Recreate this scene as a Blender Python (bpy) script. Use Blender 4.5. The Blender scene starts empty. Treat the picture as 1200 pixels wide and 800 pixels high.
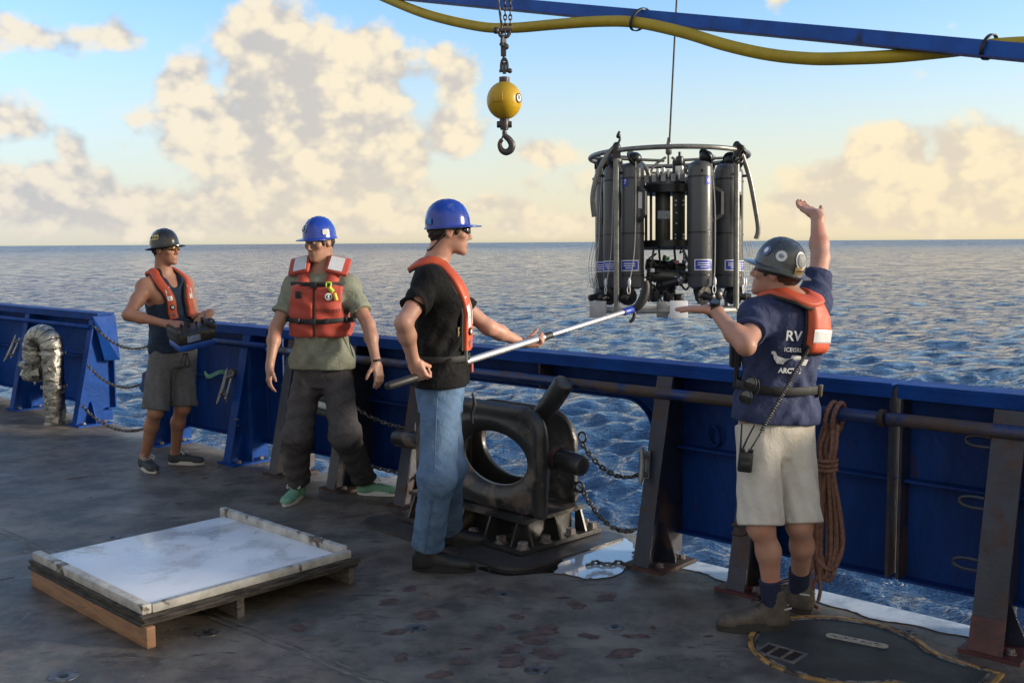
import bpy, bmesh, math, random
import numpy as np
from mathutils import Vector, Matrix
random.seed(7); np.random.seed(7)
SC = bpy.context.scene
COL = SC.collection
R_ = math.radians

# ------------------------------------------------------------------ camera
FPX = 1215.0
PITCH = math.atan(116 / FPX)
ROLL = R_(0.38)
EYE = 1.75
cam_d = bpy.data.cameras.new('camera')
cam_d.sensor_width = 36.0
cam_d.lens = FPX / 1200.0 * 36.0
cam_d.clip_start = 0.05
cam_d.clip_end = 60000.0
cam = bpy.data.objects.new('camera', cam_d)
COL.objects.link(cam)
cam.location = (0, 0, EYE)
cam.rotation_euler = (Matrix.Rotation(math.pi / 2 - PITCH, 3, 'X') @ Matrix.Rotation(-ROLL, 3, 'Z')).to_euler()
SC.camera = cam

# ------------------------------------------------------------------ sky and sun
SUN_AZ = R_(98)      # to the right of the view direction
SUN_EL = R_(13)
world = bpy.data.worlds.new("World")
SC.world = world
world.use_nodes = True
NT = world.node_tree
for n in list(NT.nodes): NT.nodes.remove(n)

class E:
    """tiny wrapper so shader maths can be written as expressions"""
    nt = None
    def __init__(s, v): s.v = v
    @staticmethod
    def _op(op, *a):
        n = E.nt.nodes.new('ShaderNodeMath'); n.operation = op
        for i, x in enumerate(a):
            if isinstance(x, E): E.nt.links.new(x.v, n.inputs[i])
            else: n.inputs[i].default_value = x
        return E(n.outputs[0])
    def __add__(s, o): return E._op('ADD', s, o)
    __radd__ = __add__
    def __sub__(s, o): return E._op('SUBTRACT', s, o)
    def __rsub__(s, o): return E._op('SUBTRACT', o, s)
    def __mul__(s, o): return E._op('MULTIPLY', s, o)
    __rmul__ = __mul__
    def __truediv__(s, o): return E._op('DIVIDE', s, o)
    def __pow__(s, o): return E._op('POWER', s, o)
def emax(a, b): return E._op('MAXIMUM', a, b)
def emin(a, b): return E._op('MINIMUM', a, b)
def esmin(a, b, k): return E._op('SMOOTH_MIN', a, b, k)
def esmax(a, b, k): return E._op('SMOOTH_MAX', a, b, k)
def smooth(x, lo, hi, a=0.0, b=1.0):
    n = E.nt.nodes.new('ShaderNodeMapRange'); n.interpolation_type = 'SMOOTHSTEP'
    E.nt.links.new(x.v, n.inputs[0])
    n.inputs[1].default_value = lo; n.inputs[2].default_value = hi
    n.inputs[3].default_value = a; n.inputs[4].default_value = b
    return E(n.outputs[0])
def mixc(f, a, b):
    n = E.nt.nodes.new('ShaderNodeMix'); n.data_type = 'RGBA'
    for i, x in ((0, f), (6, a), (7, b)):
        if isinstance(x, E): E.nt.links.new(x.v, n.inputs[i])
        elif isinstance(x, (tuple, list)): n.inputs[i].default_value = (*x[:3], 1)
        else: n.inputs[i].default_value = x
    return E(n.outputs[2])
def noise(vec, scale, detail=4, rough=0.55, dist=0.0, lac=2.0):
    n = E.nt.nodes.new('ShaderNodeTexNoise')
    if vec is not None: E.nt.links.new(vec.v, n.inputs['Vector'])
    n.inputs['Scale'].default_value = scale; n.inputs['Detail'].default_value = detail
    n.inputs['Roughness'].default_value = rough; n.inputs['Distortion'].default_value = dist
    n.inputs['Lacunarity'].default_value = lac
    return E(n.outputs[0])
def voro(vec, scale, detail=0, feature='SMOOTH_F1', smoothness=0.6, rough=0.5):
    n = E.nt.nodes.new('ShaderNodeTexVoronoi'); n.feature = feature
    if vec is not None: E.nt.links.new(vec.v, n.inputs['Vector'])
    n.inputs['Scale'].default_value = scale
    n.inputs['Detail'].default_value = detail; n.inputs['Roughness'].default_value = rough
    if feature == 'SMOOTH_F1': n.inputs['Smoothness'].default_value = smoothness
    return E(n.outputs['Distance'])
def vadd(v, t):
    n = E.nt.nodes.new('ShaderNodeVectorMath'); n.operation = 'ADD'
    E.nt.links.new(v.v, n.inputs[0]); n.inputs[1].default_value = t
    return E(n.outputs[0])
def vmul(v, t):
    n = E.nt.nodes.new('ShaderNodeVectorMath'); n.operation = 'MULTIPLY'
    E.nt.links.new(v.v, n.inputs[0]); n.inputs[1].default_value = t
    return E(n.outputs[0])

E.nt = NT
out = NT.nodes.new('ShaderNodeOutputWorld')
bg = NT.nodes.new('ShaderNodeBackground')
sky = NT.nodes.new('ShaderNodeTexSky')
sky.sky_type = 'NISHITA'; sky.sun_disc = False
sky.sun_elevation = SUN_EL; sky.sun_rotation = SUN_AZ
sky.altitude = 0; sky.air_density = 1.0; sky.dust_density = 0.7; sky.ozone_density = 3.2
SKY_S = 0.108
bg.inputs['Strength'].default_value = SKY_S
tc = NT.nodes.new('ShaderNodeTexCoord')
D = E(tc.outputs['Generated'])
sp = NT.nodes.new('ShaderNodeSeparateXYZ'); NT.links.new(tc.outputs['Generated'], sp.inputs[0])
dx, dy, dz = E(sp.outputs[0]), E(sp.outputs[1]), E(sp.outputs[2])
AZ = E._op('ARCTAN2', dx, dy) * (180 / math.pi)
EL = E._op('ARCSINE', dz) * (180 / math.pi)
def cloud_field(vec, det):
    puff = 1.0 - voro(vec, 17.0, 2.5, 'F1', 0.5, 0.6)
    fine = noise(vec, 8.0, det, 0.64, 0.1)
    return puff * 0.40 + fine * 0.90
warp = vmul(D, (1.0, 1.0, 1.25))
CF = cloud_field(warp, 8)
CFL = cloud_field(warp, 2.5)
PUFF = 1.0 - voro(vadd(warp, (0.004, -0.001, 0.006)), 30.0, 2.0, 'F1', 0.5, 0.6)
CFS = cloud_field(vadd(warp, (0.016, -0.002, 0.018)), 2.5)
def pa(px): return math.degrees(math.atan((px - 600) / FPX))
def pe(py): return math.degrees(math.atan((284 - py) / FPX)) * 0.97
def blob(cx, cy, hw, hh, w=1.0, flat=None):
    a = pa(cx); e = pe(cy)
    wa = hw / FPX * 57.3 * math.cos(R_(a)) ** 2; he = hh / FPX * 57.3
    qx = (AZ - a) / wa; qy = (EL - e) / he
    q = E._op('SQRT', qx * qx + qy * qy)
    return (1.0 - q) * w
# distinct cumulus heaps seen over the sea, each at its own bearing and height
heaps = [
 blob(370, 115, 140, 112, 1.15), blob(300, 165, 130, 80, 1), blob(430, 175, 105, 85, 1), blob(350, 225, 220, 50, .8),
 blob(330, 55, 80, 62, .9), blob(440, 70, 70, 68, .9), blob(232, 120, 55, 60, .75),
 blob(60, 225, 130, 48, .75), blob(95, 190, 34, 40, .65), blob(-80, 215, 140, 60, .8), blob(200, 240, 170, 38, .65),
 blob(1060, 228, 210, 58, 1.1), blob(1045, 192, 76, 50, 1.0), blob(1135, 195, 86, 58, 1.0), blob(1240, 210, 120, 68, .9), blob(950, 240, 110, 36, .75), blob(340, 256, 360, 26, .75), blob(570, 240, 100, 24, .55),
 blob(640, 176, 70, 28, .60), blob(535, 92, 40, 50, .50), blob(535, 155, 56, 46, .62), blob(770, 250, 90, 16, .48), blob(640, 262, 130, 16, .55),
 blob(150, 52, 40, 30, .52), blob(45, 58, 110, 28, .52), blob(15, 150, 70, 36, .66), blob(912, 8, 26, 26, .5),
]
m = heaps[0]
for h in heaps[1:]: m = esmax(m, h, 0.12)
# a low broken belt of cumulus all round the horizon
belt = smooth(EL, 0.2, 2.2) * smooth(EL, 6.5, 2.5) * 0.30 - 0.17 + (noise(vmul(D, (1, 1, 0.3)), 3.1, 2) - 0.5) * 0.8
inframe = smooth(AZ, -60, -40) * smooth(AZ, 60, 40)
fill_cloud = smooth(EL, 0.5, 6.0) * smooth(EL, 80.0, 25.0) * (1.0 - inframe) * 0.75 + (noise(D, 2.2, 2) - 0.5) * 1.6 - 0.36  # unseen cloud outside the view, thickened to add fill light
m = emax(m, emax(belt, fill_cloud))
dens = m * 1.05 + (CF - 0.66) * 1.05 + 0.17
cov = smooth(dens, 0.0, 0.31)
slope = (CFL - CFS) * 3.6 + (CF - CFL) * 3.2 + (PUFF - 0.10) * 1.5
thick = smooth(dens, 0.12, 0.75)
lit = smooth(slope * 0.9 - thick * 0.16 + 0.62 + smooth(EL, 3.0, 13.0) * 0.16, -0.22, 1.02)
warm = smooth(AZ, -27, -8) * 0.6 + smooth(AZ, -8, 26) * 0.4
hi = mixc(warm, (1.02, 0.93, 0.78), (1.12, 0.96, 0.66))
lo = mixc(warm, (0.53, 0.56, 0.62), (0.82, 0.73, 0.61))
cc = mixc(lit, lo, hi)
haze = smooth(EL, 7.0, 0.0)
cc = mixc(haze * 0.45, cc, mixc(warm, (0.86, 0.79, 0.70), (1.0, 0.83, 0.55)))
EXPO = 1.5
CLOUD_GAIN = 0.92 / SKY_S / 2 ** EXPO
g = NT.nodes.new('ShaderNodeVectorMath'); g.operation = 'SCALE'
NT.links.new(cc.v, g.inputs[0]); g.inputs['Scale'].default_value = CLOUD_GAIN
up = smooth(EL, -0.3, 0.3)
veil = smooth(EL, 13.0, 0.5) * 0.74
vc = mixc(warm, (0.80, 0.76, 0.71), (1.03, 0.85, 0.57))
gv = NT.nodes.new('ShaderNodeVectorMath'); gv.operation = 'SCALE'
NT.links.new(vc.v, gv.inputs[0]); gv.inputs['Scale'].default_value = CLOUD_GAIN
skyc = mixc(veil * up, E(sky.outputs[0]), E(gv.outputs[0]))
col = mixc(cov * up * 0.97, skyc, E(g.outputs[0]))
NT.links.new(col.v, bg.inputs['Color'])
NT.links.new(bg.outputs[0], out.inputs['Surface'])
world.cycles.sampling_method = 'MANUAL'
world.cycles.sample_map_resolution = 512

sun_d = bpy.data.lights.new('sun', 'SUN')
sun_d.energy = 2.0; sun_d.angle = R_(11); sun_d.color = (1.0, 0.89, 0.73)
sun = bpy.data.objects.new('sun', sun_d); COL.objects.link(sun)
sdir = Vector((math.sin(SUN_AZ) * math.cos(SUN_EL), math.cos(SUN_AZ) * math.cos(SUN_EL), math.sin(SUN_EL)))
sun.rotation_euler = sdir.to_track_quat('Z', 'Y').to_euler()

SC.view_settings.view_transform = 'Standard'
SC.view_settings.look = 'None'
SC.view_settings.gamma = 1
SC.view_settings.exposure = EXPO
SC.view_settings.use_curve_mapping = False

# ------------------------------------------------------------------ helpers
def ray(px, py):
    u = (px - 600) / FPX; v = (py - 400) / FPX
    c, s = math.cos(ROLL), math.sin(ROLL)
    u2 = u * c - v * s; v2 = u * s + v * c
    a, b = math.sin(PITCH), math.cos(PITCH)
    return Vector((u2, b - v2 * a, -(a + v2 * b)))
def G(px, py, z=0.0):
    d = ray(px, py); return Vector((0, 0, EYE)) + d * ((z - EYE) / d.z)
def AY(px, py, Y):
    d = ray(px, py); return Vector((0, 0, EYE)) + d * (Y / d.y)
BA = R_(42.6)
BO = Vector((0.68, 5.42, 0))
BS = Vector((math.cos(BA), -math.sin(BA), 0)); BN = Vector((math.sin(BA), math.cos(BA), 0))
def BP(s, o, z=0.0): return BO + BS * s + BN * o + Vector((0, 0, z))   # along the ship's side, outboard, up

def tag(o, label=None, cat=None, group=None, kind=None):
    if label: o['label'] = label
    if cat: o['category'] = cat
    if group: o['group'] = group
    if kind: o['kind'] = kind
    return o
def empty(name, loc=(0, 0, 0), label=None, cat=None, group=None, rz=0.0):
    o = bpy.data.objects.new(name, None); COL.objects.link(o)
    o.location = loc; o.rotation_euler = (0, 0, rz); o.empty_display_size = 0.1
    return tag(o, label, cat, group)
def link(name, me, mat=None, parent=None, smooth_=None):
    o = bpy.data.objects.new(name, me); COL.objects.link(o)
    if mat is not None and not me.materials: me.materials.append(mat)
    if parent is not None:
        o.parent = parent
        # geometry is given in world space: store it in the parent's space
        o.matrix_parent_inverse = world_of(parent).inverted()
    return o
def world_of(o):
    m = Matrix.Translation(o.location) @ o.rotation_euler.to_matrix().to_4x4()
    return m if o.parent is None else world_of(o.parent) @ o.matrix_parent_inverse @ m
def shade(me, flag=True, sharp=None):
    me.polygons.foreach_set('use_smooth', [flag] * len(me.polygons))
    if sharp is not None:
        try: me.set_sharp_from_angle(angle=R_(sharp))
        except Exception: pass
class MB:
    """collects shapes in one bmesh and links them as one object"""
    def __init__(s): s.b = bmesh.new()
    def poly(s, pts, faces):
        vs = [s.b.verts.new(p) for p in pts]
        for f in faces:
            try: s.b.faces.new([vs[i] for i in f])
            except ValueError: pass
        return s
    def box(s, c, size, R=None, bev=0.0):
        R = R or Matrix.Identity(3)
        x, y, z = [k / 2 for k in size]; c = Vector(c)
        if bev <= 0:
            P = [c + R @ Vector((i * x, j * y, k * z)) for i in (-1, 1) for j in (-1, 1) for k in (-1, 1)]
            return s.poly(P, [(0, 1, 3, 2), (4, 6, 7, 5), (0, 4, 5, 1), (2, 3, 7, 6), (0, 2, 6, 4), (1, 5, 7, 3)])
        t = bmesh.new(); bmesh.ops.create_cube(t, size=1.0)
        for v in t.verts: v.co = Vector((v.co.x * 2 * x, v.co.y * 2 * y, v.co.z * 2 * z))
        bmesh.ops.bevel(t, geom=t.edges[:], offset=bev, segments=2, affect='EDGES', profile=0.5)
        return s._merge(t, c, R)
    def _merge(s, t, c=Vector((0, 0, 0)), R=Matrix.Identity(3)):
        t.verts.ensure_lookup_table(); t.verts.index_update()
        vs = [s.b.verts.new(Vector(c) + R @ v.co) for v in t.verts]
        for f in t.faces:
            try: s.b.faces.new([vs[v.index] for v in f.verts])
            except ValueError: pass
        t.free(); return s
    def prism(s, pts, ext):
        """polygon of 3D points pushed along ext"""
        n = len(pts); ext = Vector(ext)
        P = [Vector(p) for p in pts] + [Vector(p) + ext for p in pts]
        F = [tuple(range(n - 1, -1, -1)), tuple(range(n, 2 * n))] + [(i, (i + 1) % n, n + (i + 1) % n, n + i) for i in range(n)]
        return s.poly(P, F)
    def bar(s, a, b, w, h, up=(0, 0, 1)):
        a = Vector(a); b = Vector(b); d = (b - a); L = d.length; d.normalize()
        up = Vector(up); x = d.cross(up)
        if x.length < 1e-5: x = d.cross(Vector((1, 0, 0)))
        x.normalize(); z = x.cross(d)
        R = Matrix((x, d, z)).transposed()
        return s.box((a + b) / 2, (w, L, h), R)
    def tube(s, pts, r, n=10, cap=True, closed=False):
        pts = [Vector(p) for p in pts]; m = len(pts)
        rs = r if isinstance(r, (list, tuple)) else [r] * m
        T = []
        for i in range(m):
            if closed: d = pts[(i + 1) % m] - pts[i - 1]
            else: d = pts[min(i + 1, m - 1)] - pts[max(i - 1, 0)]
            T.append(d.normalized())
        x = T[0].orthogonal().normalized()
        rings = []
        for i in range(m):
            x = (x - T[i] * x.dot(T[i]))
            if x.length < 1e-6: x = T[i].orthogonal()
            x.normalize(); y = T[i].cross(x)
            rings.append([s.b.verts.new(pts[i] + (x * math.cos(2 * math.pi * k / n) + y * math.sin(2 * math.pi * k / n)) * rs[i]) for k in range(n)])
        lim = m if closed else m - 1
        for i in range(lim):
            A, B = rings[i], rings[(i + 1) % m]
            off = 0
            if closed and i == m - 1:
                off = min(range(n), key=lambda q: (A[0].co - B[q].co).length)
            for k in range(n):
                try: s.b.faces.new((A[k], A[(k + 1) % n], B[(k + 1 + off) % n], B[(k + off) % n]))
                except ValueError: pass
        if cap and not closed:
            try:
                s.b.faces.new(rings[0][::-1]); s.b.faces.new(rings[-1])
            except ValueError: pass
        return s
    def cyl(s, a, b, r, n=20, bev=0.0):
        a = Vector(a); b = Vector(b)
        if bev <= 0: return s.tube([a, b], r, n)
        d = (b - a).normalized()
        return s.tube([a, a + d * bev * .3, a + d * bev, b - d * bev, b - d * bev * .3, b], [r - bev, r - bev * .3, r, r, r - bev * .3, r - bev], n)
    def lathe(s, c, prof, n=24, R=None, cap=True):
        R = R or Matrix.Identity(3); c = Vector(c)
        rings = [[s.b.verts.new(c + R @ Vector((r * math.cos(2 * math.pi * k / n), r * math.sin(2 * math.pi * k / n), z))) for k in range(n)] for r, z in prof]
        for A, B in zip(rings, rings[1:]):
            for k in range(n): s.b.faces.new((A[k], A[(k + 1) % n], B[(k + 1) % n], B[k]))
        if cap:
            s.b.faces.new(rings[0][::-1]); s.b.faces.new(rings[-1])
        return s
    def ball(s, c, r, n=20, sc=(1, 1, 1), R=None):
        t = bmesh.new(); bmesh.ops.create_uvsphere(t, u_segments=n, v_segments=n // 2 + 2, radius=r)
        for v in t.verts: v.co = Vector((v.co.x * sc[0], v.co.y * sc[1], v.co.z * sc[2]))
        return s._merge(t, c, R or Matrix.Identity(3))
    def ribbon(s, pts, nrm, w, t, closed=False):
        """strap: swept rounded rectangle, width w across, thickness t along the normals"""
        pts = [Vector(p) for p in pts]; m = len(pts); rings = []
        ws = w if isinstance(w, (list, tuple)) else [w] * m
        for i in range(m):
            if closed: d = pts[(i + 1) % m] - pts[i - 1]
            else: d = pts[min(i + 1, m - 1)] - pts[max(i - 1, 0)]
            d.normalize(); nn = Vector(nrm[i]); nn = (nn - d * nn.dot(d)).normalized(); x = d.cross(nn)
            h = ws[i] / 2; e = t * .35
            prof = [(-h, .0), (-h, t - e), (-h + e, t), (h - e, t), (h, t - e), (h, .0)]
            rings.append([s.b.verts.new(pts[i] + x * a + nn * b) for a, b in prof])
        for i in range(m if closed else m - 1):
            A, B = rings[i], rings[(i + 1) % m]
            for k in range(6): s.b.faces.new((A[k], B[k], B[(k + 1) % 6], A[(k + 1) % 6]))
        if not closed:
            s.b.faces.new(rings[0]); s.b.faces.new(rings[-1][::-1])
        return s
    def mesh(s, name, mat=None, smooth_=None, bevel=0.0):
        if bevel > 0:
            es = [e for e in s.b.edges if len(e.link_faces) == 2 and e.calc_face_angle(0) > R_(30)]
            bmesh.ops.bevel(s.b, geom=es, offset=bevel, segments=2, affect='EDGES', clamp_overlap=True)
        bmesh.ops.recalc_face_normals(s.b, faces=s.b.faces[:])
        me = bpy.data.meshes.new(name); s.b.to_mesh(me); s.b.free()
        if smooth_ is not None: shade(me, True, smooth_)
        if mat: me.materials.append(mat)
        return me
    def build(s, name, mat=None, parent=None, smooth_=None, bevel=0.0):
        return link(name, s.mesh(name, mat, smooth_, bevel), None, parent)
def catmull(P, n=8, closed=False):
    P = [Vector(p) for p in P]; m = len(P); out = []
    for i in range(m if closed else m - 1):
        g = (lambda k: P[k % m]) if closed else (lambda k: P[max(0, min(m - 1, k))])
        a, b, c, d = g(i - 1), g(i), g(i + 1), g(i + 2)
        for j in range(n):
            t = j / n
            out.append(0.5 * ((2 * b) + (c - a) * t + (2 * a - 5 * b + 4 * c - d) * t * t + (3 * b - a - 3 * c + d) * t ** 3))
    if not closed: out.append(P[-1])
    return out
def frame(z, x=None):
    z = Vector(z).normalized(); x = Vector(x) if x is not None else z.orthogonal()
    x = (x - z * x.dot(z)).normalized(); y = z.cross(x)
    return Matrix((x, y, z)).transposed()
def copy_tree(o, parent=None):
    c = o.copy(); COL.objects.link(c); c.parent = parent
    for ch in list(o.children): copy_tree(ch, c)
    return c

# ------------------------------------------------------------------ materials
MATS = {}
def M(name, base, rough=0.5, metal=0.0, var=0.15, scale=8.0, bump=0.0, bscale=60.0, second=None, thr=(0.55, 0.7), sscale=6.0, srough=None, smetal=None, spec=0.5, coat=0.0, detail=6, stretch=(1, 1, 1), sheen=0.0, sss=0.0, wr=0.0):
    if name in MATS: return MATS[name]
    m = bpy.data.materials.new(name); m.use_nodes = True; MATS[name] = m
    nt = m.node_tree; E.nt = nt; b = nt.nodes['Principled BSDF']
    tcn = nt.nodes.new('ShaderNodeTexCoord'); V = vmul(E(tcn.outputs['Object']), stretch)
    dark = tuple(c * (1 - var) for c in base); light = tuple(min(1, c * (1 + var)) for c in base)
    n1 = noise(V, scale, detail, 0.6)
    c = mixc(smooth(n1, 0.3, 0.7), dark, light)
    r = None
    if second is not None:
        f = smooth(noise(V, sscale, 8, 0.65, 0.3), thr[0], thr[1])
        n2 = noise(V, sscale * 5, 5, 0.6)
        c = mixc(f, c, mixc(n2, tuple(x * .6 for x in second), tuple(min(1, x * 1.35) for x in second)))
        if srough is not None:
            r = rough + f * (srough - rough)
        if smetal is not None:
            nt.links.new((metal + f * (smetal - metal)).v, b.inputs['Metallic'])
    nt.links.new(c.v, b.inputs['Base Color'])
    if smetal is None: b.inputs['Metallic'].default_value = metal
    rv = (r if r is not None else rough) + (noise(V, scale * 2.3, 4) - 0.5) * (rough * 0.5)
    nt.links.new(rv.v, b.inputs['Roughness'])
    b.inputs['Specular IOR Level'].default_value = spec
    b.inputs['Coat Weight'].default_value = coat; b.inputs['Coat Roughness'].default_value = 0.08
    if sheen: b.inputs['Sheen Weight'].default_value = sheen
    if sss:
        b.inputs['Subsurface Weight'].default_value = sss
        b.inputs['Subsurface Radius'].default_value = (0.012, 0.005, 0.003); b.inputs['Subsurface Scale'].default_value = 1.0
    if wr > 0:
        w1 = nt.nodes.new('ShaderNodeBump'); w1.inputs['Strength'].default_value = 1.0; w1.inputs['Distance'].default_value = wr
        nt.links.new((noise(V, 9.0, 3, 0.5, 1.8) + noise(V, 24.0, 2, 0.5, 1.2) * 0.35).v, w1.inputs['Height']); nt.links.new(w1.outputs[0], b.inputs['Normal'])
    if bump > 0:
        bn = nt.nodes.new('ShaderNodeBump'); bn.inputs['Strength'].default_value = 1.0; bn.inputs['Distance'].default_value = bump
        h = noise(V, bscale, 5, 0.6)
        if second is not None: h = h + f * 0.6
        nt.links.new(h.v, bn.inputs['Height']); nt.links.new(bn.outputs[0], b.inputs['Normal'])
        if wr > 0: nt.links.new(w1.outputs[0], bn.inputs['Normal'])
    return m

# ------------------------------------------------------------------ the sea
SEA_Z = -4.3
def make_sea():
    rng = np.random.RandomState(3)
    na, nr = 620, 900
    half = R_(62)
    # view-independent fan of cells that grow with distance from the ship
    th = np.linspace(-half, half, na)
    r0, r1 = 3.0, 1200.0
    rr = r0 * (r1 / r0) ** np.linspace(0, 1, nr)
    rr = np.concatenate([rr, [2500, 6000, 15000, 40000]])
    Rg, Tg = np.meshgrid(rr, th, indexing='ij')
    X = Rg * np.sin(Tg); Y = Rg * np.cos(Tg)
    Z = np.zeros_like(X); DX = np.zeros_like(X); DY = np.zeros_like(X)
    cell = np.maximum(Rg * (2 * half / na), Rg * math.log(r1 / r0) / nr)
    wind = R_(205)
    for i in range(150):
        lam = 0.17 * (6.5 / 0.17) ** (rng.rand() ** 1.05)
        k = 2 * math.pi / lam
        a = wind + rng.randn() * (0.45 if lam > 4 else 0.8)
        slope = 0.064 if lam < 1.6 else (0.026 if lam < 4 else 0.015)
        amp = slope / k
        ph = rng.rand() * 6.283
        w = np.clip((lam / cell - 2.2) / 2.5, 0, 1)
        cx, cy = math.cos(a), math.sin(a)
        arg = k * (X * cx + Y * cy) + ph
        s, c = np.sin(arg), np.cos(arg)
        Z += w * amp * c
        DX -= w * amp * 0.95 * s * cx; DY -= w * amp * 0.95 * s * cy
    # wind patches: rougher and calmer water
    Z = Z * (0.85 + 0.3 * np.sin(X * 0.045 + 1.3) * np.sin(Y * 0.03 + X * 0.012))
    P = np.stack([X + DX, Y + DY, Z + SEA_Z], -1).reshape(-1, 3)
    n_r = len(rr)
    i = np.arange(n_r - 1)[:, None] * na + np.arange(na - 1)[None, :]
    F = np.stack([i, i + 1, i + na + 1, i + na], -1).reshape(-1, 4)
    # coarse remainder of the ring behind the ship, out to the horizon
    th2 = np.linspace(half, 2 * math.pi - half, 140)
    rr2 = np.concatenate([[3.0, 8, 20, 50, 120, 400, 1200, 6000, 40000]])
    R2, T2 = np.meshgrid(rr2, th2, indexing='ij')
    P2 = np.stack([R2 * np.sin(T2), R2 * np.cos(T2), np.full_like(R2, SEA_Z)], -1).reshape(-1, 3)
    j = np.arange(len(rr2) - 1)[:, None] * 140 + np.arange(139)[None, :]
    F2 = np.stack([j, j + 1, j + 141, j + 140], -1).reshape(-1, 4) + len(P)
    P = np.concatenate([P, P2]); F = np.concatenate([F, F2])
    me = bpy.data.meshes.new('sea')
    me.vertices.add(len(P)); me.vertices.foreach_set('co', P.astype(np.float32).ravel())
    me.loops.add(F.size); me.loops.foreach_set('vertex_index', F.ravel().astype(np.int32))
    me.polygons.add(len(F)); me.polygons.foreach_set('loop_start', np.arange(0, F.size, 4, dtype=np.int32))
    me.polygons.foreach_set('use_smooth', np.ones(len(F), bool))
    me.update(); me.validate()
    if me.polygons[0].normal.z < 0: me.flip_normals()
    m = bpy.data.materials.new('sea_water'); m.use_nodes = True
    nt = m.node_tree; E.nt = nt; b = nt.nodes['Principled BSDF']
    b.inputs['Base Color'].default_value = (0.009, 0.038, 0.108, 1)
    b.inputs['IOR'].default_value = 1.46
    b.inputs['Roughness'].default_value = 0.09
    geo = nt.nodes.new('ShaderNodeNewGeometry')
    pos = E(geo.outputs['Position'])
    cd = nt.nodes.new('ShaderNodeVectorMath'); cd.operation = 'LENGTH'
    nt.links.new(geo.outputs['Position'], cd.inputs[0]); dist = E(cd.outputs['Value'])
    near = noise(vmul(pos, (1.0, 1.3, 1.0)), 5.0, 4, 0.6, 0.5)
    mid = noise(vmul(pos, (0.62, 1.25, 1.0)), 1.0, 3, 0.6, 0.5)
    h = near * 0.13 + mid * (0.24 + smooth(dist, 20, 140) * 0.5)
    bn = nt.nodes.new('ShaderNodeBump'); bn.inputs['Distance'].default_value = 1.0; bn.inputs['Strength'].default_value = 1.0
    nt.links.new(h.v, bn.inputs['Height'])
    # wavelets too small for the mesh far out: tilt the facets directly
    def tilt(scale, sx, amount):
        n = nt.nodes.new('ShaderNodeTexNoise'); nt.links.new(vmul(pos, (sx, 1.0, 1.0)).v, n.inputs['Vector'])
        n.inputs['Scale'].default_value = scale; n.inputs['Detail'].default_value = 3; n.inputs['Roughness'].default_value = 0.6
        v = vadd(E(n.outputs['Color']), (-0.5, -0.5, -0.5)); v = vmul(v, (1.0, 1.0, 0.0))
        q = nt.nodes.new('ShaderNodeVectorMath'); q.operation = 'SCALE'; nt.links.new(v.v, q.inputs[0]); nt.links.new(amount.v, q.inputs['Scale'])
        return E(q.outputs[0])
    def va(a_, b_):
        q = nt.nodes.new('ShaderNodeVectorMath'); q.operation = 'ADD'; nt.links.new(a_.v, q.inputs[0]); nt.links.new(b_.v, q.inputs[1]); return E(q.outputs[0])
    N = va(E(bn.outputs[0]), tilt(1.5, 0.55, smooth(dist, 10, 60) * 3.0))
    N = va(N, tilt(0.36, 0.5, smooth(dist, 50, 300) * 3.4))
    N = va(N, tilt(0.05, 0.4, smooth(dist, 300, 2000) * 3.4))
    nn = nt.nodes.new('ShaderNodeVectorMath'); nn.operation = 'NORMALIZE'; nt.links.new(N.v, nn.inputs[0])
    nt.links.new(nn.outputs[0], b.inputs['Normal'])
    nt.links.new((0.05 + smooth(dist, 60, 1500) * 0.17).v, b.inputs['Roughness'])
    me.materials.append(m)
    o = link('sea', me); o['kind'] = 'structure'
make_sea()

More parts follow.
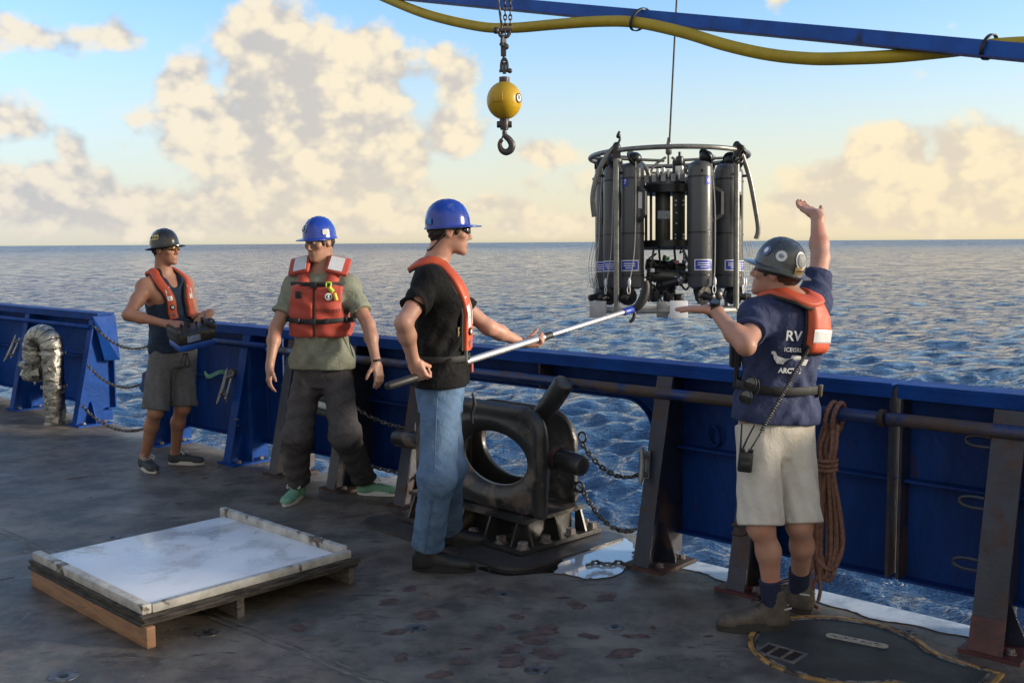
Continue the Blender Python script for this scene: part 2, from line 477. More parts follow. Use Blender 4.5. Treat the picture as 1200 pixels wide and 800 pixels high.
# ------------------------------------------------------------------ solid modelling by distance fields
class Vol:
    """a distance field on a grid; shapes are blended in and the surface is meshed once"""
    def __init__(s, lo, hi, h):
        s.lo = np.array(lo, float); s.h = h
        s.n = np.ceil((np.array(hi, float) - s.lo) / h).astype(int) + 1
        s.ax = [s.lo[i] + h * np.arange(s.n[i]) for i in range(3)]
        s.g = np.full(s.n, 1.0, np.float32)
    def win(s, lo, hi):
        a = np.clip(np.floor((np.array(lo) - s.lo) / s.h).astype(int), 0, s.n)
        b = np.clip(np.ceil((np.array(hi) - s.lo) / s.h).astype(int) + 1, 0, s.n)
        sl = tuple(slice(int(i), int(j)) for i, j in zip(a, b))
        return sl, s.ax[0][sl[0]][:, None, None], s.ax[1][sl[1]][None, :, None], s.ax[2][sl[2]][None, None, :]
    @staticmethod
    def smin(a, b, k):
        if k <= 0: return np.minimum(a, b)
        h = np.maximum(k - np.abs(a - b), 0) / k
        return np.minimum(a, b) - h * h * k * 0.25
    def put(s, fn, lo, hi, k=0.0, mode='add'):
        pad = k + 2.5 * s.h
        sl, X, Y, Z = s.win(np.array(lo) - pad, np.array(hi) + pad)
        if s.g[sl].size == 0: return s
        d = fn(X, Y, Z)
        if mode == 'add': s.g[sl] = s.smin(s.g[sl], d, k)
        elif mode == 'sub': s.g[sl] = -s.smin(-s.g[sl], d, k)
        elif mode == 'and': s.g[sl] = -s.smin(-s.g[sl], -d, k)
        elif mode == 'bump': s.g[sl] = s.g[sl] + d
        return s
    def cap(s, a, b, ra, rb, k=0.02, mode='add', sc=None, up=None):
        """tapered limb; sc=(across, along up) flattens the section"""
        a = np.array(a, float); b = np.array(b, float); L = np.linalg.norm(b - a); d = (b - a) / max(L, 1e-6)
        r = max(ra, rb) * (max(sc) if sc else 1)
        if sc:
            u = np.array(up, float); u = u - d * (u @ d); u /= np.linalg.norm(u); v = np.cross(d, u)
        def f(X, Y, Z):
            px, py, pz = X - a[0], Y - a[1], Z - a[2]
            t = np.clip((px * d[0] + py * d[1] + pz * d[2]) / max(L, 1e-6), 0, 1)
            qx, qy, qz = px - d[0] * L * t, py - d[1] * L * t, pz - d[2] * L * t
            rr = ra + (rb - ra) * t
            if sc:
                cu = (qx * u[0] + qy * u[1] + qz * u[2]) / sc[1]; cv = (qx * v[0] + qy * v[1] + qz * v[2]) / sc[0]
                cd = qx * d[0] + qy * d[1] + qz * d[2]
                return (np.sqrt(cu * cu + cv * cv + cd * cd) - rr) * min(sc)
            return np.sqrt(qx * qx + qy * qy + qz * qz) - rr
        return s.put(f, np.minimum(a, b) - r, np.maximum(a, b) + r, k, mode)
    def ell(s, c, r, R=None, k=0.02, mode='add'):
        c = np.array(c, float); r = np.array(r, float); R = np.eye(3) if R is None else np.array(R)
        ext = np.sqrt(((R * r[None, :]) ** 2).sum(1))
        def f(X, Y, Z):
            px, py, pz = X - c[0], Y - c[1], Z - c[2]
            q = [(px * R[0, i] + py * R[1, i] + pz * R[2, i]) for i in range(3)]
            k0 = np.sqrt(sum((q[i] / r[i]) ** 2 for i in range(3)))
            k1 = np.sqrt(sum((q[i] / r[i] ** 2) ** 2 for i in range(3))) + 1e-9
            return k0 * (k0 - 1) / k1
        return s.put(f, c - ext, c + ext, k, mode)
    def box(s, c, hs, R=None, rad=0.01, k=0.0, mode='add'):
        c = np.array(c, float); R = np.eye(3) if R is None else np.array(R); hs = np.array(hs, float)
        ext = np.abs(R) @ hs
        def f(X, Y, Z):
            px, py, pz = X - c[0], Y - c[1], Z - c[2]
            q = [np.abs(px * R[0, i] + py * R[1, i] + pz * R[2, i]) - hs[i] + rad for i in range(3)]
            o = np.sqrt(sum(np.maximum(x, 0) ** 2 for x in q))
            return o + np.minimum(np.maximum(np.maximum(q[0], q[1]), q[2]), 0) - rad
        return s.put(f, c - ext, c + ext, k, mode)
    def loft(s, o, R, prof, k=0.02, mode='add', p=2.0, off=0.0, flat=(True, True), disp=None, rnd=0.0):
        """stack of elliptic sections: prof rows are (z, rx, ry, cx, cy) in the frame R at o"""
        o = np.array(o, float); R = np.array(R, float); P = np.array([list(r) + [0] * (5 - len(r)) for r in prof], float)
        rm = max(P[:, 1].max(), P[:, 2].max()) + abs(off) + np.abs(P[:, 3:]).max() + (0.02 if disp else 0)
        z0, z1 = P[0, 0] - (0 if flat[0] else off), P[-1, 0] + (0 if flat[1] else off)
        ends = [o + R[:, 2] * z0, o + R[:, 2] * z1]
        lo = np.minimum(*ends) - rm; hi = np.maximum(*ends) + rm
        zs = np.linspace(P[0, 0], P[-1, 0], 160)
        def spl(y):
            # smooth interpolation through the rows
            x = P[:, 0]; m = np.gradient(y, x) if len(x) > 2 else np.full(len(x), (y[-1] - y[0]) / (x[-1] - x[0]))
            i = np.clip(np.searchsorted(x, zs) - 1, 0, len(x) - 2); h = x[i + 1] - x[i]; t = (zs - x[i]) / h
            return (2*t**3-3*t**2+1)*y[i] + (t**3-2*t**2+t)*h*m[i] + (-2*t**3+3*t**2)*y[i+1] + (t**3-t**2)*h*m[i+1]
        T = [spl(P[:, c]) for c in range(1, 5)]
        def f(X, Y, Z):
            px, py, pz = X - o[0], Y - o[1], Z - o[2]
            x = px * R[0, 0] + py * R[1, 0] + pz * R[2, 0]; y = px * R[0, 1] + py * R[1, 1] + pz * R[2, 1]; z = px * R[0, 2] + py * R[1, 2] + pz * R[2, 2]
            zc = np.clip(z, zs[0], zs[-1]); fi = (zc - zs[0]) / (zs[1] - zs[0]); ii = np.minimum(fi.astype(np.int32), 158); w = fi - ii
            rx, ry, cx, cy = [t[ii] * (1 - w) + t[ii + 1] * w for t in T]
            rx = rx + off; ry = ry + off; x = x - cx; y = y - cy
            if p == 2.0: q = np.sqrt((x / rx) ** 2 + (y / ry) ** 2)
            else: q = ((np.abs(x) / rx) ** p + (np.abs(y) / ry) ** p) ** (1 / p)
            d = (q - 1) * np.minimum(rx, ry)
            if disp is not None: d = d + disp(x, y, z)
            e = np.maximum(z0 - z, z - z1)
            if rnd > 0:
                a, b = d + rnd, e + rnd
                return np.sqrt(np.maximum(a, 0) ** 2 + np.maximum(b, 0) ** 2) + np.minimum(np.maximum(a, b), 0) - rnd
            return np.maximum(d, e)
        return s.put(f, lo, hi, k, mode)
    def cut(s, c, n, k=0.0):
        c = np.array(c, float); n = np.array(n, float); n /= np.linalg.norm(n)
        return s.put(lambda X, Y, Z: (X - c[0]) * n[0] + (Y - c[1]) * n[1] + (Z - c[2]) * n[2], s.lo, s.lo + s.n * s.h, k, 'and')
    def bump(s, fn):
        s.g = s.g + fn(s.ax[0][:, None, None], s.ax[1][None, :, None], s.ax[2][None, None, :]).astype(np.float32); return s
    def mesh(s, name, mat=None, smooth_iter=1):
        g = s.g; ins = g < 0
        c = np.zeros([n - 1 for n in g.shape], np.uint8)
        for i in (0, 1):
            for j in (0, 1):
                for k in (0, 1):
                    c += ins[i:g.shape[0] - 1 + i, j:g.shape[1] - 1 + j, k:g.shape[2] - 1 + k]
        act = np.argwhere((c > 0) & (c < 8))
        idx = np.full(c.shape, -1, np.int32); idx[tuple(act.T)] = np.arange(len(act))
        acc = np.zeros((len(act), 3)); cnt = np.zeros(len(act))
        corners = [(i, j, k) for i in (0, 1) for j in (0, 1) for k in (0, 1)]
        for a in corners:
            for ax in range(3):
                if a[ax] == 1: continue
                b = list(a); b[ax] = 1
                va = g[tuple((act + a).T)]; vb = g[tuple((act + b).T)]
                m = (va < 0) != (vb < 0)
                t = np.where(m, va / np.where(m, va - vb, 1), 0)
                p = np.array(a, float)[None] + np.zeros((len(act), 3)); p[:, ax] += t
                acc[m] += p[m]; cnt[m] += 1
        V = s.lo + (act + acc / cnt[:, None]) * s.h
        F = []
        for ax in range(3):
            sh = [slice(1, n - 1) for n in g.shape]; sh[ax] = slice(0, g.shape[ax] - 1)
            sh2 = list(sh); sh2[ax] = slice(1, g.shape[ax])
            A, B = ins[tuple(sh)], ins[tuple(sh2)]
            e = np.argwhere(A != B)
            if len(e) == 0: continue
            off = np.array([s_.start for s_ in sh]); e = e + off
            fl = ins[tuple(e.T)]
            u, v = (ax + 1) % 3, (ax + 2) % 3
            q = []
            for du, dv in ((1, 1), (0, 1), (0, 0), (1, 0)):
                w = e.copy(); w[:, u] -= du; w[:, v] -= dv; q.append(idx[tuple(w.T)])
            q = np.stack(q, 1); q[~fl] = q[~fl][:, ::-1]; F.append(q)
        F = np.concatenate(F); F = F[(F >= 0).all(1)]
        for _ in range(smooth_iter):
            S = np.zeros_like(V); C = np.zeros(len(V))
            for i in range(4):
                for j in (1, 3):
                    np.add.at(S, F[:, i], V[F[:, (i + j) % 4]]); np.add.at(C, F[:, i], 1)
            V = V * 0.5 + 0.5 * S / np.maximum(C, 1)[:, None]
        me = bpy.data.meshes.new(name)
        me.vertices.add(len(V)); me.vertices.foreach_set('co', V.astype(np.float32).ravel())
        me.loops.add(F.size); me.loops.foreach_set('vertex_index', F.ravel().astype(np.int32))
        me.polygons.add(len(F)); me.polygons.foreach_set('loop_start', np.arange(0, F.size, 4, dtype=np.int32))
        me.polygons.foreach_set('use_smooth', np.ones(len(F), bool))
        me.update(); me.validate()
        if mat: me.materials.append(mat)
        return me
    def build(s, name, mat=None, parent=None, smooth_iter=1):
        return link(name, s.mesh(name, mat, smooth_iter), None, parent)
def wob(fx, fy, fz, ph=0.0):
    return lambda X, Y, Z: np.sin(X * fx + Y * fy + Z * fz + ph)

# ------------------------------------------------------------------ materials of the ship
def deck_material():
    m = bpy.data.materials.new('deck_paint'); m.use_nodes = True; MATS['deck_paint'] = m
    nt = m.node_tree; E.nt = nt; b = nt.nodes['Principled BSDF']; tcn = nt.nodes.new('ShaderNodeTexCoord'); V = E(tcn.outputs['Object'])
    c = mixc(smooth(noise(V, 2.6, 8, .62), .38, .62), (.066, .061, .054), (.175, .160, .136))
    worn = smooth(noise(V, .75, 9, .66, .4), .42, .62)
    c = mixc(worn * .85, c, mixc(smooth(noise(V, 6, 7, .65), .38, .62), (.062, .044, .033), (.170, .132, .100)))
    scuff = smooth(noise(vmul(V, (1, 3.2, 1)), 3.4, 8, .68, 1.2), .57, .66)
    c = mixc(scuff * .75, c, (.030, .029, .028))
    pale = smooth(noise(vmul(V, (2.6, 1, 1)), 4.6, 8, .7, 1.0), .60, .70)
    c = mixc(pale * .55, c, (.19, .185, .17))
    rust = smooth(noise(V, 5.2, 7, .62, .5), .625, .69)
    c = mixc(rust * .75, c, mixc(noise(V, 40, 3), (.060, .030, .024), (.12, .058, .042)))
    speck = smooth(noise(V, 85, 2, .5), .70, .76)
    c = mixc(speck * .5, c, (.20, .19, .17))
    nt.links.new(c.v, b.inputs['Base Color'])
    wet = smooth(noise(V, 1.1, 5, .6, .5), .56, .68)
    nt.links.new((.52 - wet * .22 + (noise(V, 30, 4) - .5) * .25).v, b.inputs['Roughness'])
    h = noise(V, 240, 3, .6) * .5 + noise(V, 60, 4, .6) * .5 + rust * .9 - scuff * .5 + pale * .3
    bn = nt.nodes.new('ShaderNodeBump'); bn.inputs['Distance'].default_value = .0028; nt.links.new(h.v, bn.inputs['Height']); nt.links.new(bn.outputs[0], b.inputs['Normal'])
    return m
m_deck = deck_material()
m_navy = M('navy_paint', (0.005, 0.032, 0.155), 0.48, spec=.2, var=0.28, scale=4, bump=0.0008, bscale=30, second=(0.040, 0.028, 0.028), thr=(0.62, 0.74), sscale=4.0, srough=0.7, stretch=(1, 1, .35), wr=.006)
m_navy2 = M('bright_navy_paint', (0.005, 0.044, 0.215), 0.55, spec=.12, var=0.2, scale=4, bump=0.0008, bscale=40, second=(0.05, 0.03, 0.03), thr=(0.66, 0.76), sscale=5, srough=0.7, wr=.004)
m_worn = M('worn_post_paint', (0.022, 0.026, 0.045), 0.42, var=0.3, scale=6, bump=0.0016, bscale=40, second=(0.075, 0.038, 0.026), thr=(0.50, 0.68), sscale=4, srough=0.75)
m_pipe = M('worn_pipe_paint', (0.010, 0.030, 0.12), 0.34, var=0.3, scale=5, bump=0.001, bscale=50, second=(0.07, 0.048, 0.038), thr=(0.44, 0.56), sscale=3.0, srough=0.7)
m_rust = M('rusty_steel', (0.062, 0.028, 0.020), 0.72, var=0.4, scale=12, bump=0.002, bscale=70, second=(0.03, 0.022, 0.022), thr=(0.45, 0.6), sscale=7)
m_primer = M('maroon_primer', (0.07, 0.020, 0.022), 0.5, var=0.3, scale=10, bump=0.0012, bscale=60, second=(0.03, 0.022, 0.02), thr=(0.55, 0.68), sscale=6)
m_black = M('black_steel_paint', (0.026, 0.026, 0.026), 0.36, var=0.3, scale=5, bump=0.0012, bscale=45, second=(0.15, 0.115, 0.092), thr=(0.53, 0.66), sscale=3.4, srough=0.65)
m_bare = M('bare_grey_steel', (0.24, 0.24, 0.24), 0.45, 0.6, var=0.3, scale=14, bump=0.001, bscale=80, second=(0.1, 0.06, 0.045), thr=(0.6, 0.7), sscale=12)
m_chain = M('galvanised_chain', (0.16, 0.155, 0.15), 0.42, 0.7, var=0.4, scale=30, second=(0.06, 0.04, 0.03), thr=(0.5, 0.6), sscale=20)
m_bolt = M('weathered_bolt', (0.20, 0.18, 0.165), 0.5, 0.3, var=0.35, scale=40, second=(0.09, 0.05, 0.035), thr=(0.5, 0.65), sscale=30)
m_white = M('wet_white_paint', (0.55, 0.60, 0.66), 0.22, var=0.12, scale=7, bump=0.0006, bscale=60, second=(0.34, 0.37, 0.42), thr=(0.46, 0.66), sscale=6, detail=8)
m_gold = M('worn_ochre_rim', (0.36, 0.20, 0.060), 0.32, var=0.5, scale=14, bump=0.002, bscale=60, second=(0.045, 0.035, 0.03), thr=(0.5, 0.6), sscale=9, srough=0.6)
m_yellow = M('yellow_paint', (0.50, 0.31, 0.010), 0.34, var=0.1, scale=9, bump=0.0005, bscale=50, second=(0.20, 0.12, 0.02), thr=(0.68, 0.75), sscale=9)
m_hose = M('yellow_hose_rubber', (0.46, 0.33, 0.016), 0.5, var=0.12, scale=6, bump=0.0005, bscale=80, second=(0.22, 0.15, 0.02), thr=(0.66, 0.78), sscale=6)
m_boom = M('blue_boom_paint', (0.006, 0.085, 0.40), 0.42, spec=.3, var=0.2, scale=6, bump=0.0006, bscale=40, second=(0.02, 0.03, 0.08), thr=(0.62, 0.75), sscale=5)
m_rubber = M('black_rubber', (0.014, 0.014, 0.015), 0.55, var=0.2, scale=20)
m_foil = M('crinkled_foil', (0.30, 0.29, 0.265), 0.34, 1.0, var=0.25, scale=14, bump=0.02, bscale=16, second=(0.30, 0.28, 0.25), thr=(0.55, 0.7), sscale=8, srough=0.45)

# ------------------------------------------------------------------ deck
def deck_edge(s):
    t = max(0, min(1, (s + 3.1) / 0.35)) * max(0, min(1, (-0.12 - s) / 0.35))
    return 0.345 + 0.24 * t
def make_deck():
    b = MB()
    S = sorted(set([-16, -12, 9] + [round(-9 + 0.15 * i, 3) for i in range(110)]))
    O = [-14, -8, -4, -2.5, -1.5, -0.8, -0.3, 0.0]
    rows = []
    for s in S:
        e = deck_edge(s)
        row = [BP(s, o, 0) for o in O] + [BP(s, e - 0.02, 0), BP(s, e, -0.012), BP(s, e, -0.30), BP(s, e - 0.05, -3.6)]
        rows.append([b.b.verts.new(p) for p in row])
    for A, B in zip(rows, rows[1:]):
        for i in range(len(A) - 1): b.b.faces.new((A[i], B[i], B[i + 1], A[i + 1]))
    o = b.build('deck', m_deck, None, 40); tag(o, kind='structure')
    return o
deck = make_deck()
def weld_seam(a, b_, w=0.012):
    a = Vector(a); b_ = Vector(b_); m = MB(); d = (b_ - a); L = d.length; d.normalize(); x = Vector((-d.y, d.x, 0)); n = int(L / 0.03)
    pts = [a + d * L * i / n + x * random.uniform(-.003, .003) for i in range(n + 1)]
    m.ribbon([p + Vector((0, 0, -0.001)) for p in pts], [(0, 0, 1)] * len(pts), [w * random.uniform(.8, 1.25) for _ in pts], 0.0045)
    o = m.build('weld_seam', M('seam', (0.105, 0.098, 0.086), 0.55, var=0.5, scale=9), deck, 50)
    return o
q0, q1 = G(0, 624), G(436, 800); dq = (q1 - q0).normalized()
weld_seam(q0 - dq * 3, q1 + dq * 2, 0.016)
weld_seam(q0 - dq * 3 + Vector((.03, .03, 0)), q1 + dq * 2 + Vector((.03, .03, 0)), 0.010)
weld_seam(G(16, 676), G(-160, 706))
weld_seam(G(430, 600), G(262, 623), 0.01)
# tie-down sockets and worn studs set in the deck
for i, (px, py, r) in enumerate([(243, 741, .036), (390, 637, .034), (487, 736, .036), (720, 735, .030), (75, 792, .04), (628, 785, .034), (132, 630, .03), (590, 696, .026), (345, 622, .03), (882, 757, .03), (1065, 740, .022)]):
    c = G(px, py); b = MB()
    b.lathe(c, [(r * 1.5, -.001), (r * 1.45, .003), (r * .8, .004), (r * .55, .0022), (r * .2, .0018)], 20)
    o = b.build('deck_socket', M('socket_metal', (0.10, 0.10, 0.10), 0.45, 0.3, var=0.4, scale=30, second=(0.05, 0.03, 0.025), thr=(.5, .6), sscale=20), deck, 60)
    b = MB(); b.lathe(c + Vector((0, 0, .0042)), [(r * .46, 0), (r * .40, .001), (r * .1, .0012)], 14); b.build('socket_hole', m_rubber, o, 60)
# rust blooms: thin scabs of flaked paint, each with its own uneven outline
m_bloom = M('rust_scab', (0.088, 0.052, 0.042), 0.7, var=0.45, scale=18, bump=0.003, bscale=50)
bl = MB()
rr = random.Random(11)
spots = [(690, 745), (640, 738), (560, 745), (575, 690), (640, 765), (465, 740), (540, 775), (605, 722), (455, 705), (745, 745), (710, 700), (600, 760), (660, 700), (500, 720), (830, 745), (545, 760), (730, 765), (515, 790), (585, 735), (470, 770), (630, 750), (480, 690), (765, 735), (600, 775), (350, 735), (160, 640), (210, 590), (320, 590), (90, 560), (240, 560), (675, 708), (620, 748)]
for px, py in spots:
    c = G(px, py); r = rr.uniform(.012, .045); n = 34; a0 = rr.random() * 6
    el = rr.uniform(1.0, 1.9)
    ring = []
    for k in range(n):
        t = 2 * math.pi * k / n; q = r * (1 + .30 * math.sin(2 * t + a0) + .14 * math.sin(4 * t + 2 * a0) + .10 * math.sin(9 * t + 3 * a0) + rr.uniform(-.07, .07))
        ring.append(c + Vector((q * el * math.cos(t), q * math.sin(t) * 1.1, 0.0012)))
    bl.poly(ring + [c + Vector((0, 0, .0022))], [(k, (k + 1) % n, n) for k in range(n)])
tag(bl.build('rust_scab', m_bloom, deck, 30), kind='stuff')

# white painted margin along the deck edge, awash
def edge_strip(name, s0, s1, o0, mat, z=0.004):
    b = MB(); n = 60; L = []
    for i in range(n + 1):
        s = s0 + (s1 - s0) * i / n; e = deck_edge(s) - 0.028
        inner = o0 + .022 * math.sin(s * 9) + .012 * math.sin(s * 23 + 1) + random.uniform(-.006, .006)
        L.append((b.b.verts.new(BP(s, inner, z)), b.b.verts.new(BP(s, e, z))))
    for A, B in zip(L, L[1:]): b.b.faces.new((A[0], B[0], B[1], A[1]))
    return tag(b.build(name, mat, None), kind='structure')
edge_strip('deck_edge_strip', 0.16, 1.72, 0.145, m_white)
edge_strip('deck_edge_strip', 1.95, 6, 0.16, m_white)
# puddle standing on the white margin by the chock
pts = [(655, 664), (667, 650), (690, 640), (706, 628), (738, 634), (742, 648), (737, 660), (728, 672), (705, 677), (684, 678), (664, 673), (650, 671)]
ring = catmull([G(x, y) for x, y in pts], 5, True)
b = MB(); ring = [p + Vector((rr.uniform(-.012, .012), rr.uniform(-.012, .012), .005)) for p in ring]
cen = sum(ring, Vector()) / len(ring)
b.poly(ring + [cen], [(k, (k + 1) % len(ring), len(ring)) for k in range(len(ring))])
tag(b.build('puddle', M('puddle_on_white', (0.50, 0.56, 0.62), 0.06, var=0.1, scale=5, second=(0.33, 0.37, 0.42), thr=(0.55, 0.7), sscale=5, coat=1.0), None), kind='structure')
pts = [(560, 665), (600, 662), (640, 655), (668, 650), (664, 668), (630, 672), (590, 674)]
ring = [p + Vector((0, 0, .003)) for p in catmull([G(x, y) for x, y in pts], 5, True)]
b = MB(); cen = sum(ring, Vector()) / len(ring)
b.poly(ring + [cen], [(k, (k + 1) % len(ring), len(ring)) for k in range(len(ring))])
tag(b.build('wet_patch', M('wet_deck', (0.020, 0.017, 0.015), 0.05, var=0.2, scale=6), None), kind='structure')

# ------------------------------------------------------------------ bulwark
PO = 0.40          # plate offset outboard
TOP = 1.075
def rod(pts, r, name, mat, parent, n=8):
    return MB().tube(pts, r, n).build(name, mat, parent, 50)
def bolt(p, r=0.02, h=0.018, parent=None, name='bolt', mat=None, up=Vector((0, 0, 1))):
    b = MB(); R = frame(up); a = random.random()
    Rz = R @ Matrix.Rotation(a, 3, 'Z')
    b.lathe(p, [(r * 1.35, 0), (r * 1.35, .004)], 14, R)
    b.lathe(Vector(p) + up * .004, [(r, 0), (r, h * .85), (r * .85, h)], 6, Rz)
    return b.build(name, mat or m_bolt, parent, 30)
def stanchion(s, parent, m_main, m_foot, side=1, lean=0.22, w=0.10):
    """tee-section bracket: leaning flange, web to the plate, gusset, base plate, bolts"""
    f0, f1 = BP(s, 0.0, 0.015), BP(s, lean, TOP - 0.055)
    b = MB()
    d = (f1 - f0).normalized(); n_ = BS.cross(d)   # flange normal
    h = w / 2
    def fl(a, c, z0, z1, t=.014):
        A = [BP(s + a, 0, 0) , BP(s + c, 0, 0)]
        p0 = f0 + (f1 - f0) * z0; p1 = f0 + (f1 - f0) * z1
        return b.prism([p0 + BS * a, p0 + BS * c, p1 + BS * c, p1 + BS * a], BN * t)
    fl(-h, h, 0, 1.0)
    o = b.build('stanchion', m_main, parent, 30, 0.003)
    b = MB()
    b.prism([BP(s - .007, 0.0145, .016), BP(s - .007, PO - .0075, .016), BP(s - .007, PO - .0075, TOP - .057), BP(s - .007, lean + .0145, TOP - .057)], BS * .014)
    b.build('web', m_main, o, 30)
    b = MB(); b.box(BP(s + .02, .15, .0085), (.25, .34, .017), Matrix((BS, BN, (0, 0, 1))).transposed())
    b.build('base_plate', m_foot, o, 30, 0.003)
    b = MB(); g0 = s + .0085
    b.prism([BP(g0, .17, .018), BP(g0 + .10, .17, .018), BP(g0 + .10, .17, .05), BP(g0 + .02, .17, .22), BP(g0, .17, .22)], BN * .012)
    g1 = s - .0085
    b.prism([BP(g1, .17, .018), BP(g1 - .08, .17, .018), BP(g1 - .08, .17, .05), BP(g1 - .02, .17, .22), BP(g1, .17, .22)], BN * .012)
    b.build('gusset', m_main, o, 30, 0.002)
    for ds, do in ((.085, .06), (.085, .27), (-.06, .06), (-.06, .27)):
        bolt(BP(s + ds, do, .018), .017, .016, o)
    return o
def uhook(s, o_, z, parent, r=0.0075, L=0.075, dirs=-1):
    """bent rod eye welded on a post"""
    a = BP(s, o_, z)
    pts = catmull([a, a + BS * dirs * L * .6, a + BS * dirs * L + Vector((0, 0, -.012)), a + BS * dirs * L + Vector((0, 0, -.034)), a + BS * dirs * L * .6 + Vector((0, 0, -.046)), a + Vector((0, 0, -.046))], 5)
    return rod(pts, r, 'rope_eye', m_worn, parent)
def cleat(p, ax, nrm, L, parent, mat, name='cleat'):
    ax = Vector(ax).normalized(); nrm = Vector(nrm).normalized(); p = Vector(p); b = MB()
    pts = [p + ax * t * L / 2 + nrm * (.05 + .012 * abs(t) ** 2) for t in (-1, -.8, -.45, 0, .45, .8, 1)]
    b.tube(pts, [.007, .012, .016, .017, .016, .012, .007], 8)
    for t in (-.28, .28): b.tube([p + ax * t * L, p + ax * t * L * .8 + nrm * .05], [.017, .013], 8)
    b.box(p + nrm * .004, (L * .75, .04, .008), Matrix((ax, nrm.cross(ax), nrm)).transposed())
    return b.build(name, mat, parent, 50)
def panel(s0, s1, parent, m_plate, cutout=None, mid=True, name='plate', ztop=TOP):
    """plating with top rail, bottom lip and a mid stiffener"""
    b = MB()
    if cutout is None:
        b.prism([BP(s0, PO, .135), BP(s1, PO, .135), BP(s1, PO, ztop - .0125), BP(s0, PO, ztop - .0125)], BN * .012)
        spans = [(s0, s1)]
    else:
        c0, c1, zt, r = cutout
        P = [BP(s0, PO, .135), BP(c0, PO, .135)]
        for k in range(9):
            t = math.pi / 2 * k / 8; P.append(BP(c0 + r * (1 - math.cos(t)), PO, zt - r + r * math.sin(t)))
        for k in range(9):
            t = math.pi / 2 * (1 - k / 8); P.append(BP(c1 - r * (1 - math.cos(t)), PO, zt - r + r * math.sin(t)))
        P += [BP(c1, PO, .135), BP(s1, PO, .135), BP(s1, PO, ztop - .0125), BP(s0, PO, ztop - .0125)]
        b.prism(P, BN * .012); spans = [(s0, c0), (c1, s1)]
        # rounded flange round the opening
        e = MB(); Q = P[1:-3]
        e.ribbon([q + BN * -.0305 for q in Q], [(BS * (1 if i < len(Q) / 2 else -1)) for i in range(len(Q))], .06, .012)
        e.build('opening_flange', m_plate, parent, 40)
    b.build(name, m_plate, parent)
    Rb = Matrix((BS, BN, (0, 0, 1))).transposed()
    L = s1 - s0; c = (s0 + s1) / 2
    MB().box(BP(c, PO - .058, ztop), (L, .17, .022), Rb).build('top_rail', m_navy2, parent, 30, 0.006)
    b = MB(); b.box(BP(c, PO - .1375, ztop - .034), (L, .011, .044), Rb); b.build('rail_lip', m_navy2, parent, 30, 0.003)
    for a, e_ in spans:
        MB().box(BP((a + e_) / 2, PO - .036, .140), (e_ - a - .002, .070, .012), Rb).build('bottom_lip', m_plate, parent)
        if mid: MB().box(BP((a + e_) / 2, PO - .036, .62), (e_ - a - .02, .070, .012), Rb).build('stiffener', m_plate, parent)
def rail(s0, s1, parent, mat, o_=.2, z=.93, r=.031):
    b = MB(); b.cyl(BP(s0, o_, z), BP(s1, o_, z), r, 16, .012)
    return b.build('handrail', mat, parent, 50)

# far left length of bulwark
t = empty('bulwark', BP(-8, 0), 'bright blue ship bulwark at far left behind the silver foil-wrapped vent pipe', 'bulwark', 'lengths of bulwark along the deck edge')
panel(-14.5, -6.66, t, m_navy2)
rail(-14.3, -6.72, t, m_navy2, .2, .95, .024)
for s in (-12.8, -11.2, -9.75, -8.21, -6.72):
    o = stanchion(s, t, m_navy2, m_navy2)
MB().prism([BP(-6.655, .2, 1.06), BP(-6.655, .43, 1.06), BP(-6.60, .43, .62), BP(-6.655, .30, .62)], BS * .012 ).build('end_flange', m_navy2, t, 30, .004)
cleat(BP(-8.05, .02, .68), Vector((.35, .35, 1)), BN * -1, .30, t, m_bare)
# blue length behind the man with the control box
t = empty('bulwark', BP(-4.5, 0), 'dark blue ship bulwark behind the man in the tank top, with a pale cleat', 'bulwark', 'lengths of bulwark along the deck edge')
panel(-5.33, -3.80, t, m_navy)
rail(-5.3, -3.72, t, m_navy, .2, .95, .026)
stanchion(-5.23, t, m_navy2, m_navy2)
stanchion(-4.03, t, m_navy2, m_navy2)
cleat(BP(-4.12, .11, .62), Vector((.25, .3, 1)), BN * -1 + BS * -.3, .30, t, m_bare)
uhook(-3.95, .08, .36, t)
# length with the chock opening
t = empty('bulwark', BP(-1, 0), 'dark blue ship bulwark with the rounded opening around the black mooring chock', 'bulwark', 'lengths of bulwark along the deck edge')
main_bulwark = t
panel(-3.78, 1.235, t, m_navy, (-1.98, -.16, .86, .20))
rail(-3.70, 1.22, t, m_pipe)
stanchion(-3.40, t, m_worn, m_rust)
stanchion(-2.69, t, m_worn, m_rust)
stanchion(-1.96, t, m_worn, m_rust)
stanchion(0.0, t, m_worn, m_rust)
stanchion(0.575, t, m_worn, m_primer)
MB().box(BP(-.95, PO - .065, .955), (.014, .125, .19), Matrix((BS, BN, (0, 0, 1))).transposed()).build('rail_bracket', m_worn, t)
MB().box(BP(1.215, PO - .05, .61), (.016, .10, .92), Matrix((BS, BN, (0, 0, 1))).transposed()).build('joint_bar', m_worn, t, 30, .003)
cleat(BP(-.034, .108, .55), Vector((.06, .2, 1)), BN * -1, .20, t, m_bare)
uhook(.52, .06, .33, t, dirs=1)
ring = [BP(.22 + .035 * math.cos(a), PO - .03 - .012 * math.sin(a), .70 + .055 * math.sin(a)) for a in [2 * math.pi * k / 20 for k in range(20)]]
MB().tube(ring, .008, 8, closed=True).build('lashing_ring', m_navy, t, 60)
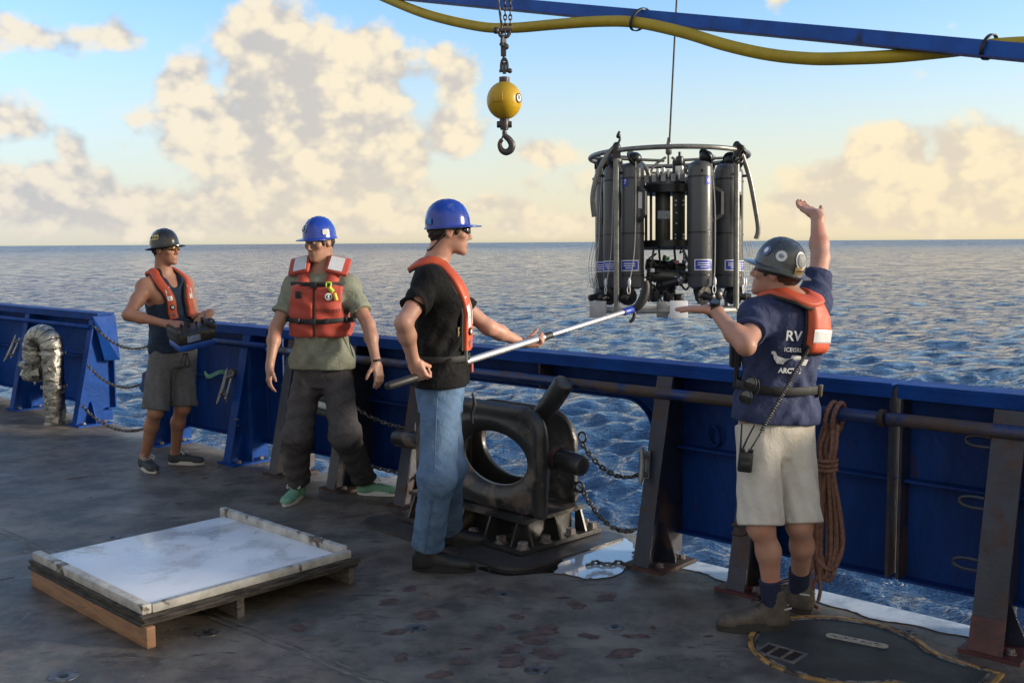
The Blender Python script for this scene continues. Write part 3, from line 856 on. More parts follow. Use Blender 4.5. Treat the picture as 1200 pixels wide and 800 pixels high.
# right hand length
t = empty('bulwark', BP(2, 0), 'dark blue ship bulwark panel at right edge beside the hanging rope coil', 'bulwark', 'lengths of bulwark along the deck edge')
panel(1.262, 6.5, t, m_navy)
rail(1.235, 6.4, t, m_pipe)
MB().box(BP(1.268, PO - .05, .61), (.012, .10, .92), Matrix((BS, BN, (0, 0, 1))).transposed()).build('joint_bar', m_worn, t, 30, .003)
b = MB(); b.lathe(BP(1.205, .2, .93), [(.04, 0), (.042, .004), (.042, .02), (.04, .024)], 18, frame(BS)); b.build('rail_coupling', m_rust, main_bulwark, 40)
o = stanchion(1.77, t, m_worn, m_primer, w=.135)
b = MB(); p0, p1 = BP(1.77, 0, .015), BP(1.77, .22, TOP - .055)
def onf(z): return p0 + (p1 - p0) * z
b.prism([onf(0.002) - BS * .0695 - BN * .004, onf(.002) + BS * .0695 - BN * .004, onf(.15) + BS * .0695 - BN * .004, onf(.14) - BS * .0695 - BN * .004], BN * .0035)
b.build('primer_patch', m_primer, o)
for z in (.88, .62, .36): uhook(1.70, .02 + z * .2, z + .02, t, .009, .10)
stanchion(2.9, t, m_worn, m_primer); stanchion(4.1, t, m_worn, m_primer)

# ------------------------------------------------------------------ mooring chock
CA = R_(-45.5)
E1 = Vector((math.cos(CA), math.sin(CA), 0)); E2 = Vector((-E1.y, E1.x, 0)); E3 = Vector((0, 0, 1))
C0 = Vector((0.075, 5.75, 0))
def CP(a, b, z=0.0): return C0 + E1 * a + E2 * b + E3 * z
CR = np.array(Matrix((E1, E2, E3)).transposed())
chock = empty('mooring_chock', CP(-.42, .2), 'black steel mooring chock with an oval hole and thick horns bolted to the deck', 'mooring chock')
HC = (-.305, .495)       # hole centre along the face, height
corn = [CP(a, b, z) for a in (-1.05, .2) for b in (-.1, .6) for z in (.15, .9)]
v = Vol(np.min(corn, 0), np.max(corn, 0), 0.009)
CRt = CR
def in_chock(fn):
    def f(X, Y, Z):
        px, py, pz = X - C0.x, Y - C0.y, Z
        return fn(px * E1.x + py * E1.y, px * E2.x + py * E2.y, pz)
    return f
def rrect(x, z, x0, x1, z0, z1, r):
    qx = np.abs(x - (x0 + x1) / 2) - (x1 - x0) / 2 + r; qz = np.abs(z - (z0 + z1) / 2) - (z1 - z0) / 2 + r
    return np.sqrt(np.maximum(qx, 0) ** 2 + np.maximum(qz, 0) ** 2) + np.minimum(np.maximum(qx, qz), 0) - r
def hole(x, z, rx=.25, rz=.14):
    q = np.sqrt(((x - HC[0]) / rx) ** 2 + ((z - HC[1]) / rz) ** 2); return (q - 1) * min(rx, rz)
def chock_body(x, y, z):
    ext = lambda d, y0, y1: np.maximum(d, np.maximum(y0 - y, y - y1))
    front = ext(rrect(x, z, -.95, .09, .205, .795, .13), .0, .075)
    front = np.maximum(front, .205 - z)
    back = ext(rrect(x, z, -.92, .0, .0, .76, .22), .40, .445); back = np.maximum(back, .205 - z)
    tube = ext(hole(x, z) - .045, .03, .30)
    back = np.maximum(back, -hole(x + .20, z, .30, .20))
    d = Vol.smin(front, tube, .13)
    # heavy rolled edge along the top and right of the face
    edge = np.sqrt(rrect(x, z, -.95, .085, .10, .79, .13) ** 2 + (y - .03) ** 2) - .04
    edge = np.maximum(edge, .205 - z)
    d = Vol.smin(d, edge, .03)
    # web between the two plates on the left, half open on the right
    web = np.maximum(np.maximum(np.maximum(-.93 - x, x + .90), np.maximum(.0 - y, y - .42)), np.maximum(.205 - z, z - .6))
    d = -Vol.smin(-d, hole(x, z) + 0.0, .13)
    return np.minimum(np.minimum(d, web), back)
v.put(in_chock(chock_body), np.min(corn, 0), np.max(corn, 0), 0)
body = v.build('body', m_black, chock, 2)
def horn(a, b_, r=.060):
    m = MB(); m.cyl(a, b_, r, 22, .016); return m.build('horn', m_black, chock, 50)
horn(CP(.03, .20, .525), CP(.255, .20, .50))
horn(CP(-.16, .20, .64), CP(.115, .20, .965))
horn(CP(-.85, .20, .47), CP(-1.43, .20, .445))
# weld collars
for a, b_ in ((CP(.05, .2, .524), CP(.075, .2, .521)),):
    MB().tube([a, b_], [.075, .066], 22).build('weld_collar', m_rust, chock, 50)
# pedestal
RbC = Matrix((E1, E2, E3)).transposed()
MB().box(CP(-.46, .19, .192), (1.02, .52, .022), RbC).build('top_plate', m_black, chock, 30, .004)
MB().box(CP(-.46, .21, .038), (1.10, .68, .024), RbC).build('base_plate', m_black, chock, 30, .004)
MB().box(CP(-.46, .21, .115), (.90, .36, .130), RbC).build('pedestal_core', m_black, chock, 30)
def rib(pts, ext): MB().prism(pts, ext).build('rib', m_black, chock, 30, .002)
for a in (-.93, -.70, -.47, -.24, -.02):
    rib([CP(a, .03, .051), CP(a, -.115, .051), CP(a, -.06, .180), CP(a, .03, .180)], E1 * .014)
for b_ in (-.03, .20, .42):
    rib([CP(-.01, b_, .051), CP(.075, b_, .051), CP(.03, b_, .180), CP(-.01, b_, .180)], E2 * .014)
MB().box(CP(-.28, -.0025, .268), (.24, .012, .055), RbC, .005).build('nameplate_bar', M('worn_weld_bar', (.10, .10, .10), .4, .4, var=.4, scale=20), chock, 30)
for a, b_ in ((-.80, -.085), (-.58, -.085), (-.35, -.085), (-.12, -.085), (.055, -.085), (.055, .10), (.058, .31), (.058, .50), (-.02, .515), (-.9, .5)):
    bolt(CP(a, b_, .050), .030, .034, chock)
# steel doubler plate under the pedestal, rusty
pts = []
x0, x1, y0, y1, r = -1.2, .25, -.33, .60, .16
for cx, cy, a0 in ((x1 - r, y0 + r, -90), (x1 - r * .4, y1 - r * .4, 0), (x0 + r, y1 - r, 90), (x0 + r, y0 + r, 180)):
    for k in range(7):
        a = R_(a0 + 15 * k); q = r if cy < .3 else r * .4
        pts.append(CP(cx + q * math.cos(a), cy + q * math.sin(a), .001))
MB().prism(pts, (0, 0, .018)).build('doubler_plate', M('doubler', (.045, .042, .042), .45, var=.3, scale=5, bump=.002, bscale=60, second=(.075, .040, .033), thr=(.5, .62), sscale=3), chock, 30, .003)
for bolt_fill in ():
    pass

# ------------------------------------------------------------------ chains
def chain(pts, label, group, r=0.0058, pitch=0.036, rust=False):
    P = catmull(pts, 24); b = MB()
    D = [0]
    for a, c in zip(P, P[1:]): D.append(D[-1] + (c - a).length)
    n = int(D[-1] / pitch); j = 0
    for i in range(n):
        d0 = (i + .5) * pitch
        while D[j + 1] < d0: j += 1
        t = (d0 - D[j]) / (D[j + 1] - D[j]); c = P[j].lerp(P[j + 1], t); T = (P[j + 1] - P[j]).normalized()
        u = T.cross(Vector((0, 0, 1))).normalized(); w = u.cross(T)
        a = math.pi / 4 + (math.pi / 2 if i % 2 else 0) + random.uniform(-.25, .25)
        s = u * math.cos(a) + w * math.sin(a)
        Lh, Wh = pitch * .44, pitch * .30
        ring = [c + T * (Lh * math.copysign(1, math.cos(q)) + Wh * math.cos(q)) * .82 + s * Wh * math.sin(q) for q in [2 * math.pi * (k + .5) / 10 for k in range(10)]]
        b.tube(ring, r, 6, closed=True)
    o = b.build('chain', m_chain, None, 60)
    return tag(o, label, 'chain', group)
def sag(a, b, s, n=6):
    a = Vector(a); b = Vector(b)
    return [a.lerp(b, i / n) - Vector((0, 0, s * 4 * (i / n) * (1 - i / n))) for i in range(n + 1)]
g1 = 'chains across the gap at left'
chain(sag(BP(-6.60, .19, .965), BP(-5.30, .19, .93), .15), 'topmost of the three galvanised chains closing the gap at left', g1)
chain(sag(BP(-6.60, .10, .60), BP(-5.30, .12, .62), .17), 'middle one of the three galvanised chains closing the gap at left', g1)
chain(sag(BP(-6.62, .03, .22), BP(-5.30, .04, .16), .13), 'lowest of the three chains closing the gap at left, nearly touching the deck', g1)
g2 = 'chains beside the mooring chock'
chain(sag(BP(-2.60, .14, .61), CP(-.93, .30, .60), .10), 'upper rusty chain hooked to the left side of the black mooring chock', g2)
chain(sag(BP(-2.60, .05, .26), CP(-.90, .36, .25), .06), 'lower rusty chain hooked to the left side of the black mooring chock', g2)
chain(sag(CP(.02, .42, .60), BP(-.06, .10, .50), .10), 'upper chain from the black mooring chock to the post with the cleat', g2)
chain(sag(CP(.0, .46, .30), BP(-.06, .06, .20), .10), 'lower chain from the black mooring chock to the post above the puddle', g2)
for a, z in ((.02, .61), (.0, .31)):
    q = [CP(a + .03 + .03 * math.cos(t), .42, z + .03 * math.sin(t)) for t in [2 * math.pi * k / 14 for k in range(14)]]
    MB().tube(q, .007, 6, closed=True).build('chain_eye', m_black, chock, 60)
chain([G(688, 661, .012), G(700, 659, .012), G(712, 661, .012), G(724, 659, .012), G(736, 662, .012)], 'short rusty length of chain put in the puddle to stand in for a reflection', g2)  # reflection of the hanging chain, modelled as solid links

# ------------------------------------------------------------------ foil wrapped vent pipe
vp = G(60, 498) + Vector((0, 0.10, 0))
vent = empty('vent_pipe', vp, 'silver foil-wrapped gooseneck vent pipe standing on the deck at far left', 'vent pipe')
Vl = Vector((-.88, .45, 0)).normalized()          # the gooseneck bends this way
cen = vp + Vector((0, 0, .72))
path = [vp + Vector((0, 0, z)) for z in np.linspace(0, .72, 26)] + [cen + Vl * (.13 - .13 * math.cos(a)) + Vector((0, 0, .13 * math.sin(a) * 1.15)) for a in np.linspace(.12, math.pi, 22)]
path += [cen + Vl * .26 + Vector((0, 0, -z)) for z in (.04, .08, .12)]
def crinkle(pts, r, seed, amp, n=26):
    rg = np.random.RandomState(seed); b = MB(); b.tube(pts, r, n)
    b.b.verts.ensure_lookup_table(); m = len(pts)
    F = rg.randn(14, 3) * 38; ph = rg.rand(14) * 6.28
    for i in range(m):
        for k in range(n):
            vtx = b.b.verts[i * n + k]; c = pts[i]; d = (vtx.co - c)
            w = sum(abs(math.sin(F[j] @ np.array(vtx.co) + ph[j])) for j in range(14)) / 14 - .63
            vtx.co = c + d * (1 + amp * w * 2.2 + amp * rg.randn() * .12)
    return b
crinkle(path[:27], .098, 1, .20).build('foil_sleeve', m_foil, vent, 28)
for i in range(26, len(path) - 3, 3):
    crinkle(path[i:i + 4], [.106, .110, .110, .106], 30 + i, .03).build('elbow_band', m_foil, vent, 40)
crinkle([path[-1] + Vector((0, 0, z)) for z in (.02, 0, -.03, -.07, -.12, -.17, -.20)], [.10, .13, .135, .125, .135, .12, .05], 5, .34).build('foil_cap', m_foil, vent, 25)
m_band = M('clamp_band', (.5, .5, .5), .3, 1.0, var=.2, scale=40)
for z in (.37, .70):
    ring = [vp + Vector((.112 * math.cos(a), .112 * math.sin(a), z)) for a in [2 * math.pi * k / 40 for k in range(40)]]
    o = MB().ribbon(ring, [(p - vp - Vector((0, 0, z))) for p in ring], .035, .004, closed=True).build('clamp_band', m_band, vent, 40)
    k = 0
    b = MB()
    for p in ring[::3]:
        d = (p - vp - Vector((0, 0, z))).normalized(); b.box(p + d * .006, (.010, .020, .026), frame(d).__class__((d, Vector((0, 0, 1)).cross(d), Vector((0, 0, 1)))).transposed())
    b.build('clamp_lug', m_band, o)
MB().box(vp + Vl * .26 + Vector((.02, -.06, .44)), (.02, .012, .12)).build('foil_tail', m_foil, vent)

# ------------------------------------------------------------------ blue cover and green strap at the end of the middle length
c = BP(-5.33, .22, .40)
v = Vol(np.array(c) - .45, np.array(c) + .5, 0.016)
v.loft(np.array(BP(-5.36, .22, 0)), np.eye(3), [(.22, .09, .10), (.35, .13, .13), (.50, .19, .16), (.60, .16, .14), (.72, .07, .08)], .03, p=2.0,
       disp=lambda x, y, z: .022 * np.sin(np.arctan2(y, x) * 7 + z * 9) + .012 * np.sin(x * 40 + z * 50))
o = v.build('canvas_cover', M('blue_canvas', (.014, .035, .14), .7, var=.25, scale=8, bump=.002, bscale=60, sheen=.2), None, 2)
tag(o, 'crumpled dark blue canvas cover bunched at the bulwark end beside the bare legs', 'canvas cover')
b = MB(); p = catmull([BP(-4.78, .30, .60), BP(-4.70, .24, .66), BP(-4.60, .22, .64), BP(-4.52, .28, .68), BP(-4.45, .33, .66)], 6)
b.ribbon(p, [BN * -1] * len(p), .035, .006)
o = b.build('strap', M('green_webbing', (.10, .26, .20), .7, var=.2, scale=30), None, 40); tag(o, 'short pale green strap tied on the blue bulwark behind the man in shorts', 'strap')
b = MB(); b.ball(BP(-4.44, .34, .67), .045, 12, (1, .7, .8)); b.tube(catmull([BP(-4.44, .32, .65), BP(-4.46, .30, .5), BP(-4.5, .32, .42), BP(-4.55, .33, .52)], 5), .008, 6)
o = b.build('rope_knot', M('dirty_rope', (.13, .12, .10), .8, var=.3, scale=60), None, 50); tag(o, 'small dirty knotted rope end hanging beside the green strap on the bulwark', 'rope')

# pale striped bundle lashed on the bulwark behind the man in the vest
b0 = BP(-2.98, .30, .53)
t = empty('lashed_bundle', b0, 'white and dark green striped bundle lashed behind the legs of the vest man', 'bundle')
ms = [M('bundle_white', (.50, .52, .50), .6, var=.2, scale=20, bump=.001), M('bundle_green', (.035, .055, .04), .6, var=.2, scale=20)]
for k in range(4):
    z = .49 + .055 * k
    MB().tube(catmull([BP(-3.16, .30, z), BP(-3.14, .25, z + .006), BP(-2.98, .235, z), BP(-2.84, .25, z - .004), BP(-2.82, .30, z)], 5), .029, 10).build('roll', ms[(k + 1) % 2], t, 60)

# ------------------------------------------------------------------ rope coil on the handrail
rp0 = BP(.985, .16, .93)
rope = empty('rope_coil', rp0, 'brown rope coil hanging from the handrail beside the man in beige shorts', 'rope')
m_rope = M('brown_rope', (.21, .105, .072), .85, var=.35, scale=90, bump=.003, bscale=260, stretch=(1, 1, .5))
rg = random.Random(5)
def strand(pts, r=.0105):
    MB().tube(catmull(pts, 7), r, 7).build('strand', m_rope, rope, 70)
for k in range(9):
    a = rg.uniform(-.030, .030); bsp = rg.uniform(.040, .085); dn_ = rg.uniform(-.02, .01) - .055; zb = rg.uniform(.13, .20)
    q = lambda s, o, z: BP(.985 + s, .16 + o + .02, z)
    w = .020 + .02 * rg.random()
    strand([q(a - .01, dn_ + .04, .88), q(a - w * .8, dn_, .78), q(a - w * .5, dn_ - .01, .68), q(a - bsp * .8, dn_, .48), q(a - bsp, dn_, .30), q(a - bsp * .5, dn_ - .01, zb + .02), q(a + bsp * .3, dn_ - .01, zb), q(a + bsp * .8, dn_, zb + .1), q(a + bsp * .75, dn_, .42), q(a + w * .5, dn_ - .012, .68), q(a + w * .8, dn_ - .01, .78), q(a + .012, dn_ + .035, .88)])
for k in range(3):      # wrap turns round the neck
    z = .675 + .022 * k
    ring = [BP(.985 + .052 * math.cos(a), .115 + .036 * math.sin(a), z + .006 * math.sin(a * 1)) for a in [2 * math.pi * j / 18 for j in range(18)]]
    MB().tube(ring, .011, 7, closed=True).build('wrap_turn', m_rope, rope, 70)
for k in range(2):      # loops over the rail
    s_ = .975 + .035 * k
    ring = [BP(s_ + .012 * math.sin(a), .185 + .060 * math.cos(a), .905 + .078 * math.sin(a)) for a in [2 * math.pi * j / 20 for j in range(20)]]
    MB().tube(ring, .0115, 7, closed=True).build('rail_loop', m_rope, rope, 70)
strand([BP(.93, .11, .93), BP(.925, .09, .7), BP(.93, .08, .4), BP(.94, .08, .2), BP(.95, .07, .06)], .008)
strand([BP(.99, .10, .2), BP(.955, .08, .1), BP(.965, .07, .02), BP(1.0, .05, .012)], .009)
strand([BP(.97, .10, .2), BP(.99, .08, .10), BP(.985, .07, .04)], .009)

# ------------------------------------------------------------------ deck hatch
hc = BP(1.275, -.32)
hatch = empty('deck_hatch', hc, 'round flush deck hatch with a worn ochre rim under the boots', 'hatch')
R0 = .375
arc = [BP(1.275 + R0 * math.cos(a), -.32 + R0 * math.sin(a)) for a in [R_(40 + 5 * k) for k in range(0, 59)]]
neck = [BP(1.60, -.10), BP(1.68, -.128), BP(1.80, -.14), BP(1.885, -.135), BP(1.90, -.16), BP(1.875, -.32), BP(1.84, -.44), BP(1.70, -.50)]
outl = arc + [BP(1.63, -.46)] + neck[::-1][0:0]
loop = arc[:]
loop = [BP(1.885, -.14), BP(1.80, -.142), BP(1.70, -.132), BP(1.62, -.112)] + arc + [BP(1.66, -.50), BP(1.76, -.50), BP(1.86, -.46), BP(1.89, -.3)]
def ringpath(loop, w, h, mat, name, z=.0):
    n = len(loop); b = MB()
    b.ribbon([p + Vector((0, 0, z)) for p in loop], [(0, 0, 1)] * n, w, h, closed=True)
    return b.build(name, mat, hatch, 40)
ringpath(loop, .024, .009, m_gold, 'rim')
inner = [hc + (p - hc) * .93 for p in loop]
ringpath(inner, .012, .007, M('rim_inner', (.20, .185, .17), .42, .3, var=.5, scale=25, second=(.04, .035, .03), thr=(.45, .55), sscale=14), 'inner_rim')
b = MB(); P = [hc + (p - hc) * .92 + Vector((0, 0, .003)) for p in loop]
b.poly(P + [hc + Vector((0, 0, .003))], [(k, (k + 1) % len(P), len(P)) for k in range(len(P))]); b.build('lid', M('lid_paint', (.040, .046, .047), .5, var=.3, scale=4, bump=.002, bscale=120, second=(.06, .042, .034), thr=(.58, .7), sscale=4), hatch)
# pale label plate with worn marks
l0, l1 = BP(1.185, -.215, .0), BP(1.41, -.178, .0); ld = (l1 - l0).normalized(); ln = Vector((-ld.y, ld.x, 0)); P = []
for cx, a0 in ((l1, -90), (l0, 90)):
    for k in range(7): a = R_(a0 + 30 * k); P.append(cx + ld * .02 * math.cos(a) + ln * .024 * math.sin(a) + Vector((0, 0, .0035)))
lp = MB().prism(P, (0, 0, .004)).build('label_plate', M('label_paint', (.42, .38, .31), .5, var=.25, scale=20, second=(.2, .17, .13), thr=(.55, .65), sscale=18), hatch)
b = MB()
for f in (.10, .30, .46, .62, .86):
    c = l0.lerp(l1, f) + ln * rg.uniform(-.006, .006) + Vector((0, 0, .0078)); n = 9
    b.poly([c + ld * rg.uniform(.006, .014) * math.cos(2 * math.pi * k / n) + ln * rg.uniform(.004, .008) * math.sin(2 * math.pi * k / n) for k in range(n)], [tuple(range(n))])
b.build('worn_mark', m_rubber, lp)
# recessed lifting pocket with two bars
pc = G(915, 766); px_ = BS; py_ = BN
RbB = Matrix((BS, BN, (0, 0, 1))).transposed()
MB().box(pc + Vector((0, 0, .0045)), (.17, .11, .003), RbB).build('pocket', m_rubber, hatch)
b = MB()
for s_ in (-.088, .088): b.box(pc + BS * s_ + Vector((0, 0, .006)), (.012, .125, .008), RbB)
for o_ in (-.058, .058): b.box(pc + BN * o_ + Vector((0, 0, .0055)), (.164, .012, .006), RbB)
b.build('pocket_frame', m_bare, hatch)
for s_ in (-.035, .03): MB().box(pc + BS * s_ + Vector((0, 0, .008)), (.012, .10, .004), RbB).build('lifting_bar', M('worn_bar', (.3, .24, .2), .4, .5, var=.3, scale=30), hatch)

# ------------------------------------------------------------------ white board on timber runners
z1 = .12
PN = G(174.5, 711.5, .158); PL = G(47.5, 652, .158); PR_ = G(399, 650, .158)
pu = (PR_ - PN).normalized(); pv = Vector((-pu.y, pu.x, 0))
W, Dp = 1.045, 1.115
def PP(a, b, z): return Vector((PN.x, PN.y, 0)) + pu * a + pv * b + Vector((0, 0, z))
RbP = Matrix((pu, pv, (0, 0, 1))).transposed()
pal = empty('board_platform', PP(W / 2, Dp / 2, 0), 'low wooden platform with a scuffed white top lying on the deck', 'platform')
m_lumber = M('new_lumber', (.30, .16, .085), .65, var=.25, scale=6, bump=.0015, bscale=50, stretch=(1, 1, 6), second=(.16, .08, .05), thr=(.6, .7), sscale=6)
m_oldwood = M('grey_weathered_wood', (.115, .098, .080), .75, var=.35, scale=8, bump=.002, bscale=60, stretch=(1, 1, 5), second=(.05, .042, .036), thr=(.5, .62), sscale=8)
m_ply = M('dark_plywood', (.060, .050, .042), .8, var=.4, scale=10, bump=.003, bscale=80, stretch=(1, 1, 8), second=(.02, .018, .016), thr=(.5, .6), sscale=9)
m_whiteboard = M('scuffed_white_top', (.80, .82, .85), .42, var=.06, scale=2.5, bump=.0006, bscale=30, second=(.70, .72, .76), thr=(.48, .60), sscale=2.2, srough=.22, detail=8)
m_rim = M('painted_rim_wood', (.42, .40, .36), .6, var=.25, scale=12, bump=.0015, bscale=60, second=(.10, .075, .05), thr=(.56, .62), sscale=7)
def plank(name, a0, a1, b0, b1, z0, z1_, mat, bev=.004):
    return MB().box(PP((a0 + a1) / 2, (b0 + b1) / 2, (z0 + z1_) / 2), (a1 - a0, b1 - b0, z1_ - z0), RbP, bev).build(name, mat, pal, 40)
plank('runner', -.050, -.008, -.07, Dp + .06, .0, .095, m_lumber)
plank('runner', .42, .46, -.03, Dp + .04, .0, .095, m_oldwood)
plank('runner', W + .03, W + .07, -.03, Dp + .04, .0, .095, m_oldwood)
for k, z in enumerate((.0955, .1115, .1275)):
    e = random.uniform(-.008, .008)
    plank('plywood_sheet', -.060 + e, W + .08 + e, -.055 - e, Dp + .05, z, z + .0152, m_ply, .002)
plank('white_top', -.002, W + .002, -.004, Dp + .01, .1430, .158, m_whiteboard, .001)
plank('rim_board', -.048, -.003, -.034, Dp + .03, .1432, .186, m_rim)
plank('rim_board', -.0025, W + .04, -.040, -.005, .1432, .182, m_rim)
plank('rim_board', W + .003, W + .042, -.004, Dp + .06, .1432, .200, m_rim)
for a_, b_, z_ in [(-.025, .1 + .22 * k, .186) for k in range(5)] + [(.12 + .2 * k, -.022, .182) for k in range(5)] + [(W + .022, .1 + .22 * k, .200) for k in range(5)]:
    MB().lathe(PP(a_, b_, z_ - .001), [(.005, 0), (.005, .0016), (.002, .0012)], 8).build('screw_head', m_bolt, pal, 40)

# ------------------------------------------------------------------ lettering
def text(name, s, size, loc, x, up, mat, parent, ext=0.0006, bend=None, align='CENTER', res=2, bold=0.0, xs=1.0):
    cu = bpy.data.curves.new(name, 'FONT'); cu.body = s; cu.size = size; cu.extrude = ext; cu.align_x = align; cu.align_y = 'CENTER'; cu.resolution_u = res; cu.offset = bold
    o = bpy.data.objects.new(name, cu); COL.objects.link(o)
    dg = bpy.context.evaluated_depsgraph_get(); me = bpy.data.meshes.new_from_object(o.evaluated_get(dg))
    bpy.data.objects.remove(o); bpy.data.curves.remove(cu)
    x = Vector(x).normalized(); up = Vector(up); up = (up - x * up.dot(x)).normalized(); n = x.cross(up); loc = Vector(loc)
    for v in me.vertices:
        q = v.co.copy()
        v.co = bend(q.x * xs, q.y, q.z) if bend else loc + x * q.x * xs + up * q.y + n * q.z
    me.materials.clear(); me.name = name
    return link(name, me, mat, parent)

# ------------------------------------------------------------------ water sampling rosette
RS = 7.2 / FPX
RC = Vector(((784 - 600) * RS, 7.2, 1.28))
RT = Matrix.Rotation(R_(-2.6), 3, 'X')
ros = empty('water_sampler', RC, 'round water sampling frame of grey bottles hanging over the sea', 'water sampler')
def RP(x, y, z): return RC + RT @ Vector((x, y, z))
def RPa(a, r, z): return RP(r * math.sin(a), -r * math.cos(a), z)      # a = 0 faces the deck, positive to the right
def lx(px): return (px - 784) * RS
def lz(py): return (363 - py) * RS
m_tube = M('grey_frame_tube', (.20, .20, .185), .36, .35, var=.2, scale=20)
m_pvc = M('grey_bottle_plastic', (.072, .077, .082), .32, var=.12, scale=6, bump=.0003, bscale=60)
m_dark = M('black_plastic', (.014, .014, .015), .38, var=.2, scale=12)
m_ti = M('titanium_case', (.10, .10, .085), .42, .5, var=.15, scale=10)
m_silver = M('bright_metal', (.50, .50, .49), .30, .9, var=.12, scale=16)
m_blue_l = M('blue_label', (.020, .045, .36), .4, var=.05); m_white_l = M('white_label', (.74, .75, .77), .45, var=.04)
m_pale = M('pale_vane', (.40, .40, .39), .5, var=.10, scale=14, second=(.26, .25, .23), thr=(.6, .7), sscale=9)
m_line = M('pale_line', (.50, .49, .46), .5, var=.1)
RR = .54
def circ(r, z, n=64): return [RPa(2 * math.pi * k / n, r, z) for k in range(n)]
MB().tube(circ(RR, lz(186)), .0165, 12, closed=True).build('top_ring', m_tube, ros, 60)
MB().tube(circ(RR * .98, 0.0), .0185, 12, closed=True).build('bottom_ring', M('pale_frame_tube', (.34, .33, .30), .45, .2, var=.15, scale=18), ros, 60)
for px, sgn in ((717, 1), (850, 1), (705, -1), (862, -1)):
    x = lx(px); y = -sgn * math.sqrt(max(0, (RR - .0) ** 2 - x * x)) * .985
    MB().cyl(RP(x, y, 0), RP(x, y, lz(184)), .019, 14).build('upright', m_tube, ros, 60)
    b = MB(); c = RP(x, y, lz(184))
    b.ball(c, .030, 12, (1, 1, 1.5)); b.box(c + Vector((0, -.02, -.03)), (.05, .02, .06)); b.build('upright_clamp', m_dark, ros, 50)
# shackle rope on the left upright, knotted line on the right one
b = MB(); c = RP(lx(719), -.37, lz(178)); b.tube(catmull([c, c + Vector((.01, 0, .03)), c + Vector((-.005, 0, .05)), c + Vector((.008, 0, .075))], 4), .008, 7); b.ball(c + Vector((0, 0, .045)), .016, 10); b.build('line_tail', m_dark, ros, 60)
c = RP(lx(853), -.37, lz(192)); b = MB()
for k in range(6): b.tube([c + Vector((.032 * math.cos(t) + .004 * k - .01, .028 * math.sin(t), -.02 + .014 * k + .035 * math.sin(t + k))) for t in [2 * math.pi * j / 14 for j in range(14)]], .007, 6, closed=True)
b.build('knotted_line', m_dark, ros, 60)
# bumper hoses bowing out at the sides
MB().tube(catmull([RP(lx(717), -.36, lz(180)), RP(lx(706), -.36, lz(192)), RP(lx(696), -.34, lz(212)), RP(lx(691), -.32, lz(236)), RP(lx(693), -.30, lz(258))], 7), .0165, 12).build('bumper_hose', m_tube, ros, 60)
MB().tube(catmull([RP(lx(856), -.37, lz(192)), RP(lx(864), -.36, lz(215)), RP(lx(871), -.34, lz(245)), RP(lx(876), -.32, lz(272)), RP(lx(874), -.31, lz(284))], 7), .0165, 12).build('bumper_hose', m_tube, ros, 60)
# inner tubes dropping from the ring to the centre
for s, e in ((-1, 30), (1, -30)):
    pts = [RPa(s * R_(150), RR, lz(187)), RPa(s * R_(120), RR * .75, lz(183)), RP(s * .24, .05, lz(187)), RP(s * .155, -.02, lz(200)), RP(s * .135, 0, lz(216))]
    MB().tube(catmull(pts, 7), .0165, 12).build('ring_strut', m_tube, ros, 60)
# bail for the lifting wire
for s in (-1, 1):
    MB().tube(catmull([RP(s * .02, 0, lz(186)), RP(s * .10, 0, lz(196)), RP(s * .125, 0, lz(206)), RP(s * .125, 0, lz(222))], 5), .009, 8).build('lifting_bail', m_tube, ros, 60)
b = MB(); b.cyl(RP(-.13, 0, lz(204)), RP(.13, 0, lz(204)), .008, 8); b.build('bail_crossbar', m_tube, ros, 60)
for s in (-1, 1):   # spokes out to the ring
    MB().cyl(RP(s * .03, 0, lz(190)), RPa(s * R_(90), RR, lz(186)), .010, 8).build('spoke', m_tube, ros, 60)
# centre frame
Rr = RT
def cbox(x, y, z, sx, sy, sz, name, mat, bev=.003): return MB().box(RP(x, y, z), (sx, sy, sz), Rr, bev).build(name, mat, ros, 40)
col_ = cbox(lx(793), -.10, (lz(192) + lz(284)) / 2, .085, .02, lz(192) - lz(284), 'backbone_plate', m_dark)
for py in (238, 243, 252, 264, 277, 281):
    for px in ((789, 798) if py not in (252, 264) else (790,)):
        b = MB(); b.lathe(RP(lx(px), -.1105, lz(py)), [(.007, 0), (.007, .004), (.004, .006)], 10, RT @ frame((0, -1, 0))); b.build('screw', m_silver, col_, 60)
for z, t, w in ((lz(224), .055, .30), (lz(287), .045, .32)):
    b = MB(); b.lathe(RP(0, 0, z), [(.02, -t / 2), (w * .62, -t / 2), (w * .62, t / 2), (.02, t / 2)], 28, RT); b.build('bottle_plate', m_dark, ros, 30)
b = MB()
for a in range(0, 360, 20): b.box(RPa(R_(a), w * .60, lz(213)), (.03, .03, .05), RT)
b.lathe(RP(0, 0, lz(213)), [(.10, -.04), (.14, -.04), (.14, .03), (.10, .03)], 24, RT); b.build('release_carousel', M('carousel', (.23, .24, .26), .4, .5, var=.3, scale=20), ros, 30)
b = MB(); b.cyl(RP(lx(776), -.05, lz(288)), RP(lx(776), -.05, lz(228)), .052, 20, .006); b.build('pressure_case', m_ti, ros, 50)
MB().box(RP(lx(776), -.103, lz(254)), (.085, .006, .055), RT).build('case_label', M('case_label', (.30, .34, .38), .4, var=.2, scale=60), ros)
for px in (764.5, 800, 757, 806):
    b = MB(); b.cyl(RP(lx(px), -.03 if px in (757, 806) else .05, lz(288)), RP(lx(px), -.03 if px in (757, 806) else .05, lz(228)), .010, 10); b.build('tie_rod', m_tube if px in (764.5, 800) else m_dark, ros, 60)
b = MB(); b.cyl(RP(lx(793), -.14, lz(216)), RP(lx(793), -.14, lz(199)), .030, 16, .004); b.build('altimeter', m_silver, ros, 50)
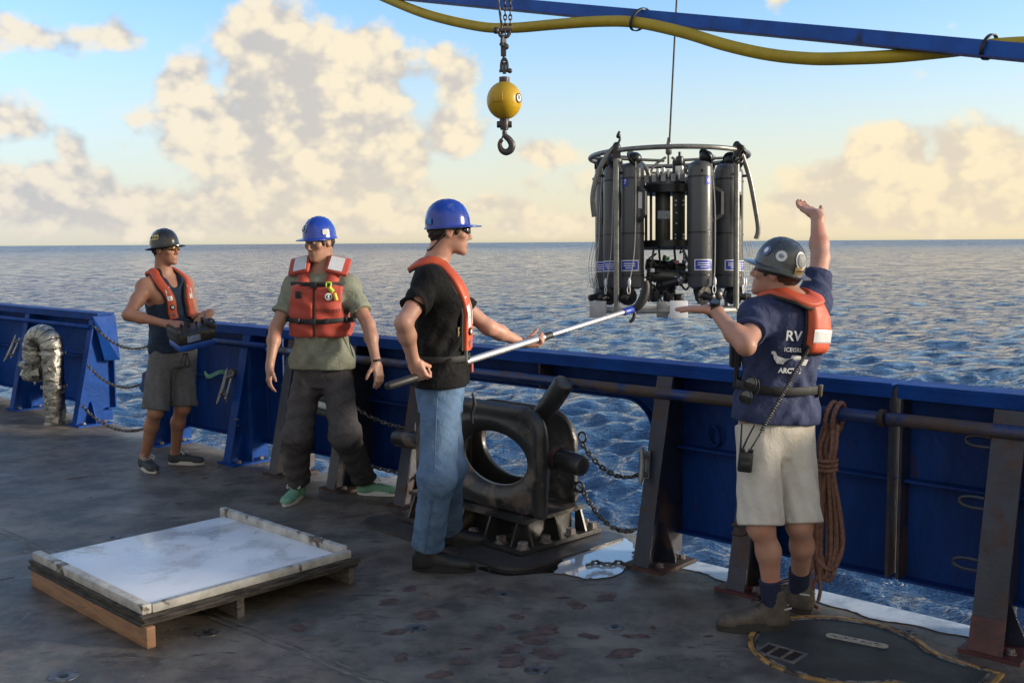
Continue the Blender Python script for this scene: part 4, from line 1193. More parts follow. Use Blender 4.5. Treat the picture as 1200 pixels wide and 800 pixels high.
b = MB(); b.cyl(RP(lx(793), -.14, lz(199)), RP(lx(793), -.14, lz(188)), .026, 16, .008); b.tube([RP(lx(793), -.14, lz(188)), RP(lx(793), -.14, lz(183))], .010, 8); b.build('altimeter_cap', m_dark, ros, 50)
cbox(lx(793), -.13, lz(217), .07, .06, .012, 'altimeter_clamp', m_dark)
b = MB(); b.tube(catmull([RP(lx(800), -.14, lz(204)), RP(lx(808), -.14, lz(198)), RP(lx(812), -.12, lz(214)), RP(lx(806), -.1, lz(226))], 5), .006, 6); b.build('cable', m_dark, ros, 60)
b = MB(); b.tube(catmull([RP(lx(765), -.12, lz(214)), RP(lx(768), -.13, lz(206)), RP(lx(776), -.12, lz(210)), RP(lx(778), -.1, lz(226))], 5), .006, 6); b.build('cable', m_dark, ros, 60)
for k, (px, py) in enumerate(((768, 207), (774, 206), (780, 208))):
    b = MB(); b.cyl(RP(lx(px), -.15, lz(py + 5)), RP(lx(px), -.15, lz(py - 5)), .014, 10, .003); b.build('release_pin', m_silver, ros, 50)

# bottles
def bottle(a, num=None):
    r = .425; rad = .080; z0, z1 = lz(334), lz(207)
    cb = MB(); C_ = RPa(a, r, 0)
    up = RT @ Vector((0, 0, 1)); outw = (RPa(a, 1, 0) - RPa(a, 0, 0)).normalized(); tang = up.cross(outw)
    def BQ(t, o, z): return C_ + tang * t + outw * o + up * z
    cb.lathe(C_ , [(rad * .55, z0 - .030), (rad * .9, z0 - .018), (rad, z0), (rad, z1), (rad * .97, z1 + .012), (rad * .82, z1 + .036), (rad * .55, z1 + .046)], 30, RT)
    o = cb.build('bottle', m_pvc, ros, 40)
    for z in (z1 - .055, (z0 + z1) / 2 - .04, z0 + .06):
        MB().lathe(C_, [(rad + .0005, z - .005), (rad + .003, z - .005), (rad + .003, z + .005), (rad + .0005, z + .005)], 30, RT, cap=False).build('hose_clamp', m_dark, o, 40)
    # open end caps swung out on their lanyards
    b = MB(); b.ball(BQ(.035, .015, z1 + .075), .046, 16, (1, 1, .9)); b.lathe(BQ(.030, .02, z1 + .075), [(.058, -.006), (.060, 0), (.058, .006)], 20, frame(tang + up * .6)); b.build('top_cap', m_dark, o, 50)
    b = MB(); R2 = frame(outw - up * .2 + tang * .35)
    b.lathe(BQ(.0, .05, z0 - .075), [(.020, -.055), (.050, -.035), (.063, -.008), (.065, .0), (.063, .008), (.030, .012), (.024, .03), (.022, .085), (.012, .09)], 20, R2); b.build('bottom_cap', m_dark, o, 50)
    # side handle
    pts = [BQ(rad * .9, .03, z1 - .12), BQ(rad + .055, .045, z1 - .15), BQ(rad + .055, .045, z1 - .30), BQ(rad * .9, .03, z1 - .34)]
    hb = MB()
    for p, q in zip(pts, pts[1:]): hb.bar(p, q, .022, .020, outw)
    hb.build('handle', m_dark, o, 40)
    # valve, lanyard and snap link
    MB().tube(catmull([BQ(.06, rad * .5, z1 + .05), BQ(.075, rad * .75, z1 - .25), BQ(.07, rad * .9, z0 + .2), BQ(.045, .10, z0 - .02)], 6), .0032, 5).build('lanyard', m_line, o, 60)
    b = MB(); b.ball(BQ(.052, .10, z0 + .015), .016, 8, (.7, .7, 1.9)); b.tube([BQ(.047 + .012 * math.cos(t), .10, z0 - .035 + .028 * math.sin(t)) for t in [2 * math.pi * j / 12 for j in range(12)]], .003, 5, closed=True); b.build('snap_link', m_white_l, o, 60)
    b = MB(); b.cyl(BQ(-.03, rad * .93, z1 - .02), BQ(-.03, rad * 1.25, z1 - .02), .009, 8); b.build('vent_screw', m_dark, o, 60)
    def wrap(t0, t1, za, zb, off, name, mat, par):
        n = 8; q = MB(); L = []
        for k in range(n + 1):
            t = (t0 + (t1 - t0) * k / n); d = outw * math.cos(t) + tang * math.sin(t)
            L.append((C_ + d * (rad + off) + up * za, C_ + d * (rad + off) + up * zb))
        V_ = [[q.b.verts.new(p) for p in l] for l in L]
        for A_, B_ in zip(V_, V_[1:]): q.b.faces.new((A_[0], B_[0], B_[1], A_[1]))
        return q.build(name, mat, par, 60)
    face = -a * .55         # stickers sit on the side turned to the deck
    lw = wrap(face - .78, face + .78, lz(319), lz(307), .0025, 'sticker', m_white_l, o)
    wrap(face - .70, face + .70, lz(318), lz(308), .0033, 'sticker_field', m_blue_l, o)
    for zz in (310.8, 313.2, 315.6):
        ln = .5 if zz < 315 else .3
        wrap(face - ln, face + ln * .9, lz(zz + .45), lz(zz - .45), .0040, 'sticker_print', m_white_l, o)
    if num:
        na = face + (.35 if num == '6' else -.35)
        wrap(na - .26, na + .26, lz(225.5), lz(216.5), .0025, 'number_tag', m_blue_l, o)
        d = outw * math.cos(na) + tang * math.sin(na); tx = -outw * math.sin(na) + tang * math.cos(na)
        text('number', num, .040, C_ + d * (rad + .0035) + up * lz(221), tx, up, m_white_l, o, .0004, bold=.0006)
        if num == '7': wrap(face + .75, face + 1.15, lz(250), lz(232), .0025, 'paper_label', m_white_l, o)
    return o
for a, n_ in ((-43, '7'), (-66, None), (-89, None), (-112, None), (-135, None), (20, '6'), (56, None), (80, None), (104, None), (128, None)):
    bottle(R_(a), n_)
# sensors slung under the middle
rg = random.Random(21)
def sens(a, b_, r, name, mat, cap=True):
    m = MB(); m.cyl(a, b_, r, 14, min(.006, r * .3)); return m.build(name, mat, ros, 50)
sens(RP(lx(756), -.10, lz(322)), RP(lx(800), -.14, lz(326)), .045, 'sensor_housing', m_ti)
sens(RP(lx(758), .02, lz(310)), RP(lx(804), .04, lz(316)), .040, 'sensor_housing', m_dark)
sens(RP(lx(766), -.17, lz(336)), RP(lx(790), -.20, lz(330)), .030, 'sensor_housing', m_dark)
for px, py, y in ((765, 348, -.12), (780, 348, -.14), (793, 350, -.10), (772, 342, .05), (788, 343, .06), (756, 345, -.02)):
    b = MB(); c = RP(lx(px), y, lz(py)); b.cyl(c + Vector((0, 0, .03)), c - Vector((0, 0, .03)), .034, 14, .006); b.lathe(c - Vector((0, 0, .036)), [(.020, 0), (.030, .003), (.026, .012)], 14); b.build('sensor_head', m_dark, ros, 50)
for k in range(26):
    px = 757 + rg.random() * 46; py = 300 + rg.random() * 42; y = rg.uniform(-.22, .08)
    p = RP(lx(px), y, lz(py)); pts = [p]
    for j in range(3): pts.append(pts[-1] + Vector((rg.uniform(-.06, .06), rg.uniform(-.04, .04), rg.uniform(-.07, .05))))
    MB().tube(catmull(pts, 5), rg.choice((.005, .006, .008)), 6).build('cable', rg.choice((m_dark, m_dark, m_rubber, m_ti)), ros, 60)
for k in range(16):
    px = 758 + rg.random() * 44; py = 306 + rg.random() * 36
    p = RP(lx(px), rg.uniform(-.20, -.08), lz(py)); d = Vector((rg.uniform(-1, 1), rg.uniform(-1, -.2), rg.uniform(-1, 1))).normalized()
    sens(p, p + d * rg.uniform(.03, .06), rg.uniform(.010, .020), 'connector', rg.choice((m_dark, m_dark, m_silver, m_ti)))
for px, py, c in ((777, 305, 'green'), (788, 309, 'pink'), (760, 318, 'white'), (803, 318, 'white')):
    mm = {'green': M('green_plug', (.05, .26, .06), .5), 'pink': M('pink_plug', (.35, .12, .16), .5), 'white': m_white_l}[c]
    MB().box(RP(lx(px), -.21, lz(py)), (.028, .03, .026), RT, .004).build('plug', mm, ros, 40)
for px in (772, 790):   # legs of the sensor cage
    MB().cyl(RP(lx(px), -.02, lz(290)), RP(lx(px) + .02, -.02, lz(330)), .008, 8).build('cage_leg', m_dark, ros, 60)
for s, x0, x1 in ((-1, 764, 757), (1, 797, 812)):
    b = MB(); b.bar(RP(lx(x0), -.12, lz(292)), RP(lx(x1), -.18, lz(332)), .012, .012); b.build('cage_strut', m_tube, ros, 40)
    b = MB(); q = [RP(lx(x1) + s * .0, -.18, lz(328)), RP(lx(x1) + s * -.01, -.2, lz(342)), RP(lx(x1 + s * 3), -.22, lz(352))]; b.ribbon(catmull(q, 5), [(-s, -.4, .3)] * 11, .04, .012); b.build('guard_strap', m_dark, ros, 40)
cbox(0, 0.0, lz(292.5), .36, .08, .012, 'cage_top', m_tube)
# pale vanes bolted to the bottom ring
def vane(px, w, h, y, tone, tilt=0.0, name='vane'):
    o = MB().box(RP(lx(px), y, lz(361.5)), (w, .010, h), RT @ Matrix.Rotation(tilt, 3, 'Z'), .007).build(name, tone, ros, 40)
    return o
vane(697, .135, .112, -.30, m_pale, R_(-40)); vane(764, .075, .105, -.522, M('grey_vane', (.22, .22, .21), .5, var=.15, scale=14), 0)
vane(781, .118, .115, -.552, m_white_l, 0); vane(868, .15, .10, -.30, M('buff_vane', (.36, .34, .29), .5, var=.15, scale=14), R_(40))
for s, px in ((-1, 691), (1, 874)):
    for k in range(3):
        x = lx(px + s * (-3 + 3 * k)); MB().tube(catmull([RP(x - s * .03, -.2, lz(285)), RP(x, -.2, lz(310)), RP(x + .01, -.2, lz(330)), RP(x + .028, -.2, lz(338)), RP(x + .018, -.2, lz(326)), RP(x - .01, -.2, lz(336))], 5), .0022, 5).build('nylon_line', m_line, ros, 60)
# hoisting wire
b = MB(); wt = RP(0, 0, lz(186)); b.tube([wt, AY(793, 0, 7.15), AY(799, -420, 7.15)], .0065, 8)
o = b.build('hoist_wire', M('wire_rope', (.06, .06, .06), .5, .5, var=.3, scale=60), None, 60); tag(o, 'thin dark hoisting wire holding up the water sampling frame', 'wire')
MB().tube([wt + Vector((0, 0, .03)), wt - Vector((0, 0, .05))], .010, 8).build('lifting_eye', m_tube, o, 60)
b = MB(); b.lathe(wt + Vector((0, 0, .015)), [(.012, 0), (.022, .01), (.022, .05), (.009, .12)], 12); b.build('wire_socket', m_tube, o, 50)

# ------------------------------------------------------------------ boom, hose, crane hook
bA, bB = AY(470, -7, 8.6), AY(1290, 69.5, 5.1)
boom = empty('boom', bA, 'blue steel boom slanting across the top right corner', 'boom')
bd = (bB - bA).normalized(); bR = frame(bd, Vector((0, 0, 1)))
b = MB(); e0, e1_ = bA - bd * 3.0, bB + bd * 2.2; c = (e0 + e1_) / 2; L = (e1_ - e0).length
b.box(c, (.078, .075, L), bR); b.build('beam', m_boom, boom, 30, .008)
b = MB(); b.box(c - bR @ Vector((.043, 0, 0)), (.008, .11, L), bR); b.build('lower_flange', M('boom_dark_edge', (.011, .030, .15), .5, var=.3, scale=6), boom, 30)  # lower flange in a darker blue than the beam
hp = [AY(430, -12, 8.3), AY(447, -4, 8.25), AY(500, 17, 8.0), AY(560, 31, 7.8), AY(600, 33, 7.6), AY(650, 29, 7.35), AY(700, 25.5, 7.1), AY(745, 26.5, 6.95), AY(800, 38, 6.75), AY(850, 53, 6.55), AY(900, 64, 6.35), AY(950, 69, 6.15), AY(1000, 68.5, 5.95), AY(1050, 64, 5.8), AY(1110, 56.5, 5.6), AY(1170, 53, 5.55), AY(1230, 50, 5.4), AY(1300, 46, 5.2)]
hpx = [430, 447, 500, 560, 600, 650, 700, 745, 800, 850, 900, 950, 1000, 1050, 1110, 1170, 1230, 1300]
hpy = [-12, -4, 17, 31, 33, 29, 25.5, 26.5, 38, 53, 64, 69, 68.5, 66, 60, 53, 50, 46]
def beam_at(px):
    # depth of the boom where it is seen at this bearing
    t_ = (px - 600) / FPX; q = (t_ * bA.y - bA.x) / ((bB.x - bA.x) - t_ * (bB.y - bA.y)); return bA.y + (bB.y - bA.y) * q
hp = [AY(x, y, beam_at(x) + (-.085 if x <= 960 else (-.02 if x <= 1000 else (.03 if x <= 1050 else .095)))) for x, y in zip(hpx, hpy)]
hp = [hp[0] + (hp[0] - hp[1]) * 1.2 - bd * 2.2 + Vector((0, 0, .5)), hp[0] + (hp[0] - hp[1]) * .6 - bd * .8 + Vector((0, 0, .12))] + hp + [hp[-1] + bd * .9 + Vector((0, .02, .02)), hp[-1] + bd * 2.0]
b = MB(); b.tube(catmull(hp, 8), .0365, 14)
o = b.build('yellow_hose', m_hose, None, 70); tag(o, 'thick yellow hose looping along the blue boom overhead', 'hose')
for px, py in ((744, 23), (1153, 57)):
    q = min(catmull(hp, 8), key=lambda p: abs(600 + p.x / p.y * FPX - px)); r1 = .062
    t_ = (q - bA).dot(bd); bc = bA + bd * t_
    cc_ = (q + bc) / 2; ax = (bc - q); hl = ax.length / 2; ax.normalize(); sd = bd.cross(ax).normalized()
    ring = [cc_ + ax * (math.cos(t) * (hl + .055)) + sd * math.sin(t) * .060 for t in [2 * math.pi * k / 28 for k in range(28)]]
    MB().ribbon(ring, [(p - cc_) for p in ring], .022, .006, closed=True).build('strap_tie', m_rubber, boom, 50)
HS = 7.0 / FPX
def HP(px, py, dy=0.0): return AY(px, py, 7.0 + dy)
hk = empty('crane_hook', HP(591, 118), 'yellow ball weight with a steel hook hanging from a chain', 'crane hook')
m_hook = M('worn_hook_steel', (.075, .068, .072), .45, .6, var=.3, scale=14, second=(.10, .06, .045), thr=(.55, .7), sscale=8)
b = MB(); b.ball(HP(591, 118), .117, 36, (1, 1, 1.06)); ball = b.build('ball_weight', m_yellow, hk, 80)
b = MB(); c = HP(591, 118) + Vector((-.045, -.1105, .012)); R3 = frame(c - HP(591, 118), (1, 0, 0))
b.box(c, (.075, .062, .006), Matrix((Vector((1, -.35, 0)).normalized(), Vector((.35, 1, 0)).normalized(), Vector((0, 0, 1)))).transposed() @ Matrix.Rotation(R_(90), 3, 'X'), .002); b.build('cover_plate', m_yellow, ball, 40)
d = Vector((.82, -.56, .06)).normalized(); c = HP(591, 118) + d * .1175
b = MB(); b.lathe(c - d * .004, [(.032, 0), (.032, .004), (.022, .0045)], 24, frame(d)); b.build('emblem', m_rubber, ball, 40)
b = MB(); b.lathe(c - d * .0005, [(.023, 0), (.023, .0016)], 20, frame(d)); b.build('emblem_disc', m_white_l, ball, 40)
text('emblem_mark', 'R', .04, c + d * .002, Vector((0, 0, 1)).cross(d), (0, 0, 1), m_rubber, ball, .0006, bold=.001)
b = MB(); c = HP(591, 96); b.lathe(c, [(.034, -.03), (.036, -.02), (.034, .030), (.020, .032)], 20); b.build('top_collar', m_hook, hk, 40)
b = MB(); b.box(HP(591, 80), (.022, .020, .075)); b.box(HP(590, 60) + Vector((0, 0, .01)), (.036, .030, .085)); b.build('swivel', m_hook, hk, 30, .005)
def shackle(c, w, h, r, name='shackle', R=Matrix.Identity(3)):
    b = MB(); P = [Vector((-w, 0, -h)), Vector((-w * 1.05, 0, -h * .2)), Vector((-w * .75, 0, h * .6)), Vector((0, 0, h)), Vector((w * .75, 0, h * .6)), Vector((w * 1.05, 0, -h * .2)), Vector((w, 0, -h))]
    b.tube(catmull([c + R @ p for p in P], 4), r, 8); b.cyl(c + R @ Vector((-w * 1.7, 0, -h)), c + R @ Vector((w * 1.7, 0, -h)), r * 1.2, 10); b.ball(c + R @ Vector((w * 1.8, 0, -h)), r * 1.9, 10)
    return b.build(name, m_hook, hk, 50)
MB().tube([HP(590.5, 72), HP(590.5, 44)], .010, 8).build('link_bar', m_hook, hk, 60)
shackle(HP(591, 76), .020, .040, .009); shackle(HP(590, 48), .026, .03, .011, R=Matrix.Rotation(R_(70), 3, 'Z'))
shackle(HP(591, 40), .030, .022, .012, R=Matrix.Rotation(R_(180), 3, 'Y'))
for (x0, y0, x1, y1) in ((589, 40, 575, -70), (592, 40, 592, -70), (598, 40, 598, -70)):
    if x0 == 598 or x0 == 592:
        b = MB(); n = 20
        for k in range(n):
            c = HP(x0, y0 + (y1 - y0) * (k + .5) / n); t = k % 2
            b.tube([c + Vector(((.010 * math.cos(a)) * t, (.010 * math.cos(a)) * (1 - t), .020 * math.sin(a))) for a in [2 * math.pi * j / 10 for j in range(10)]], .0045, 6, closed=True)
        b.build('hanging_chain', m_hook, hk, 60)
    else:
        MB().cyl(HP(x0, y0), HP(x1, y1), .008, 8).build('hanger_rod', m_hook, hk, 60)
b = MB(); c = HP(591, 146); b.cyl(c + Vector((-.05, 0, 0)), c + Vector((.05, 0, 0)), .022, 12, .004); b.lathe(c, [(.026, -.035), (.032, -.01), (.032, .03), (.024, .045)], 16); b.build('hook_swivel', m_hook, hk, 40)
pts = [HP(591, 153), HP(592, 159), HP(597, 164), HP(600, 170), HP(598, 176), HP(592.5, 178.5), HP(587.5, 175.5), HP(585.5, 169), HP(588, 163.5)]
P = catmull(pts, 5); n = len(P); rad = [.014 + .010 * math.sin(math.pi * min(1, i / n * 1.15)) * (1 if i < n * .8 else 1 - (i / n - .8) * 3.2) for i in range(n)]
MB().tube(P, rad, 12).build('hook', m_hook, hk, 70)
MB().tube([HP(590.5, 157), HP(587.5, 164)], .006, 8).build('hook_latch', m_hook, hk, 60)

# ------------------------------------------------------------------ people
def skin(name, base): return M(name, base, .5, var=.10, scale=9, bump=.0006, bscale=240, second=tuple(c * f for c, f in zip(base, (1.12, .82, .78))), thr=(.5, .75), sscale=7, sss=.10)
m_eye = M('eye_white', (.6, .58, .55), .2, var=.02); m_iris = M('iris', (.02, .015, .01), .15)
m_lens = M('dark_lens', (.010, .010, .012), .06, var=.05, coat=1.0)
def npv(v): return np.array(v, float)
def fr(x, y, z): return np.array([npv(x), npv(y), npv(z)]).T
def unit(v): v = npv(v); return v / np.linalg.norm(v)
def reach(S, L, px, py, far):
    """point on the line of sight at distance L from joint S"""
    o = np.array([0, 0, EYE]); d = unit(ray(px, py)); w = npv(S) - o
    t = w @ d; c = w @ w - t * t; q = L * L - c
    if q <= 0: 
        p = o + d * t; return npv(S) + unit(p - npv(S)) * L
    return o + d * (t + (math.sqrt(q) if far else -math.sqrt(q)))
TORSO = [(-.10, .125, .090, 0, 0), (-.04, .160, .112, 0, -.004), (.04, .166, .118, 0, -.002), (.12, .156, .112, 0, .006), (.20, .150, .110, 0, .008), (.28, .156, .116, 0, .006), (.36, .168, .123, 0, .002), (.44, .170, .118, 0, -.006), (.50, .150, .100, 0, -.016), (.545, .105, .078, 0, -.022), (.58, .062, .060, 0, -.018)]
class Person:
    def __init__(s, label, base, k, phi, hip, neck, headdir, head_px, Y0, sk, res=.006, belly=0.0, tilt=None):
        s.k = k; s.hk = k * .95; s.res = res; s.sk = sk
        s.root = empty('person', base, label, 'person')
        s.hip = npv(hip); s.neck = npv(neck)
        z = unit(s.neck - s.hip); f = npv((math.cos(R_(phi)), math.sin(R_(phi)), 0)); f = unit(f - z * (f @ z)); l = np.cross(z, f)
        s.T = fr(l, f, z)            # torso frame: left, front, up
        s.Tl = np.linalg.norm(s.neck - s.hip) / .575
        s.prof = [(r[0] * s.Tl, r[1] * k, r[2] * k + belly * math.exp(-((r[0] - .14) / .11) ** 2) * .5, 0, r[4] * k + belly * math.exp(-((r[0] - .14) / .11) ** 2) * .5) for r in TORSO]
        s.sh = [s.tp(sg * .172 * k, -.012, .475 * s.Tl) for sg in (1, -1)]      # left, right
        s.hj = [s.tp(sg * .088 * k, 0, -.02) for sg in (1, -1)]
        hf = unit(headdir); hu = unit(npv((0, 0, 1)) - hf * hf[2])
        if tilt is not None: hu = unit(hu + npv(tilt)); hf = unit(hf - hu * (hf @ hu))
        s.Hd = fr(np.cross(hu, hf), hf, hu); s.hc = npv(AY(head_px[0], head_px[1], Y0))
        s.arms = {}; s.legs = {}; s.pp = 2.25; s.hat_tilt = 6
    def tp(s, x, y, z): return s.hip + s.T @ npv((x, y, z))
    def hp(s, x, y, z): return Vector(s.hc + s.Hd @ (npv((x, y, z)) * s.hk))
    def ts(s, th, z, off=0.0):
        """point on the trunk: th degrees from the left side over the front, height z"""
        P = npv(s.prof); zz = z * s.Tl; q = [np.interp(zz, P[:, 0], P[:, c]) for c in range(1, 5)]
        a = R_(th); n = s.T @ unit((math.cos(a) / q[0], math.sin(a) / q[1], 0)); e = s.pp
        f = (abs(math.cos(a)) ** e + abs(math.sin(a)) ** e) ** (-1 / e)
        return Vector(s.hip + s.T @ npv(((q[0]) * f * math.cos(a) + q[2], (q[1]) * f * math.sin(a) + q[3], zz)) + n * off), Vector(n)
    def arm(s, i, elbow, wrist, hand_z, palm, curls, thumb=None, spread=0.0, thumbc=(0.5, .3)):
        s.arms[i] = dict(e=npv(elbow), w=npv(wrist), hz=unit(hand_z), palm=unit(palm), curls=curls, spread=spread, thumb=thumb, thumbc=thumbc)
    def leg(s, i, knee, ankle, toe):
        s.legs[i] = dict(k=npv(knee), a=npv(ankle), toe=unit((toe[0], toe[1], 0)))
    # --- body
    def body(s):
        k = s.k; pts = [s.hc, s.hip] + [a[q] for a in s.arms.values() for q in ('e', 'w')] + [a['w'] + a['hz'] * .2 for a in s.arms.values()] + [a[q] for a in s.legs.values() for q in ('k', 'a')]
        lo = np.min(pts, 0) - .24; hi = np.max(pts, 0) + .24; lo[2] = -.01
        v = Vol(lo, hi, s.res)
        v.loft(s.hip, s.T, s.prof, .03, p=2.2)
        for i, sg in ((0, 1), (1, -1)):
            if i in s.arms:
                A = s.arms[i]; S = s.sh[i]; e, w = A['e'], A['w']
                v.cap(s.tp(sg * .05 * k, -.03, .535 * s.Tl), S, .046 * k, .052 * k, .06)
                v.ell(S, (.060 * k, .060 * k, .062 * k), None, .05)
                v.cap(s.tp(sg * .11 * k, .06 * k, .40 * s.Tl), S, .05 * k, .045 * k, .06)   # pectoral to shoulder
                m = S * .55 + e * .45
                v.cap(S, m, .054 * k, .050 * k, .03); v.cap(m, e, .049 * k, .039 * k, .03)
                m = e * .68 + w * .32
                v.cap(e, m, .040 * k, .043 * k, .025)
                v.cap(m, w, .042 * k, .027 * k, .025, sc=(1.0, .88), up=A['palm'])
                s.hand(v, A, sg)
        for i, sg in ((0, 1), (1, -1)):
            if i in s.legs:
                L = s.legs[i]; h = s.hj[i]; kn, an = L['k'], L['a']
                m = h * .6 + kn * .4
                v.cap(h, m, .086 * k, .074 * k, .04); v.cap(m, kn, .074 * k, .056 * k, .03)
                d = unit(an - kn); fw = npv(L['toe'])
                m = kn * .68 + an * .32 - fw * .014
                v.cap(kn, m, .050 * k, .052 * k, .03); v.cap(m, an, .051 * k, .034 * k, .03)
                v.ell(kn + fw * .022, (.042 * k, .042 * k, .05 * k), None, .03)
                v.cap(an, an + npv((0, 0, -.04)), .036 * k, .036 * k, .02)
        s.head(v)
        s.skin_obj = v.build('body', s.sk, s.root, 1)
        for sg in (1, -1):
            b = MB(); b.ball(s.hp(sg * .031, .0795, .012), .0120 * k, 12); e = b.build('eye', m_eye, s.skin_obj, 80)
            MB().lathe(s.hp(sg * .031, .0900, .0115), [(.0044 * k, 0), (.0042 * k, .0008), (.002 * k, .0012)], 10, frame(Vector(s.Hd[:, 1]))).build('iris', m_iris, e, 80)
            MB().tube([s.hp(sg * x, y, z) for x, y, z in ((.013, .0925, .030), (.024, .093, .034), (.036, .089, .034), (.047, .079, .028))], [.0018, .0026, .0024, .0014], 6).build('eyebrow', M('brow_hair', (.07, .042, .028), .7), s.skin_obj, 80)
    def head(s, v):
        k = s.hk; H = s.Hd; hp = lambda *a: npv(s.hp(*a))
        v.ell(hp(0, -.014, .036), npv((.075, .096, .086)) * k, H, .02)
        v.loft(s.hc, H, [tuple(q * k for q in r) for r in [(-.116, .016, .016, 0, .064), (-.105, .032, .034, 0, .054), (-.08, .048, .056, 0, .036), (-.04, .060, .071, 0, .022), (0, .067, .077, 0, .016), (.05, .071, .082, 0, .004)]], .025)
        v.cap(hp(-.034, .082, .029), hp(.034, .082, .029), .011 * k, .011 * k, .018)
        v.cap(hp(0, .091, .018), hp(0, .110, -.026), .0075 * k, .0115 * k, .012)
        for g in (1, -1):
            v.ell(hp(g * .011, .098, -.031), npv((.009, .010, .008)) * k, H, .006)
            v.ell(hp(g * .046, .062, -.014), npv((.022, .022, .018)) * k, H, .02)
            v.ell(hp(g * .031, .0925, .012), npv((.016, .007, .009)) * k, H, .010, 'sub')
            v.ell(hp(g * .078, -.010, -.002), npv((.010, .021, .033)) * k, H, .006)
            v.ell(hp(g * .089, -.006, .004), npv((.006, .011, .018)) * k, H, .006, 'sub')
        v.cap(hp(-.019, .0885, -.057), hp(.019, .0885, -.057), .0065 * k, .0065 * k, .006)
        v.cap(hp(-.016, .0880, -.070), hp(.016, .0880, -.070), .0070 * k, .0070 * k, .006)
        v.cap(hp(-.020, .099, -.0635), hp(.020, .099, -.0635), .0022 * k, .0022 * k, .004, 'sub')
        v.ell(hp(0, .077, -.101), npv((.020, .016, .016)) * k, H, .015)
        nb = s.tp(0, -.020, .545 * s.Tl)
        v.cap(nb, hp(0, -.022, -.055), .060 * k, .056 * k, .03)
        v.cap(s.tp(0, -.05, .52 * s.Tl), hp(0, -.045, -.05), .055 * k, .042 * k, .04)
    def hand(s, v, A, sg):
        k = s.k; z = A['hz']; y = A['palm'] - z * (A['palm'] @ z); y = unit(y)
        x = np.cross(y, z) * sg           # towards the thumb
        if A.get('thumb') is not None and A['thumb'] < 0: x = -x
        R = fr(x, y, z); w = A['w']
        P = lambda a, b, c: w + R @ (npv((a, b, c)) * k)
        v.cap(P(0, 0, -.02), P(0, 0, .02), .027 * k, .027 * k, .02, sc=(1.0, .75), up=y)
        v.box(P(0, .0, .052), npv((.039, .014, .040)) * k, R if np.linalg.det(R) > 0 else fr(-x, y, z), .012, .018)
        for j, (bx, ln) in enumerate(((.030, .070), (.010, .078), (-.010, .072), (-.029, .056))):
            c = A['curls'][j]; p = P(bx, .0, .086); ang = 0.0
            sp_ = (1.5 - j) * A['spread']
            for q, (f, r0, r1) in enumerate(((.44, .0100, .0090), (.31, .0090, .0082), (.25, .0082, .0070))):
                ang += c[q]
                d = z * math.cos(ang) * math.cos(sp_) + y * math.sin(ang) + x * math.sin(sp_) * math.cos(ang)
                p2 = p + d * ln * f * k; v.cap(p, p2, r0 * k, r1 * k, .006); p = p2
        t0, t1 = A['thumbc']
        p = P(.028, .006, .022); d = unit(x * math.cos(t0) * .75 + z * .7 + y * math.sin(t0) * .9)
        p2 = p + d * .042 * k; v.cap(p, p2, .0145 * k, .0115 * k, .012)
        d = unit(d + y * math.sin(t1) * .7 + z * .35); p3 = p2 + d * .030 * k; v.cap(p2, p3, .0112 * k, .0098 * k, .006)
        d = unit(d + y * math.sin(t1) * .5 + z * .2); v.cap(p3, p3 + d * .024 * k, .0098 * k, .0080 * k, .006)
    # --- clothes
    def vol(s, lo, hi, res=None): return Vol(npv(lo), npv(hi), res or s.res)
    def bounds(s, z0, z1, pad=.36):
        c0, c1 = s.tp(0, 0, z0 * s.Tl), s.tp(0, 0, z1 * s.Tl)
        return np.minimum(c0, c1) - pad, np.maximum(c0, c1) + pad
    def tee(s, mat, hem=-.10, sleeve=.62, off=.014, slack=.016, top=.56, name='shirt', seed=0, sl_r=.068, hipr=.128):
        k = s.k; lo, hi = s.bounds(hem, top)
        v = s.vol(lo, hi)
        rows = [r for r in s.prof if hem * s.Tl + .01 < r[0] < top * s.Tl - .005]
        P = npv(s.prof); g = lambda z: tuple(np.interp(z * s.Tl, P[:, 0], P[:, c]) for c in range(1, 5))
        rows = [(hem * s.Tl, *g(hem))] + rows + [(top * s.Tl, *g(top))]
        def loosen(z): return slack * math.exp(-((z / s.Tl - .06) / .14) ** 2)
        rows = [(r[0], max(r[1], .158 * k if r[0] < .05 else 0) + loosen(r[0]), max(r[2], .112 * k if r[0] < .05 else 0) + loosen(r[0]), r[3], r[4]) for r in rows]
        ph = seed * 1.7
        def folds(x, y, z):
            a = np.arctan2(y, x); t = z / s.Tl
            w = np.clip((.46 - t) / .25, .15, 1)
            return w * (.0070 * np.sin(a * 4 + t * 16 + ph + 1.5 * np.sin(t * 19 + a * 2 + ph)) + .0055 * np.sin(a * 7 - t * 34 + ph * 2 + np.sin(a * 3)) + .003 * np.sin(a * 13 + t * 47 + ph)) + (1 - w) * .0035 * np.sin(x * 60 + t * 30 + ph)
        v.loft(s.hip, s.T, rows, .03, p=2.25, off=off, disp=folds, rnd=.008)
        for i, sg in ((0, 1), (1, -1)):
            if i not in s.arms: continue
            S = s.sh[i]; e = s.arms[i]['e']; d = unit(e - S); L = np.linalg.norm(e - S)
            v.cap(s.tp(sg * .05 * k, -.03, .532 * s.Tl), S, .052 * k, .062 * k, .06)
            v.ell(S, npv((.070, .070, .072)) * k, None, .05)
            v.cap(s.tp(sg * .11 * k, .055 * k, .40 * s.Tl), S, .058 * k, .052 * k, .06)
            X = unit(np.cross(d, s.T[:, 1])) if abs(d @ s.T[:, 1]) < .9 else unit(np.cross(d, s.T[:, 2]))
            F = fr(X, np.cross(d, X), d)
